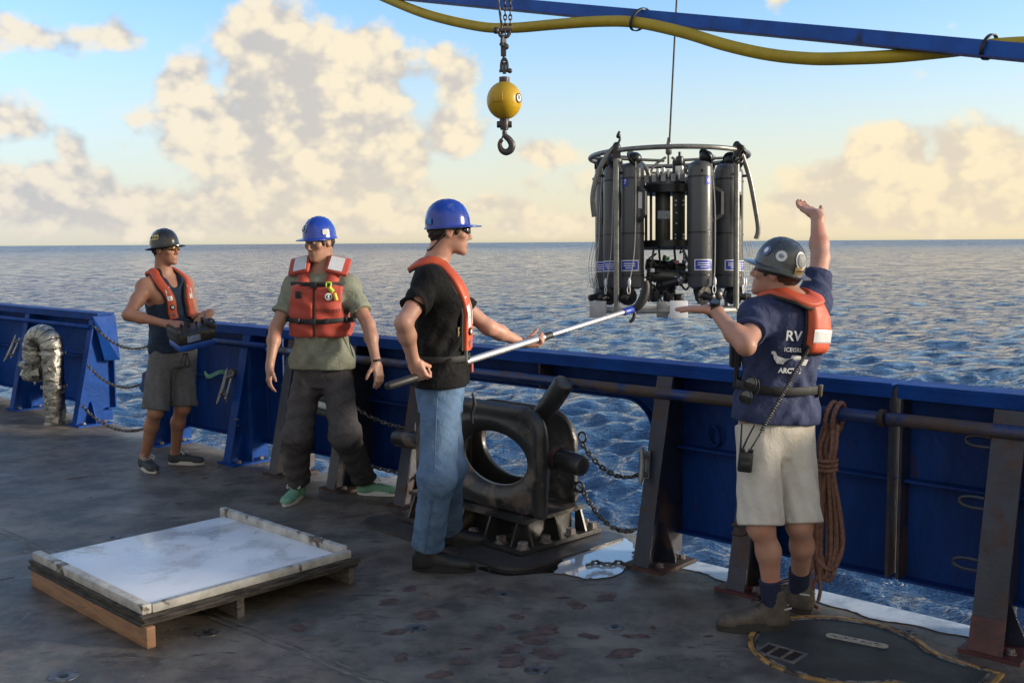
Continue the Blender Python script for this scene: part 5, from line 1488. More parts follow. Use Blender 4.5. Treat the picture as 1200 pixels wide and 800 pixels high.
            v.loft(S, F, [(-.02, .060 * k, .060 * k), (L * .25, .064 * k, .064 * k), (L * sleeve, sl_r * k, sl_r * k)], .045, disp=lambda x, y, z: .005 * np.sin(np.arctan2(y, x) * 3 + z * 45 + ph) + .004 * np.sin(z * 80 + np.arctan2(y, x) * 2 + ph), rnd=.006)
        if hipr > 0:
            for i in (0, 1):
                h0 = s.hj[i] + s.T[:, 2] * (hem - .12); v.cap(h0, s.hj[i] + s.T[:, 2] * .06, hipr * k, hipr * k * .96, .05)
            hp_ = s.hip + s.T[:, 2] * hem * s.Tl; n_ = -s.T[:, 2]
            v.put(lambda X, Y, Z: ((X - hp_[0]) * n_[0] + (Y - hp_[1]) * n_[1] + (Z - hp_[2]) * n_[2]) + .004 * np.sin(X * 37 + ph) + .004 * np.sin(Y * 29 + ph), s.bounds(hem, hem, .30)[0], s.bounds(hem, hem, .30)[1], .006, 'and') if False else None
            v.cut(hp_, n_, .006)
        nb = s.tp(0, -.02, .50 * s.Tl); v.cap(nb + s.T[:, 1] * .012, npv(s.hp(0, -.0, -.05)), .060 * k, .066 * k, .01, 'sub')
        return v.build(name, mat, s.root, 2)
    def legwear(s, mat, waist=.02, length=1.75, name='trousers', wide=(.100, .088, .074, .068), crotch=0.0, seed=0, amp=1.0, off=.008, lk=.015, split=0):
        """length: 1 = to the knee, 2 = to the ankle"""
        k = s.k; pts = [s.hip + .0] + [L[q] for L in s.legs.values() for q in ('k', 'a')]
        lo = np.min(pts, 0) - .22; hi = np.max(pts, 0) + .24
        v = s.vol(lo, hi); P = npv(s.prof); g = lambda z: tuple(np.interp(z, P[:, 0], P[:, c]) for c in range(1, 5))
        zs = [-.13, -.08, -.03, .03, waist + .02, waist + .08]; zs = [z for z in zs if z <= waist + .081]
        rows = [(z, *(lambda q: (max(q[0], .145 * k), max(q[1], .104 * k), q[2], q[3]))(g(z))) for z in zs]
        ph = seed * 2.1
        v.loft(s.hip, s.T, rows, .04, p=2.3, off=off, rnd=.01, disp=lambda x, y, z: .003 * amp * np.sin(np.arctan2(y, x) * 6 + z * 40 + ph))
        for i, sg in ((0, 1), (1, -1)):
            L = s.legs[i]; h = s.hj[i] + s.T[:, 2] * .0; kn, an = L['k'], L['a']
            fw = npv(L['toe'])
            for a, b, r0, r1, t0, t1 in ((h, kn, wide[0], wide[1], 0, 1), (kn, an, wide[2], wide[3], 1, 2)):
                if length <= t0: continue
                f = min(1.0, length - t0); d = unit(b - a); LL = np.linalg.norm(b - a); X = unit(np.cross(fw, d)); F = fr(X, np.cross(d, X), d)
                rm = r0 + (r1 - r0) * .5; re = r0 + (r1 - r0) * f
                last = length <= t1
                def folds(x, y, z, t0=t0, LL=LL, last=last, f=f):
                    an_ = np.arctan2(y, x); t = z / LL
                    if length < 1.3:
                        w = np.clip(t * 1.1, 0.15, 1); return amp * w * (.007 * np.sin(an_ * 4 + ph + t * 3) + .004 * np.sin(an_ * 9 + t * 9 + ph) + .003 * np.sin(t * 22 + an_ * 2))
                    kz = np.exp(-((t - (1 if t0 == 0 else 0)) / .22) ** 2) + (np.exp(-((t - f) / .22) ** 2) if t0 == 1 else np.exp(-(t / .25) ** 2) * .8)
                    return amp * (.0035 * np.sin(an_ * 3 + t * 9 + ph) + kz * .0050 * np.sin(t * 36 + an_ * 3 + ph + 2 * np.sin(an_ * 2 + ph)) + .003 * np.sin(an_ * 2 - t * 26 + ph * 3))
                v.loft(a, F, [(-.02 if t0 == 0 else -.03, r0 * k, r0 * k * 1.05), (LL * .5 * f, (r0 + (re - r0) * .5) * k, (r0 + (re - r0) * .5) * k), (LL * f, re * k, re * k * 1.05)], lk if t0 == 0 else .04, disp=folds, rnd=.006)
        if length > 1.3:
            for L in s.legs.values(): v.ell(L['k'], npv((1, 1, 1)) * wide[1] * 1.06 * k, None, .03)
        if split:
            mid = (s.legs[0]['k'] + s.legs[1]['k']) / 2; nr = unit(s.legs[0]['k'] - s.legs[1]['k']); zt = s.hip[2] - split
            fw = unit(s.T[:, 1] * (1, 1, 0))
            v.put(lambda X, Y, Z: np.maximum(np.abs((X - mid[0]) * nr[0] + (Y - mid[1]) * nr[1]) - .004, (Z - zt) * .3), mid - .3, mid + .4, .035, 'sub')
        if crotch > 0:
            v.cap(s.hip + s.T[:, 2] * -.06, s.hip + npv((0, 0, -.06 - crotch)), .095 * k, .075 * k, .06)
        return v.build(name, mat, s.root, 2)
    def hair(s, mat, back=-.055, name='hair', side=-.02):
        v = Vol(s.hc - .2, s.hc + .2, s.res * .8); k = s.hk; H = s.Hd
        v.ell(npv(s.hp(0, -.018, .038)), npv((.081, .103, .092)) * k, H, .01)
        v.ell(npv(s.hp(0, -.055, -.005)), npv((.066, .058, .062)) * k, H, .02)
        for g in (1, -1): v.ell(npv(s.hp(g * .068, .028, .012)), npv((.013, .020, .034)) * k, H, .015)
        v.ell(npv(s.hp(0, .085, -.02)), npv((.085, .085, .080)) * k, H, .01, 'sub')
        for g in (1, -1): v.ell(npv(s.hp(g * .085, .0, -.010)), npv((.03, .028, .03)) * k, H, .01, 'sub')
        rg = np.random.RandomState(4); F = rg.randn(5, 3) * 130
        v.bump(lambda X, Y, Z: .0018 * sum(np.sin(X * f[0] + Y * f[1] + Z * f[2]) for f in F[:3]))
        return v.build(name, mat, s.root, 1)
    def hatpt(s, th, el, off=0.0, R=(.103, .119, .124), c=(0, -.012, .043)):
        a, e = R_(th), R_(el); n = npv((math.cos(a) * math.cos(e), math.sin(a) * math.cos(e), math.sin(e)))
        p = n * (npv(R) + off); nn = unit(n / npv(R)); p, nn = s.back(p), s.back(nn); return s.hp(*(npv(c) + p)), Vector(s.Hd @ nn)
    def back(s, p):
        a = R_(s.hat_tilt); return npv((p[0], p[1] * math.cos(a) - p[2] * math.sin(a), p[1] * math.sin(a) + p[2] * math.cos(a)))
    def hat(s, mat, full, name='hard_hat', ridges=3):
        R = (.103, .119, .124); c = npv((0, -.012, .043)); nt = 64; rows = []
        for el in (90, 80, 68, 55, 42, 30, 18, 8, 0, -6): rows.append(el)
        b = MB(); rings = []
        for el in rows:
            ring = []
            for q in range(nt):
                th = 360 * q / nt; a = R_(th); e = R_(max(el, 0)); n = npv((math.cos(a) * math.cos(e), math.sin(a) * math.cos(e), math.sin(e)))
                sup = 1.0 + .030 * math.sin(e * 2)           # slightly boxier than an ellipsoid
                p = n * npv(R) * sup + c
                if el < 0: p = p + npv((0, 0, -.012)) + npv((math.cos(a), math.sin(a), 0)) * .003
                if el > 10:
                    for x0 in ((0,) if ridges == 1 else (-.034, 0, .034)): p = p + npv((0, 0, 1)) * .0065 * math.exp(-((p[0] - x0) / .009) ** 2) * min(1, (el - 10) / 25)
                ring.append(s.hp(*(s.back(p - c) + c)))
            rings.append([b.b.verts.new(p) for p in ring])
        ext = []
        for q in range(nt):
            a = 2 * math.pi * q / nt; fx, fy = math.cos(a), math.sin(a)
            if full: w = .036 + .012 * max(0, fy) ** 2; dz = -.012
            else: w = .005 + (.052 * max(0, fy) ** 1.6 if fy > 0 else 0); dz = -.006 - .006 * max(0, fy)
            ext.append((fx, fy, w, dz))
        for f, dzz in ((.5, 0), (1.0, 0), (1.0, -.006), (.3, -.006)):
            ring = []
            for fx, fy, w, dz in ext: ring.append(s.hp(*(c + s.back(npv(((R[0] + .003 + w * f) * fx, (R[1] + .003 + w * f) * fy, -.010 + dz * f + dzz))))))
            rings.append([b.b.verts.new(p) for p in ring])
        inner = []
        for fx, fy, w, dz in ext: inner.append(s.hp(c[0] + (R[0] - .006) * fx, c[1] + (R[1] - .006) * fy, c[2] - .01))
        rings.append([b.b.verts.new(p) for p in inner])
        for A, B in zip(rings, rings[1:]):
            for q in range(nt): b.b.faces.new((A[q], A[(q + 1) % nt], B[(q + 1) % nt], B[q]))
        top = b.b.verts.new(s.hp(0, c[1], c[2] + R[2] + .0065)); 
        bmesh.ops.remove_doubles(b.b, verts=rings[0], dist=.002)
        o = b.build(name, mat, s.root, 40)
        # suspension band round the head
        ring = [s.hp(.080 * math.cos(t), -.014 + .102 * math.sin(t), .028) for t in [2 * math.pi * q / 40 for q in range(40)]]
        nr = [Vector(s.Hd @ npv((math.cos(t), math.sin(t), 0))) for t in [2 * math.pi * q / 40 for q in range(40)]]
        MB().ribbon(ring, nr, .035, .006, closed=True).build('headband', m_dark, o, 40)
        return o
    def patch(s, hat, th, el, w, h, mat, name, off=.004, round_=True, par=None):
        c, n = s.hatpt(th, el, off); up = Vector(s.Hd[:, 2]); t = up.cross(n).normalized(); u = n.cross(t)
        b = MB(); N = 22; P = []
        for q in range(N):
            a = 2 * math.pi * q / N; cx, sy = math.cos(a), math.sin(a)
            if not round_: m_ = max(abs(cx), abs(sy)); cx, sy = cx / m_, sy / m_
            dth = cx * w / 2 / (.12 * s.k) * 57.3 / max(.3, math.cos(R_(el))); de = sy * h / 2 / (.12 * s.k) * 57.3
            p, nn = s.hatpt(th + dth, el + de, off + .0035); P.append(p)
        cc, nn = s.hatpt(th, el, off + .0045)
        b.poly(P + [cc], [(q, (q + 1) % N, N) for q in range(N)])
        return b.build(name, mat, par or hat, 60), cc, t, u
    def glasses(s, mat_lens, mat_frame, name='sunglasses'):
        k = s.k; b = MB()
        o = None
        for g in (1, -1):
            pts = [s.hp(g * x, y, .014) for x, y in ((.006, .104), (.022, .106), (.040, .100), (.056, .084), (.064, .066))]
            nr = [Vector(s.Hd @ npv((g * x, y, 0))) for x, y in ((.1, 1), (.2, 1), (.5, .9), (.8, .6), (1, .4))]
            l = MB().ribbon(pts, nr, [.030 * k, .038 * k, .038 * k, .030 * k, .012 * k], .003).build('lens' if o else name, mat_lens, o or s.root, 50)
            if o is None: o = l
            pts = [s.hp(g * x, y, z) for x, y, z in ((.064, .064, .018), (.073, .04, .018), (.080, .005, .014), (.082, -.02, .004))]
            MB().tube(pts, .0032, 6).build('temple', mat_frame, o, 60)
        MB().tube([s.hp(-.010, .107, .020), s.hp(0, .108, .022), s.hp(.010, .107, .020)], .003, 6).build('bridge', mat_frame, o, 60)
        return o
    # --- shoes
    def shoe(s, i, mat_up, mat_sole, name, length=.29, ankle=0.0, sole_h=.026, lace=None, heel_back=.055, wide=.046, bulk=1.0, sock=None):
        L = s.legs[i]; k = s.k; f = npv(L['toe']); u = npv((0, 0, 1)); l = np.cross(u, f); an = L['a']
        hb = npv((an[0], an[1], 0)) - f * heel_back * k
        Ln = length * k
        v = Vol(hb - npv((.45, .45, .02)), hb + npv((.45, .45, .34)), .0055)
        F = fr(l, u, f)     # section plane: lateral, up; axis forward
        q_ = bulk
        v.loft(hb, F, [(0, .024, .030 * q_, 0, .050 * q_), (.02, .034, .043 * q_, 0, .052 * q_), (Ln * .25, .038, .046 * q_, 0, .052 * q_), (Ln * .45, .042, .040 * q_, 0, .046 * q_), (Ln * .65, .048, .032 * q_, 0, .038 * q_), (Ln * .85, .045, .027 * q_, 0, .034 * q_), (Ln * .95, .034, .022 * q_, 0, .030 * q_), (Ln, .014, .012 * q_, 0, .026 * q_)], .02, p=2.4)
        v.cap(an + npv((0, 0, ankle + .01 - an[2] + .085)), hb + f * .062 * k + u * .05, (.046 if ankle < .03 else .054) * k, .046 * k, .03)
        v.cut((0, 0, sole_h * .6), (0, 0, -1))
        v.cut((0, 0, .095 + ankle), (0, 0, 1), .008)
        o = v.build(name, mat_up, s.root, 1)
        b = MB(); out = []
        for q in range(28):
            t = q / 28 * 2 * math.pi; d = Ln * (.5 - .5 * math.cos(t)) * 1.02 - .004; side = math.sin(t)
            wv = np.interp(d / Ln, (0, .08, .25, .45, .68, .88, 1.0), (.020, .035, .041, .041, wide + .006, .044, .012))
            out.append(Vector(hb + f * d + l * side / max(.25, abs(side)) ** .35 * wv))
        b.prism([p + Vector((0, 0, .001)) for p in out], (0, 0, sole_h)); b.build('sole', mat_sole, o, 40, .004)
        if lace:
            for q in range(4):
                d = Ln * (.34 + .085 * q); z = (.097 - .012 * q) * bulk + .004
                b = MB(); pts = [Vector(hb + f * d + l * x + u * (z - abs(x) * .35)) for x in (-.026, -.012, 0, .012, .026)]
                b.tube(pts, .0036, 6); b.build('lace', lace, o, 60)
            for sg in (1, -1):
                p0 = hb + f * Ln * .33 + u * .105 * bulk
                pts = [p0, p0 + l * sg * .02 + f * .01 + u * .014, p0 + l * sg * .045 + f * .03 + u * .004, p0 + l * sg * .04 + f * .05 - u * .016, p0 + l * sg * .015 + f * .02 - u * .0]
                MB().tube(catmull([Vector(p) for p in pts], 5), .0034, 6).build('lace_loop', lace, o, 60)
        if sock:
            v = Vol(an - npv((.16, .16, .12)), an + npv((.16, .16, .25)), .006)
            kn = L['k']; d = unit(kn - an)
            v.cap(an - npv((0, 0, .03)), an + d * .115, .045 * k, .048 * k, .01); v.cut(an + d * .125, d, .006)
            v.bump(lambda X, Y, Z: .0012 * np.sin(Z * 300))
            v.build('sock', sock, s.root, 1)
        return o
    def strap(s, path, w, t, mat, name, par=None, off=.016, closed=False, widths=None, upn=0.0):
        """path rows: (angle, height, extra offset) over the trunk"""
        P, N = [], []
        for r in path:
            p, n = s.ts(r[0], r[1], off + (r[2] if len(r) > 2 else 0)); P.append(p); w_ = max(0, min(1, (r[1] - .50) / .06)) * upn; N.append((n * (1 - w_) + Vector(s.T[:, 2]) * w_).normalized())
        P2 = catmull(P, 5, closed); N2 = catmull(N, 5, closed)
        return MB().ribbon(P2, N2, widths or w, t, closed).build(name, mat, par or s.root, 50)
def rayY(px, py, Y): return npv(AY(px, py, Y))

def slab(p, thr, zr, off, t, mat, name, n=8, par=None, taper=0.0, rnd=.012):
    """padded panel lying on the trunk between two angles and two heights"""
    b = MB(); A, B_ = [], []
    m_ = 2 * n
    for i in range(m_ + 1):
        ra, rb = [], []
        z = zr[0] + (zr[1] - zr[0]) * i / m_
        for j in range(n + 1):
            f = j / n; mid = (thr[0] + thr[1]) / 2; hw = (thr[1] - thr[0]) / 2 * (1 - taper * (1 - i / m_))
            th = mid + hw * (2 * f - 1)
            e = min(1, min(i, m_ - i, (j) * 1.6, (n - j) * 1.6) / 2.0); pz = math.sqrt(max(0, 1 - (1 - e) ** 2))
            q, nn = p.ts(th, z, off); ra.append(b.b.verts.new(q)); rb.append(b.b.verts.new(q + nn * (t * (.25 + .75 * pz))))
        A.append(ra); B_.append(rb)
    for i in range(m_):
        for j in range(n):
            b.b.faces.new((B_[i][j], B_[i][j + 1], B_[i + 1][j + 1], B_[i + 1][j])); b.b.faces.new((A[i][j], A[i + 1][j], A[i + 1][j + 1], A[i][j + 1]))
    for i in range(m_):
        for j in (0, n): b.b.faces.new((A[i][j], B_[i][j], B_[i + 1][j], A[i + 1][j]))
    for j in range(n):
        for i in (0, m_): b.b.faces.new((A[i][j], A[i][j + 1], B_[i][j + 1], B_[i][j]))
    return b.build(name, mat, par or p.root, 60)
def dot_on(p, th, z, off, r, mat, name, par, sq=False, h=None, d=.003):
    c, n = p.ts(th, z, off); up = Vector(p.T[:, 2]); b = MB()
    if sq: b.box(c + n * d / 2, (r * 2, (h or r) * 2, d), Matrix((up.cross(n).normalized(), n.cross(up.cross(n)).normalized(), n)).transposed(), min(.002, d * .3))
    else: b.lathe(c, [(r, 0), (r, d * .7), (r * .9, d)], 20, frame(n))
    return b.build(name, mat, par, 40)
def band(c, ax, r, w, t, mat, name, par, up=None, flat=.85):
    F = frame(Vector(ax), Vector(up) if up is not None else None); b = MB()
    ring = [Vector(c) + F @ Vector((r * flat * math.cos(a), r * math.sin(a), 0)) for a in [2 * math.pi * k / 26 for k in range(26)]]
    b.ribbon(ring, [(q - Vector(c)) for q in ring], w, t, closed=True); return b.build(name, mat, par, 50)
m_orange = M('orange_bladder', (.55, .085, .032), .55, var=.10, scale=12, bump=.0012, bscale=60)
m_redor = M('faded_red_vest', (.40, .048, .026), .65, var=.14, scale=10, bump=.0018, bscale=40, sheen=.2)
m_web = M('black_webbing', (.013, .013, .014), .7, var=.2, scale=40, bump=.0006, bscale=300)
m_refl = M('reflective_tape', (.62, .63, .64), .32, .1, var=.06, scale=30)
m_helm_b = M('blue_hat_shell', (.012, .045, .34), .22, var=.08, scale=8, coat=.35, second=(.06, .10, .36), thr=(.62, .72), sscale=14)
m_helm_k = M('black_hat_shell', (.016, .016, .016), .22, var=.2, scale=10, coat=.3, second=(.05, .02, .02), thr=(.62, .68), sscale=9)
m_helm_g = M('grey_hat_shell', (.055, .060, .064), .25, var=.25, scale=30, coat=.4)
m_hair = M('dark_hair', (.022, .014, .010), .6, var=.3, scale=60, bump=.002, bscale=200)
m_hair2 = M('brown_hair', (.055, .033, .020), .6, var=.35, scale=60, bump=.002, bscale=200)
sk1 = skin('skin_tanned', (.36, .175, .110)); sk2 = skin('skin_olive', (.35, .185, .125)); sk3 = skin('skin_fair', (.47, .250, .180)); sk4 = skin('skin_fair_warm', (.45, .240, .170))
FIST = [(1.25, 1.35, .9)] * 4

# ================= man with the control box
Y0 = 8.0
a_n, a_f = G(170, 549), G(206, 543.5)
p = Person('man in navy tank top, grey shorts and black hard hat holding a control box', ((a_n + a_f) / 2), 1.02, -36, AY(203, 410, Y0), AY(193, 319, Y0), (.93, -.36, .02), (194.5, 293), Y0, sk1, .0065, belly=.045)
P1 = p
eR = reach(p.sh[1], .315, 150, 369, False); wR = reach(eR, .275, 194, 379, False)
p.arm(1, eR, wR, (.93, -.15, -.10), (.25, .45, -.85), [(.45, .55, .3), (.55, .6, .3), (.6, .6, .3), (.7, .6, .3)], thumbc=(.3, .3))
eL = reach(p.sh[0], .31, 230, 376, False); wL = reach(eL, .25, 245, 367, False)
p.arm(0, eL, wL, (-.45, -.60, -.45), (-.45, .35, -.8), [(.4, .7, .4)] * 4, thumbc=(.4, .4))
kR = reach(p.hj[1], .44, 182, 484, False); kL = reach(p.hj[0], .44, 213, 482, False)
p.leg(1, kR, a_n + Vector((0, 0, .09)), (.62, -.78)); p.leg(0, kL, a_f + Vector((0, 0, .09)), (1, -.08))
p.body()
m_tank = M('navy_tank', (.010, .026, .055), .85, var=.15, scale=20, wr=.010, bump=.0006, bscale=300)
k = p.k
lo, hi = p.bounds(-.05, .55); v = p.vol(lo, hi)
g_ = npv(p.prof); gi = lambda z: tuple(np.interp(z, g_[:, 0], g_[:, c]) for c in range(1, 5))
rows = [(z, *(lambda q: (max(q[0], .162 * k) + (.012 if z < .2 else 0), max(q[1], .118 * k) + (.012 if z < .2 else 0), q[2], q[3]))(gi(z))) for z in (-.012, .02, .05, .12, .2, .28, .36, .44, .50, .54)]
v.loft(p.hip, p.T, rows, .02, p=2.25, off=.012, rnd=.006, disp=lambda x, y, z: .005 * np.sin(np.arctan2(y, x) * 5 + z * 22) * np.clip((.35 - z) / .2, 0, 1) + .003 * np.sin(np.arctan2(y, x) * 11 - z * 40) * np.clip((.3 - z) / .2, 0, 1))
for sg in (1, -1):
    v.cap(p.tp(sg * .062 * k, -.09, .52 * p.Tl), p.tp(sg * .062 * k, .07, .50 * p.Tl), .046 * k, .046 * k, .03)
    v.ell(p.tp(sg * .205 * k, -.01, .46 * p.Tl), npv((.085, .13, .135)) * k, p.T, .02, 'sub')
v.ell(p.tp(0, .10, .575 * p.Tl), npv((.066, .09, .12)) * k, p.T, .015, 'sub')
v.cap(p.tp(0, -.02, .5 * p.Tl), npv(p.hp(0, -.01, -.05)), .062 * k, .066 * k, .01, 'sub')
v.build('tank_top', m_tank, p.root, 2)
p.legwear(M('grey_shorts', (.105, .104, .108), .85, var=.12, scale=30, wr=.010, bump=.0012, bscale=90), .09, .98, 'shorts', (.102, .104, .1, .1), .08, 1, 1.0, split=.2)
b = MB(); c, n = p.ts(88, -.03, .03)
for sx in (-.012, .012): b.tube(catmull([c, c + Vector((sx, 0, -.04)) + n * .012, c + Vector((sx * 1.5, 0, -.09)) + n * .008], 5), .004, 6)
b.tube([c + Vector((-.02, 0, 0)), c + Vector((.02, 0, 0))], .006, 6); b.build('drawstring', m_web, p.root, 60)
m_gs = M('slate_shoe_cloth', (.035, .042, .046), .8, var=.2, scale=40, bump=.001, bscale=200); m_sole = M('pale_sole', (.50, .48, .43), .55, var=.12, scale=25)
m_lace = M('pale_lace', (.55, .55, .53), .7, var=.1)
for i in (0, 1): p.shoe(i, m_gs, m_sole, 'shoe', .285, -.012, .029, m_lace)
h = p.hat(m_helm_k, True)
st, c, t, u = p.patch(h, 186, 26, .085, .042, M('yellow_sticker', (.52, .46, .20), .5, var=.1), 'sticker', round_=False)
for q in (-.026, .0, .026): MB().box(c + t * q + st.data.polygons[0].normal * .0012, (.013, .002, .016), Matrix((t, -u.cross(t), u)).transposed()).build('sticker_mark', m_web, st)
p.patch(h, 168, 40, .03, .016, M('red_scuff', (.10, .014, .012), .5), 'sticker', round_=False)
p.hair(m_hair)
p.glasses(M('amber_lens', (.16, .075, .012), .08, .4, var=.3, scale=30, coat=1.0), m_web)
# slim inflatable vest
def slim_vest(p, zb, off=.020, w=.072, dth=0, thl=65, thr=115, zst=(.30, .40), wide_b=.105, disc_side=1, t=.022):
    vest = None
    for sg, thc in ((1, thr), (-1, 180 - thl)):
        m = lambda th: th if sg > 0 else 180 - th
        path = [(265, .555, .012), (225, .575, .012), (190, .585, .006), (162, .572, .004), (142 + dth * .3 * (sg > 0), .54, .010), (128 + dth * .7 * (sg > 0), .49, .012), (118 + dth * (sg > 0), .43, .010), (113 + dth * (sg > 0), .36, .008), (thc + 1, .28, .008), (thc, zb + .05, .008), (thc, zb, .008)]
        path = [(m(a) if sg > 0 else (180 - a), z, o) for a, z, o in path]
        if sg < 0: path = [(a + (thl - (180 - thc)) * 0, z, o) for a, z, o in path]
        s_ = p.strap([(a, z, o - .010) for a, z, o in path], wide_b, .012, m_web, 'vest_backing' if vest else 'life_vest', vest, off, upn=.6)
        if vest is None: vest = s_
        p.strap(path, w, t, m_orange, 'bladder', vest, off + .003, upn=.6)
        a0 = path[6][0]; a1 = path[8][0]
        n = 5
        p.strap([(a0 + (a1 - a0) * q / (n - 1) * 1.0, zst[1] + (zst[0] - zst[1]) * q / (n - 1), t + .0075) for q in range(n)], w * .62, .003, m_refl, 'reflective_strip', vest, off + .003)
        if sg == disc_side:
            dot_on(p, path[9][0], zb + .085, off + t + .012, .020, m_web, 'inflator_cap', vest, d=.008)
            dot_on(p, path[9][0], zb + .085, off + t + .020, .011, m_refl, 'inflator_window', vest, d=.002)
            for q, zz in ((-3, .16), (2, .15), (-2, .04), (3, .035), (0, .02)): dot_on(p, path[9][0] + q, zb + zz, off + t + .011, .005, m_web, 'vest_eyelet', vest)
            dot_on(p, path[9][0], zb + .03, off + t + .011, .010, M('vest_tag', (.15, .12, .11), .5), 'vest_tag', vest, sq=True, h=.014)
    return vest
slim_vest(p, .235, disc_side=1, w=.062, wide_b=.09, zst=(.37, .47))
# the control box he carries
bc = AY(224.5, 392, 7.62); f = Vector((.62, -.75, 0)).normalized(); l = Vector((0, 0, 1)).cross(f)
Rb = Matrix((l, f, Vector((0, 0, 1)))).transposed() @ Matrix.Rotation(R_(-9), 3, 'Y') @ Matrix.Rotation(R_(-14), 3, 'X')
cb = empty('control_box', bc, 'black and blue control box held by the man in the tank top', 'control box')
m_bx = M('box_black', (.022, .022, .020), .42, var=.2, scale=20, second=(.06, .05, .035), thr=(.6, .7), sscale=9); m_bb = M('box_blue', (.012, .07, .36), .4, var=.12, scale=10)
b = MB(); b.box(bc + Rb @ Vector((0, 0, -.055)), (.28, .20, .055), Rb, .018); b.build('lower_case', m_bb, cb, 40)
b = MB(); b.box(bc + Rb @ Vector((0, 0, .012)), (.295, .215, .082), Rb, .02); b.box(bc + Rb @ Vector((-.133, 0, .05)), (.03, .20, .07), Rb, .010); b.box(bc + Rb @ Vector((.133, 0, .05)), (.03, .20, .07), Rb, .010)
b.build('upper_case', m_bx, cb, 40)
MB().box(bc + Rb @ Vector((-.03, .1085, .012)), (.10, .004, .048), Rb, .002).build('front_label', M('pale_blue_label', (.16, .22, .34), .4, var=.3, scale=60), cb)
text('label_text', 'REMOTE', .020, bc + Rb @ Vector((-.03, .1115, .012)), Rb @ Vector((-1, 0, 0)), Rb @ Vector((0, 0, 1)), m_white_l, cb, .0003) if False else None
for x, y in ((-.08, .02), (-.03, .03), (.03, .03), (.08, .02), (0, -.04)):
    b = MB(); c = bc + Rb @ Vector((x, y, .053)); b.lathe(c, [(.016, 0), (.010, .010), (.006, .014), (.006, .038), (.011, .045), (.007, .056)], 12, Rb); b.build('joystick', m_rubber, cb, 60)
MB().tube(catmull([bc + Rb @ Vector((.15, -.05, .07)), bc + Rb @ Vector((.15, .05, .10)), bc + Rb @ Vector((.15, .10, .05))], 5), .009, 8).build('grip_bar', m_rubber, cb, 60)
MB().cyl(bc + Rb @ Vector((.12, -.02, .05)), bc + Rb @ Vector((.125, -.02, .14)), .005, 8).build('antenna', m_silver, cb, 60)
MB().box(bc + Rb @ Vector((0, -.10, -.12)), (.04, .02, .09), Rb, .006).build('strap_end', m_web, cb, 40)

# ================= man in the work vest
Y0 = 6.95
aR, aL = G(350, 583), G(429, 579)
p = Person('man in red work vest, olive tee shirt and blue hard hat looking down', ((aR + aL) / 2), 1.055, -97, AY(378, 430, Y0), AY(376, 316, Y0), (-.54, -.82, -.16), (374, 284), Y0, sk2, .0062)
P2 = p
eR = reach(p.sh[1], .325, 323, 385, False); wR = reach(eR, .28, 316, 430, False)
p.arm(1, eR, wR, (-.02, -.25, -.95), (.85, .35, -.1), [(.25, .35, .2), (.3, .4, .2), (.35, .45, .25), (.4, .5, .3)], spread=.06, thumbc=(.2, .2))
eL = reach(p.sh[0], .325, 432, 381, False); wL = reach(eL, .28, 441, 425, False)
p.arm(0, eL, wL, (.20, -.25, -.93), (-.75, .55, -.1), [(.15, .25, .15), (.2, .3, .2), (.25, .35, .2), (.35, .4, .3)], spread=.12, thumbc=(.2, .15))
kR = reach(p.hj[1], .455, 348, 512, False); kL = reach(p.hj[0], .455, 405, 511, False)
p.leg(1, kR, aR + Vector((0, 0, .09)), (G(322, 601) - aR)[:2]); p.leg(0, kL, aL + Vector((0, 0, .09)), (1, -.12))
p.body()
p.tee(M('olive_tee', (.20, .21, .155), .85, var=.08, scale=25, wr=.010, bump=.0006, bscale=300), -.005, .66, .014, .022, .555, 'tee_shirt', 1, .070, .122)
p.legwear(M('charcoal_trousers', (.052, .046, .048), .8, var=.15, scale=25, wr=.010, bump=.0012, bscale=120), .10, 1.93, 'trousers', (.098, .092, .090, .072), .05, 2, 1.0)
m_gr = M('green_canvas', (.15, .33, .22), .8, var=.15, scale=40, bump=.001, bscale=220); m_ws = M('white_sole', (.58, .58, .55), .5, var=.08, scale=25)
for i in (0, 1): p.shoe(i, m_gr, m_ws, 'sneaker', .30, -.012, .031, M('white_lace', (.72, .72, .70), .7))
h = p.hat(m_helm_b, False)
e, c, t, u = p.patch(h, 106, 24, .062, .062, m_white_l, 'emblem')
p.patch(h, 106, 24, .050, .050, M('emblem_blue', (.05, .12, .22), .4, var=.5, scale=40), 'emblem_field', off=.0075, par=e)
b = MB(); nn = t.cross(u); c2 = c + nn * .0065; b.prism([c2 + t * x * .016 + u * y * .018 for x, y in ((-.9, -.5), (.9, -.5), (.6, -.15), (.25, -.1), (.2, .7), (0, .9), (-.2, .7), (-.25, -.1), (-.6, -.15))], nn * .001); b.build('emblem_mark', m_white_l, e)
p.patch(h, 20, 12, .05, .035, M('scuffed_decal', (.45, .45, .45), .5, var=.3, scale=40), 'decal', round_=False)
p.hair(m_hair)
k = p.k
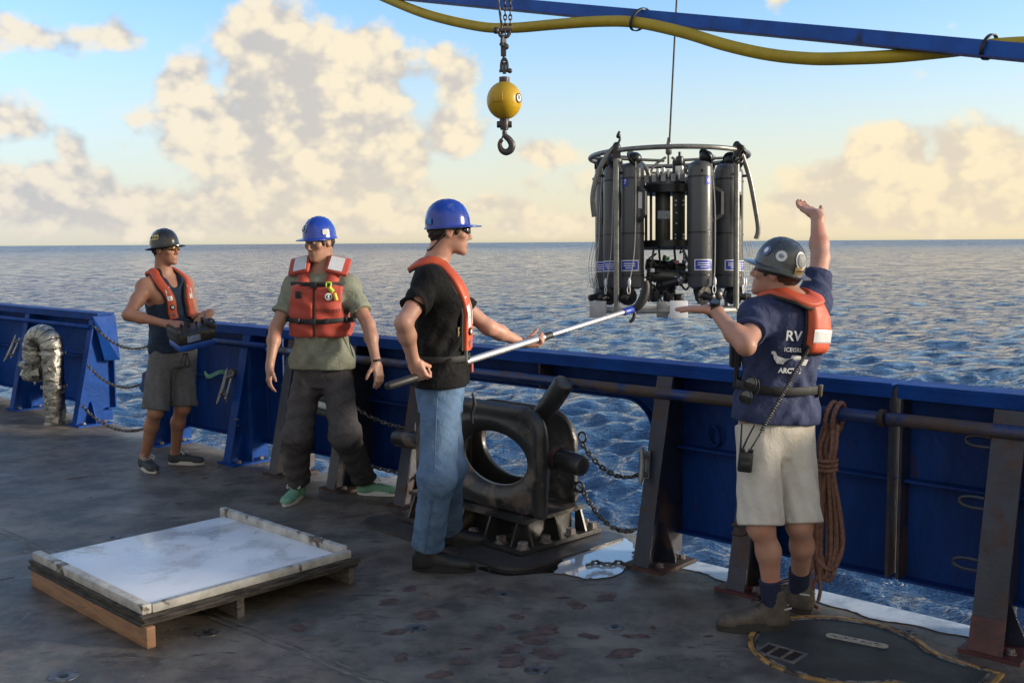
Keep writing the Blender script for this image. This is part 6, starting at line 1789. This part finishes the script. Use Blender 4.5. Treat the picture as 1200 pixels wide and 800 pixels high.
# foam work vest
lo, hi = p.bounds(.10, .60, .40); v = p.vol(lo, hi, .0065)
g_ = npv(p.prof); gi = lambda z: tuple(np.interp(z, g_[:, 0], g_[:, c]) for c in range(1, 5))
rows = [(z, *gi(z)) for z in np.array((.185, .25, .32, .38, .44, .49)) * p.Tl]
v.loft(p.hip, p.T, rows, .02, p=2.5, off=.050, rnd=.022, disp=lambda x, y, z: .004 * np.sin(x * 40 + z * 30) + .003 * np.sin(z * 70 + x * 15))
for sg in (1, -1):
    v.cap(p.tp(sg * .085 * k, .085 * k, .47 * p.Tl), p.tp(sg * .095 * k, .0, .565 * p.Tl), .050 * k, .050 * k, .03)
    v.cap(p.tp(sg * .095 * k, .0, .565 * p.Tl), p.tp(sg * .085 * k, -.10 * k, .48 * p.Tl), .050 * k, .050 * k, .03)
    v.ell(p.tp(sg * .245 * k, .0, .40 * p.Tl), npv((.105, .16, .16)) * k, p.T, .02, 'sub')
v.put(lambda X, Y, Z: np.sqrt(((X - p.hip[0]) * p.T[0, 0] + (Y - p.hip[1]) * p.T[1, 0] + (Z - p.hip[2]) * p.T[2, 0]) ** 2 + np.maximum(0, .07 - ((X - p.hip[0]) * p.T[0, 1] + (Y - p.hip[1]) * p.T[1, 1] + (Z - p.hip[2]) * p.T[2, 1])) ** 2) - .006, lo, hi, .012, 'sub')
v.ell(p.tp(0, .06, .60 * p.Tl), npv((.062, .12, .11)) * k, p.T, .015, 'sub')
v.cap(p.tp(0, -.02, .45 * p.Tl), npv(p.hp(0, -.01, -.04)), .064 * k, .066 * k, .01, 'sub')
vest = v.build('work_vest', m_redor, p.root, 2); p.pp = 2.5
# stand-up collar pads with white tape
for sg in (1, -1):
    b = MB(); cen = Vector(p.tp(sg * .125 * k, .035 * k, .600 * p.Tl)); n = Vector(p.T @ unit((sg * .25, .72, .62))); x = Vector(p.T @ unit((1, -.25 * sg, -.30 * sg))); x = (x - n * x.dot(n)).normalized(); y = n.cross(x)
    Rc = Matrix((x, y, n)).transposed()
    b.box(cen, (.145 * k, .135 * k, .030), Rc, .012); o = b.build('collar_pad', m_redor, vest, 50)
    MB().box(cen + Rc @ Vector((-sg * .012, .0, .0165)), (.088 * k, .108 * k, .003), Rc).build('reflective_patch', m_refl, o)
b = MB(); q = [p.tp(x * k, y * k, z * p.Tl) for x, y, z in ((.10, -.02, .60), (.07, -.09, .61), (0, -.115, .615), (-.07, -.09, .61), (-.10, -.02, .60))]
b.tube(catmull([Vector(x) for x in q], 5), .035, 12); b.build('collar_roll', m_redor, vest, 60)
for z, th0, th1, w in ((.285, -180, 180, .030),):
    path = [(a, z + .004 * math.sin(a / 20), .060) for a in range(0, 360, 15)]
    p.strap(path, w, .005, m_web, 'waist_strap', vest, 0.0, closed=True)
p.strap([(a, .495, .062 if 60 < a < 120 else .05) for a in range(28, 153, 12)], .028, .005, m_web, 'chest_strap', vest, 0.0)
for th, z in ((90, .285), (66, .285), (117, .285), (90, .495), (30, .285), (150, .285)):
    dot_on(p, th, z + .004 * math.sin(th / 20), .064, .020 if th == 90 else .013, m_rubber, 'buckle', vest, sq=True, h=.020 if th == 90 else .019, d=.014)
dot_on(p, 116, .435, .062, .023, m_web, 'black_patch', vest, sq=True, h=.023)
ed = dot_on(p, 64, .425, .064, .024, m_white_l, 'round_emblem', vest, d=.003)
dot_on(p, 64, .425, .067, .0155, m_web, 'emblem_ring', ed, d=.002)
dot_on(p, 64, .425, .0685, .006, m_white_l, 'emblem_centre', ed, sq=True, h=.012, d=.002)
m_print = M('black_print', (.035, .012, .010), .6)
for s_, z, sz in (('WORK VEST', .345, .030), ('TYPE V', .318, .018), ('PERSONAL', .375, .018), ('FLOTATION', .36, .016)):
    def bend(x, y, z_, z=z): q, n = p.ts(63 - math.degrees(x / .20), z + y / p.Tl, .0665 + z_); return q
    text('vest_print', s_, sz, (0, 0, 0), (1, 0, 0), (0, 0, 1), m_print, vest, .0004, bend=bend) if s_ == 'WORK VEST' else None
m_lime = M('lime_plastic', (.45, .62, .06), .45)
b = MB(); c, n = p.ts(62, .475, .075); c1, n1 = p.ts(52, .43, .075)
b.tube([c, c.lerp(c1, .5)], .014, 10); o = b.build('whistle', m_lime, vest, 50); MB().tube([c.lerp(c1, .7), c1 + Vector((0, 0, -.03))], .013, 10).build('light_tube', M('amber_plastic', (.6, .42, .03), .4), vest, 50)
MB().tube(catmull([c + n * .01, c + Vector((.01, 0, .03)), c + Vector((-.02, 0, .035)), c + Vector((-.02, 0, 0))], 4), .006, 6).build('whistle_cord', m_lime, vest, 60)
MB().tube(catmull([p.ts(20, .2, .06)[0], p.ts(15, .14, .05)[0], p.ts(5, .06, .05)[0]], 5), .004, 5).build('vest_cord', m_web, vest, 60)
p.pp = 2.25
band(P2.arms[0]['w'] - npv((0, 0, -.01)), P2.arms[0]['hz'], .034, .014, .003, m_web, 'bracelet', p.root)

# ================= man with the pole
Y0 = 5.6
aR, aL = G(500, 668), G(524, 641)
p = Person('man in black tee shirt, blue jeans and blue hard hat gripping the pole', ((aR + aL) / 2), 1.075, 6, AY(516, 455, Y0), AY(513, 309, Y0), (.97, .14, -.04), (527, 272), Y0, sk3, .0058)
P3 = p
p.sh[1] = npv(AY(504, 330, Y0 - .17))
eR = reach(p.sh[1], .32, 473, 378, False); wR = reach(eR, .285, 487, 424, True)
pole_a = npv(AY(497, 439, wR[1] + .005)); pole_t = npv(AY(739, 363, 6.60)); pdir = unit(pole_t - pole_a)
hz_ = unit((.42, .10, -.90)); pm_ = unit(npv((.30, .93, .12)) - hz_ * (npv((.30, .93, .12)) @ hz_)); wR = pole_a - hz_ * .088 * p.k - pm_ * .036 * p.k
p.arm(1, eR, wR, hz_, pm_, [(.95, 1.2, .9), (1.0, 1.2, .9), (1.05, 1.2, .9), (1.1, 1.2, .9)], thumbc=(1.45, 1.6))
gl = pole_a + pdir * ((AY(630, 397, 6.03) - Vector(pole_a)).dot(Vector(pdir)))
eL = reach(p.sh[0], .325, 563, 380, False); wL = gl - npv((.105, .0, .028))
dl = wL - eL; 
if np.linalg.norm(dl) > .29: eL = wL - unit(dl) * .29
p.arm(0, eL, wL, (.97, .12, -.06), (.05, -.25, .95), [(.55, .9, .6), (.7, 1.0, .7), (.8, 1.0, .7), (.9, 1.0, .7)], thumbc=(.4, .8))
kR = reach(p.hj[1], .46, 512, 562, False); kL = reach(p.hj[0], .46, 524, 550, False)
p.leg(1, kR, aR + Vector((0, 0, .10)), (1, -.10)); p.leg(0, kL, aL + Vector((0, 0, .10)), (1, .12))
p.body()
shirt3 = p.tee(M('black_tee', (.0055, .0055, .006), .85, spec=.25, var=.2, scale=25, wr=.010, bump=.0006, bscale=300), .02, .64, .014, .016, .56, 'tee_shirt', 2, .070, .122)
jm = M('blue_denim', (.075, .140, .245), .85, var=.22, scale=7, wr=.010, bump=.0010, bscale=260, second=(.14, .22, .335), thr=(.45, .75), sscale=5)
jeans = p.legwear(jm, .11, 1.92, 'jeans', (.100, .088, .082, .078), .07, 3, .45)
# outseam and pocket stitching
def leg_line(i, ang, t0, t1, r_out, mat, name, w=.006):
    L = p.legs[i]; pts = []
    fw = npv(L['toe'])
    for t in np.linspace(t0, t1, 16):
        a, b_ = (p.hj[i], L['k']) if t < 1 else (L['k'], L['a']); f = t if t < 1 else t - 1
        d = unit(b_ - a); X = unit(np.cross(fw, d)); Y_ = np.cross(d, X); c = a + (b_ - a) * f
        pts.append(Vector(c + (X * math.cos(ang) + Y_ * math.sin(ang)) * r_out(t)))
    return MB().tube(pts, w, 6).build(name, mat, jeans, 60)
leg_line(1, math.pi, .12, 1.9, lambda t: ((.100 - .012 * t) if t < 1 else (.0835 - .004 * (t - 1))) * p.k + .0085, M('denim_seam', (.06, .11, .19), .9, var=.3, scale=60), 'outseam', .0035)
m_boot = M('black_boot', (.014, .014, .015), .55, var=.25, scale=25, bump=.0015, bscale=120); m_bsole = M('black_boot_sole', (.010, .010, .010), .7, var=.2, scale=30)
for i in (0, 1): p.shoe(i, m_boot, m_bsole, 'boot', .315, .05, .038, None, .07, .050, bulk=1.2)
h = p.hat(m_helm_b, False)
p.patch(h, 238, 8, .055, .030, M('sky_blue_tag', (.06, .22, .55), .5), 'name_tag', round_=False)
p.hair(m_hair)
p.glasses(m_lens, m_web)
b = MB(); b.tube(catmull([p.hp(-.082, -.03, .0), p.hp(-.078, -.065, -.05), p.hp(-.04, -.10, -.09), p.hp(.0, -.115, -.10), p.hp(.05, -.10, -.08)], 6), .004, 6); b.build('glasses_cord', m_web, p.root, 60)
vest = slim_vest(p, .185, disc_side=1, thl=80, thr=124, zst=(.29, .43), t=.020, w=.062, wide_b=.095, dth=12)
b = MB(); c, n = p.ts(112, .12, .05); b.tube([c, c + Vector((.0, 0, -.045))], .009, 8); b.build('pull_handle', M('pull_red', (.45, .10, .06), .5), vest, 60)
p.strap([(a, .15, .0) for a in range(-60, 301, 20)][:-1], .035, .005, m_web, 'waist_belt', vest, .034, closed=True)
def bend3(x, y, z_): q, n = p.ts(140 - math.degrees(x / .19), .265 + y / p.Tl, .0215 + z_); return q
text('shirt_print', 'B', .085, (0, 0, 0), (1, 0, 0), (0, 0, 1), M('ochre_print', (.20, .15, .05), .7), p.root, .0004, bend=bend3)
c, n = p.ts(128, .16, .04); MB().box(c, (.012, .02, .07), None, .003).build('vest_clip', m_bare, vest)
c, n = p.ts(100, -.02, .055); b = MB(); b.tube(catmull([c, c + Vector((.012, 0, -.06)), c + Vector((-.004, 0, -.12)), c + Vector((.0, 0, -.17))], 5), [.006, .007, .008, .009, .010, .012, .012, .011, .010, .01, .009, .008, .008, .007, .007, .006], 7); b.build('hanging_strap', m_web, p.root, 60)
wd = unit(p.arms[0]['w'] - p.arms[0]['e']); o = band(p.arms[0]['w'] - wd * .015, wd, .036, .020, .005, m_silver, 'watch', p.root, p.arms[0]['palm'])
# the pole itself
pe = pole_a - pdir * .235
pole = empty('boat_pole', Vector(pole_a), 'long silver pole with a black grip and blue tip reaching to the sampling frame', 'pole')
Pv = lambda d: Vector(pole_a + pdir * d)
Lp = float(np.linalg.norm(pole_t - pole_a))
MB().cyl(Pv(-.05), Pv(Lp * .55), .0185, 16, .003).build('lower_tube', M('aluminium_tube', (.60, .60, .60), .45, .8, var=.06, scale=9), pole, 50)
MB().cyl(Pv(Lp * .55 + .001), Pv(Lp - .06), .0155, 16, .003).build('upper_tube', M('aluminium_tube'  , (.62, .62, .62)), pole, 50)
MB().tube([Pv(Lp * .55 - .03), Pv(Lp * .55 + .03)], .0215, 14).build('tube_clamp', m_rubber, pole, 50)
MB().tube([Pv(-.255), Pv(-.25), Pv(-.24), Pv(-.06), Pv(-.05)], [.010, .018, .0215, .0215, .0195], 14).build('grip', m_rubber, pole, 50)
MB().tube([Pv(Lp - .075), Pv(Lp - .06), Pv(Lp + .02), Pv(Lp + .03)], [.019, .024, .024, .018], 12).build('tip_socket', M('tip_blue', (.015, .05, .34), .4), pole, 50)
tp_ = Pv(Lp + .02); c1 = [tp_, tp_ + Vector((.035, 0, .02)), tp_ + Vector((.07, 0, .075)), tp_ + Vector((.085, 0, .14)), tp_ + Vector((.080, 0, .18))]
MB().tube(catmull(c1, 6), [.020 + .010 * math.sin(i / 24 * 3.14) for i in range(25)], 10).build('hook_horn', m_rubber, pole, 60)
MB().tube(catmull([tp_, tp_ + Vector((.012, 0, -.03)), tp_ + Vector((.0, 0, -.07)), tp_ + Vector((-.02, 0, -.075))], 5), .011, 8).build('lower_horn', m_rubber, pole, 60)

# ================= man giving the hand signal
Y0 = 4.65
aL, aR = G(905, 737), G(936, 716)
p = Person('man from behind in navy tee shirt and beige shorts, one arm raised', ((aR + aL) / 2), 1.0, 114, AY(909, 498, Y0), AY(924, 345, Y0), (-.85, .46, .20), (909, 320), Y0, sk4, .0050, belly=.02)
P4 = p
p.sh[1] = npv(AY(953, 354, Y0 + .08))
eL = reach(p.sh[0], .285, 874, 405, False); wL = reach(eL, .255, 836, 363, True)
p.arm(0, eL, wL, (-.97, .22, .05), (.05, .05, -1), [(.06, .10, .08), (.04, .08, .05), (.06, .1, .08), (.12, .15, .1)], spread=-.01, thumbc=(.0, .0))
eR = reach(p.sh[1], .27, 961.5, 302, True); wR = reach(eR, .245, 957, 252, True)
p.arm(1, eR, wR, (-.33, .86, .38), (.15, -.38, .90), [(-.05, .25, .3), (.0, .25, .3), (.05, .3, .3), (.1, .35, .3)], thumbc=(.0, .1))
kL = reach(p.hj[0], .43, 893, 625, False); kR = reach(p.hj[1], .43, 938, 622, False)
p.leg(0, kL, aL + Vector((0, 0, .12)), (G(838, 738) - aL)[:2]); p.leg(1, kR, aR + Vector((0, 0, .12)), (-.55, .83))
p.body()
p.tee(M('navy_tee', (.020, .030, .085), .85, var=.12, scale=18, wr=.010, bump=.0006, bscale=300, second=(.032, .045, .11), thr=(.5, .7), sscale=6), .022, .60, .014, .014, .555, 'tee_shirt', 3, .068, .124)
shorts4 = p.legwear(M('beige_shorts', (.56, .52, .45), .85, var=.04, scale=30, wr=.006, bump=.0010, bscale=160), .11, .99, 'shorts', (.104, .098, .1, .1), .05, 4, .8, split=.16)
m_bb4 = M('brown_boot', (.085, .068, .054), .6, var=.25, scale=22, bump=.0015, bscale=120); m_bs4 = M('boot_sole', (.028, .026, .025), .7, var=.2, scale=30)
m_sock = M('navy_sock', (.012, .018, .05), .9, var=.2, scale=60)
for i in (0, 1):
    o = p.shoe(i, m_bb4, m_bs4, 'boot', .325, .095, .042, M('dark_lace', (.02, .018, .016), .7), .072, .052, bulk=1.3, sock=m_sock)
    L_ = p.legs[i]; f_ = npv(L_['toe']); l_ = np.cross((0, 0, 1), f_); hb_ = npv((L_['a'][0], L_['a'][1], 0)) - f_ * .072
    for sg in (1, -1): MB().box(Vector(hb_ + f_ * .012 + l_ * sg * .030 + npv((0, 0, .105))), (.004, .045, .006), Matrix.Rotation(math.atan2(f_[1], f_[0]) - math.pi / 2 + sg * .5, 3, 'Z')).build('heel_piping', m_refl, o)
# back welt pocket, fly of the shorts left plain
h = p.hat(m_helm_g, True)
e, c, t, u = p.patch(h, -62, 24, .070, .080, m_white_l, 'round_sticker')
p.patch(h, -62, 24, .052, .060, M('sticker_art', (.10, .11, .12), .5, var=.8, scale=60), 'sticker_art', off=.0075, par=e)
e, c, t, u = p.patch(h, -8, 22, .046, .046, m_white_l, 'gear_sticker'); nn = t.cross(u)
b = MB()
for q in range(14):
    a = 2 * math.pi * q / 14; b.box(c + (t * math.cos(a) + u * math.sin(a)) * .0225 + nn * .0, (.005, .005, .003), Matrix((t, u, nn)).transposed())
b.build('gear_teeth', m_white_l, e); p.patch(h, -8, 22, .024, .020, M('sticker_grey', (.30, .32, .36), .5, var=.4, scale=60), 'sticker_centre', off=.0075, par=e)
e, c, t, u = p.patch(h, 32, 24, .042, .046, M('sticker_blue', (.10, .16, .34), .5, var=.3, scale=50), 'round_sticker'); p.patch(h, 32, 24, .020, .026, m_white_l, 'sticker_mark', off=.0075, par=e)
e, c, t, u = p.patch(h, -60, 2, .060, .030, M('tan_plate', (.30, .20, .075), .45, .2, var=.15, scale=30), 'name_plate', round_=False)
nn = t.cross(u); MB().box(c + nn * .003, (.034, .004, .001), Matrix((t, u, nn)).transposed()).build('name_line', m_web, e)
p.hair(m_hair2)
band(p.hp(0, -.015, .012), Vector(p.Hd[:, 2]), .105, .030, .006, m_dark, 'nape_strap', h, Vector(p.Hd[:, 0]), .80)
k = p.k
# inflatable vest seen from behind: collar, back flap, belt
path = [(95, .50, .02), (60, .545, .014), (25, .575, .010), (0, .590, .006), (-30, .585, .008), (-60, .572, .012), (-90, .560, .014), (-120, .568, .012), (-150, .585, .008), (-180, .590, .008), (-205, .575, .012), (-240, .545, .016), (-270, .50, .02)]
vest = p.strap([(a, z - .012, o - .008) for a, z, o in path], .105, .012, m_web, 'life_vest', None, .014, upn=.75)
p.strap([(a, z - .010, o) for a, z, o in path], .082, .022, m_orange, 'collar_bladder', vest, .016, upn=.75)
fl = slab(p, (250 - 22, 250 + 24), (.325, .580), .024, .012, m_web, 'flap_edge', 8, vest)
fo = slab(p, (250 - 19, 250 + 21), (.335, .575), .034, .026, m_orange, 'back_flap', 8, vest)
slab(p, (250 - 15, 250 + 17), (.385, .440), .0612, .002, m_refl, 'reflective_strip', 8, vest)
p.strap([(a, .17 + .004 * math.sin(a / 30), .0) for a in range(0, 360, 18)], .038, .004, m_web, 'waist_belt', vest, .036, closed=True)
dot_on(p, 222, .17, .040, .020, M('brass_buckle', (.16, .12, .075), .4, .5), 'buckle', vest, sq=True, h=.026, d=.014)
p.strap([(14, .50, .03), (18, .42, .02), (28, .34, .015), (36, .24, .015), (38, .15, .01)], .055, .018, m_web, 'front_strap', vest, .02)
c, n = p.ts(52, .34, .05); MB().box(c + Vector((-.02, 0, -.03)), (.05, .05, .16), None, .012).build('vest_pouch', m_web, vest, 40)
# print on the back of the shirt
def backbend(zc, thc=281.0):
    def f(x, y, z_): q, n = p.ts(thc - math.degrees(x / .165), zc + y / p.Tl, .0215 + z_); return q
    return f
for s_, zc, sz, thc in (('RV', .405, .062, 289), ('ICEGRL', .347, .026, 287), ('ARCTIC', .256, .032, 287)):
    text('shirt_print', s_, sz, (0, 0, 0), (1, 0, 0), (0, 0, 1), m_white_l, p.root, .0005, bend=backbend(zc, thc), bold=.0012 if s_ != 'ICEGRL' else .0004, xs=.92)
hull = [(-.075, .010), (-.06, -.012), (.075, -.016), (.085, .012), (.045, .014), (.040, .028), (.0, .028), (-.005, .014), (-.03, .012), (-.062, .022), (-.07, .040), (-.084, .042), (-.088, .03), (-.078, .026)]
f_ = backbend(.297, 288); cu = MB(); pts = [f_(x, y, 0) for x, y in hull]; nrm = p.ts(288, .297)[1]
cu.prism(pts, nrm * .0015); cu.build('shirt_emblem', m_white_l, p.root)
# watch
wd = unit(p.arms[0]['w'] - p.arms[0]['e']); o = band(p.arms[0]['w'] - wd * .008, wd, .033, .024, .004, m_rubber, 'watch', p.root, p.arms[0]['palm'], .9)
b = MB(); cW = Vector(p.arms[0]['w'] - wd * .008) + Vector((.0, -.012, .033)); b.lathe(cW, [(.022, -.004), (.023, .0), (.022, .008), (.019, .010)], 22, frame((-.1, -.45, .9))); b.build('watch_case', m_dark, o, 40)
b = MB(); b.lathe(cW + Vector((-.001, -.0047, .0094)), [(.0185, 0), (.0183, .0008)], 22, frame((-.1, -.45, .9))); b.build('watch_face', M('watch_glass', (.05, .06, .07), .1, coat=1), o, 40)
# radio and curly cord
rc = AY(873.5, 541, Y0 - .205)
rad = empty('radio', rc, 'black handheld radio with a curly cord hanging on the beige shorts', 'radio')
Rr_ = Matrix.Rotation(R_(-8), 3, 'Z') @ Matrix.Rotation(R_(5), 3, 'Y')
MB().box(rc, (.062, .036, .088), Rr_, .008).build('body', m_rubber, rad, 40)
MB().box(rc + Rr_ @ Vector((0, -.0185, -.012)), (.044, .004, .034), Rr_, .0015).build('keypad', m_dark, rad, 40)
MB().box(rc + Rr_ @ Vector((0, -.0185, .024)), (.046, .003, .018), Rr_, .001).build('speaker_grille', M('radio_grey', (.04, .04, .042), .6), rad, 40)
for x in (-.012, .012, .024): MB().cyl(rc + Rr_ @ Vector((x, 0, .044)), rc + Rr_ @ Vector((x, 0, .058)), .0065, 10, .001).build('knob', m_dark, rad, 50)
for x, dx_ in ((-.020, .018), (-.026, -.002)): MB().tube([rc + Rr_ @ Vector((x, .004, .044)), rc + Rr_ @ Vector((x + dx_, .006, .10)), rc + Rr_ @ Vector((x + dx_ * 2.4, .012, .165))], [.0055, .0042, .0035], 8).build('antenna', m_rubber, rad, 60)
cp = [rc + Vector((.018, 0, .05)), AY(886, 516, Y0 - .20), AY(900, 492, Y0 - .205), AY(916, 464, Y0 - .20), AY(930, 440, Y0 - .175), AY(944, 415, Y0 - .155), AY(948, 402, Y0 - .14)]
path = catmull(cp, 40); helix = []; bb = frame(path[-1] - path[0])
for i, q in enumerate(path):
    a = i * 2 * math.pi / 4.0; amp = .0085 if i > 60 else .002
    helix.append(q + bb @ Vector((math.cos(a) * amp, math.sin(a) * amp, 0)))
fine = catmull(helix, 2)
MB().tube(fine, .0028, 5, cap=True).build('curly_cord', m_rubber, rad, 60)
MB().tube(path[60:], .0052, 6).build('cord_core', M('cord_grey', (.30, .30, .30), .6), rad, 60)
# sunglasses clipped to his belt
sc_ = AY(877, 456, Y0 - .17)
sg_ = empty('sunglasses', sc_, 'black sunglasses hanging folded from the black belt over the navy tee shirt', 'sunglasses')
Rs = Matrix.Rotation(R_(-25), 3, 'Z') @ Matrix.Rotation(R_(18), 3, 'Y')
for z, nm in ((.028, 'lens'), (-.034, 'lens')):
    b = MB(); ring = [sc_ + Rs @ Vector((.026 * math.cos(a), -.008 * math.cos(a) ** 2, z + .030 * math.sin(a))) for a in [2 * math.pi * q / 20 for q in range(20)]]
    cc_ = sc_ + Rs @ Vector((0, -.010, z)); b.poly(ring + [cc_], [(q, (q + 1) % 20, 20) for q in range(20)]); b.build(nm, m_lens, sg_, 60)
    MB().tube(ring, .004, 6, closed=True).build('lens_rim', m_rubber, sg_, 60)
MB().tube(catmull([sc_ + Rs @ Vector((.024, 0, .055)), sc_ + Rs @ Vector((.038, .01, .02)), sc_ + Rs @ Vector((.036, .012, -.03)), sc_ + Rs @ Vector((.016, .01, -.07))], 5), .0045, 6).build('temple', m_rubber, sg_, 60)
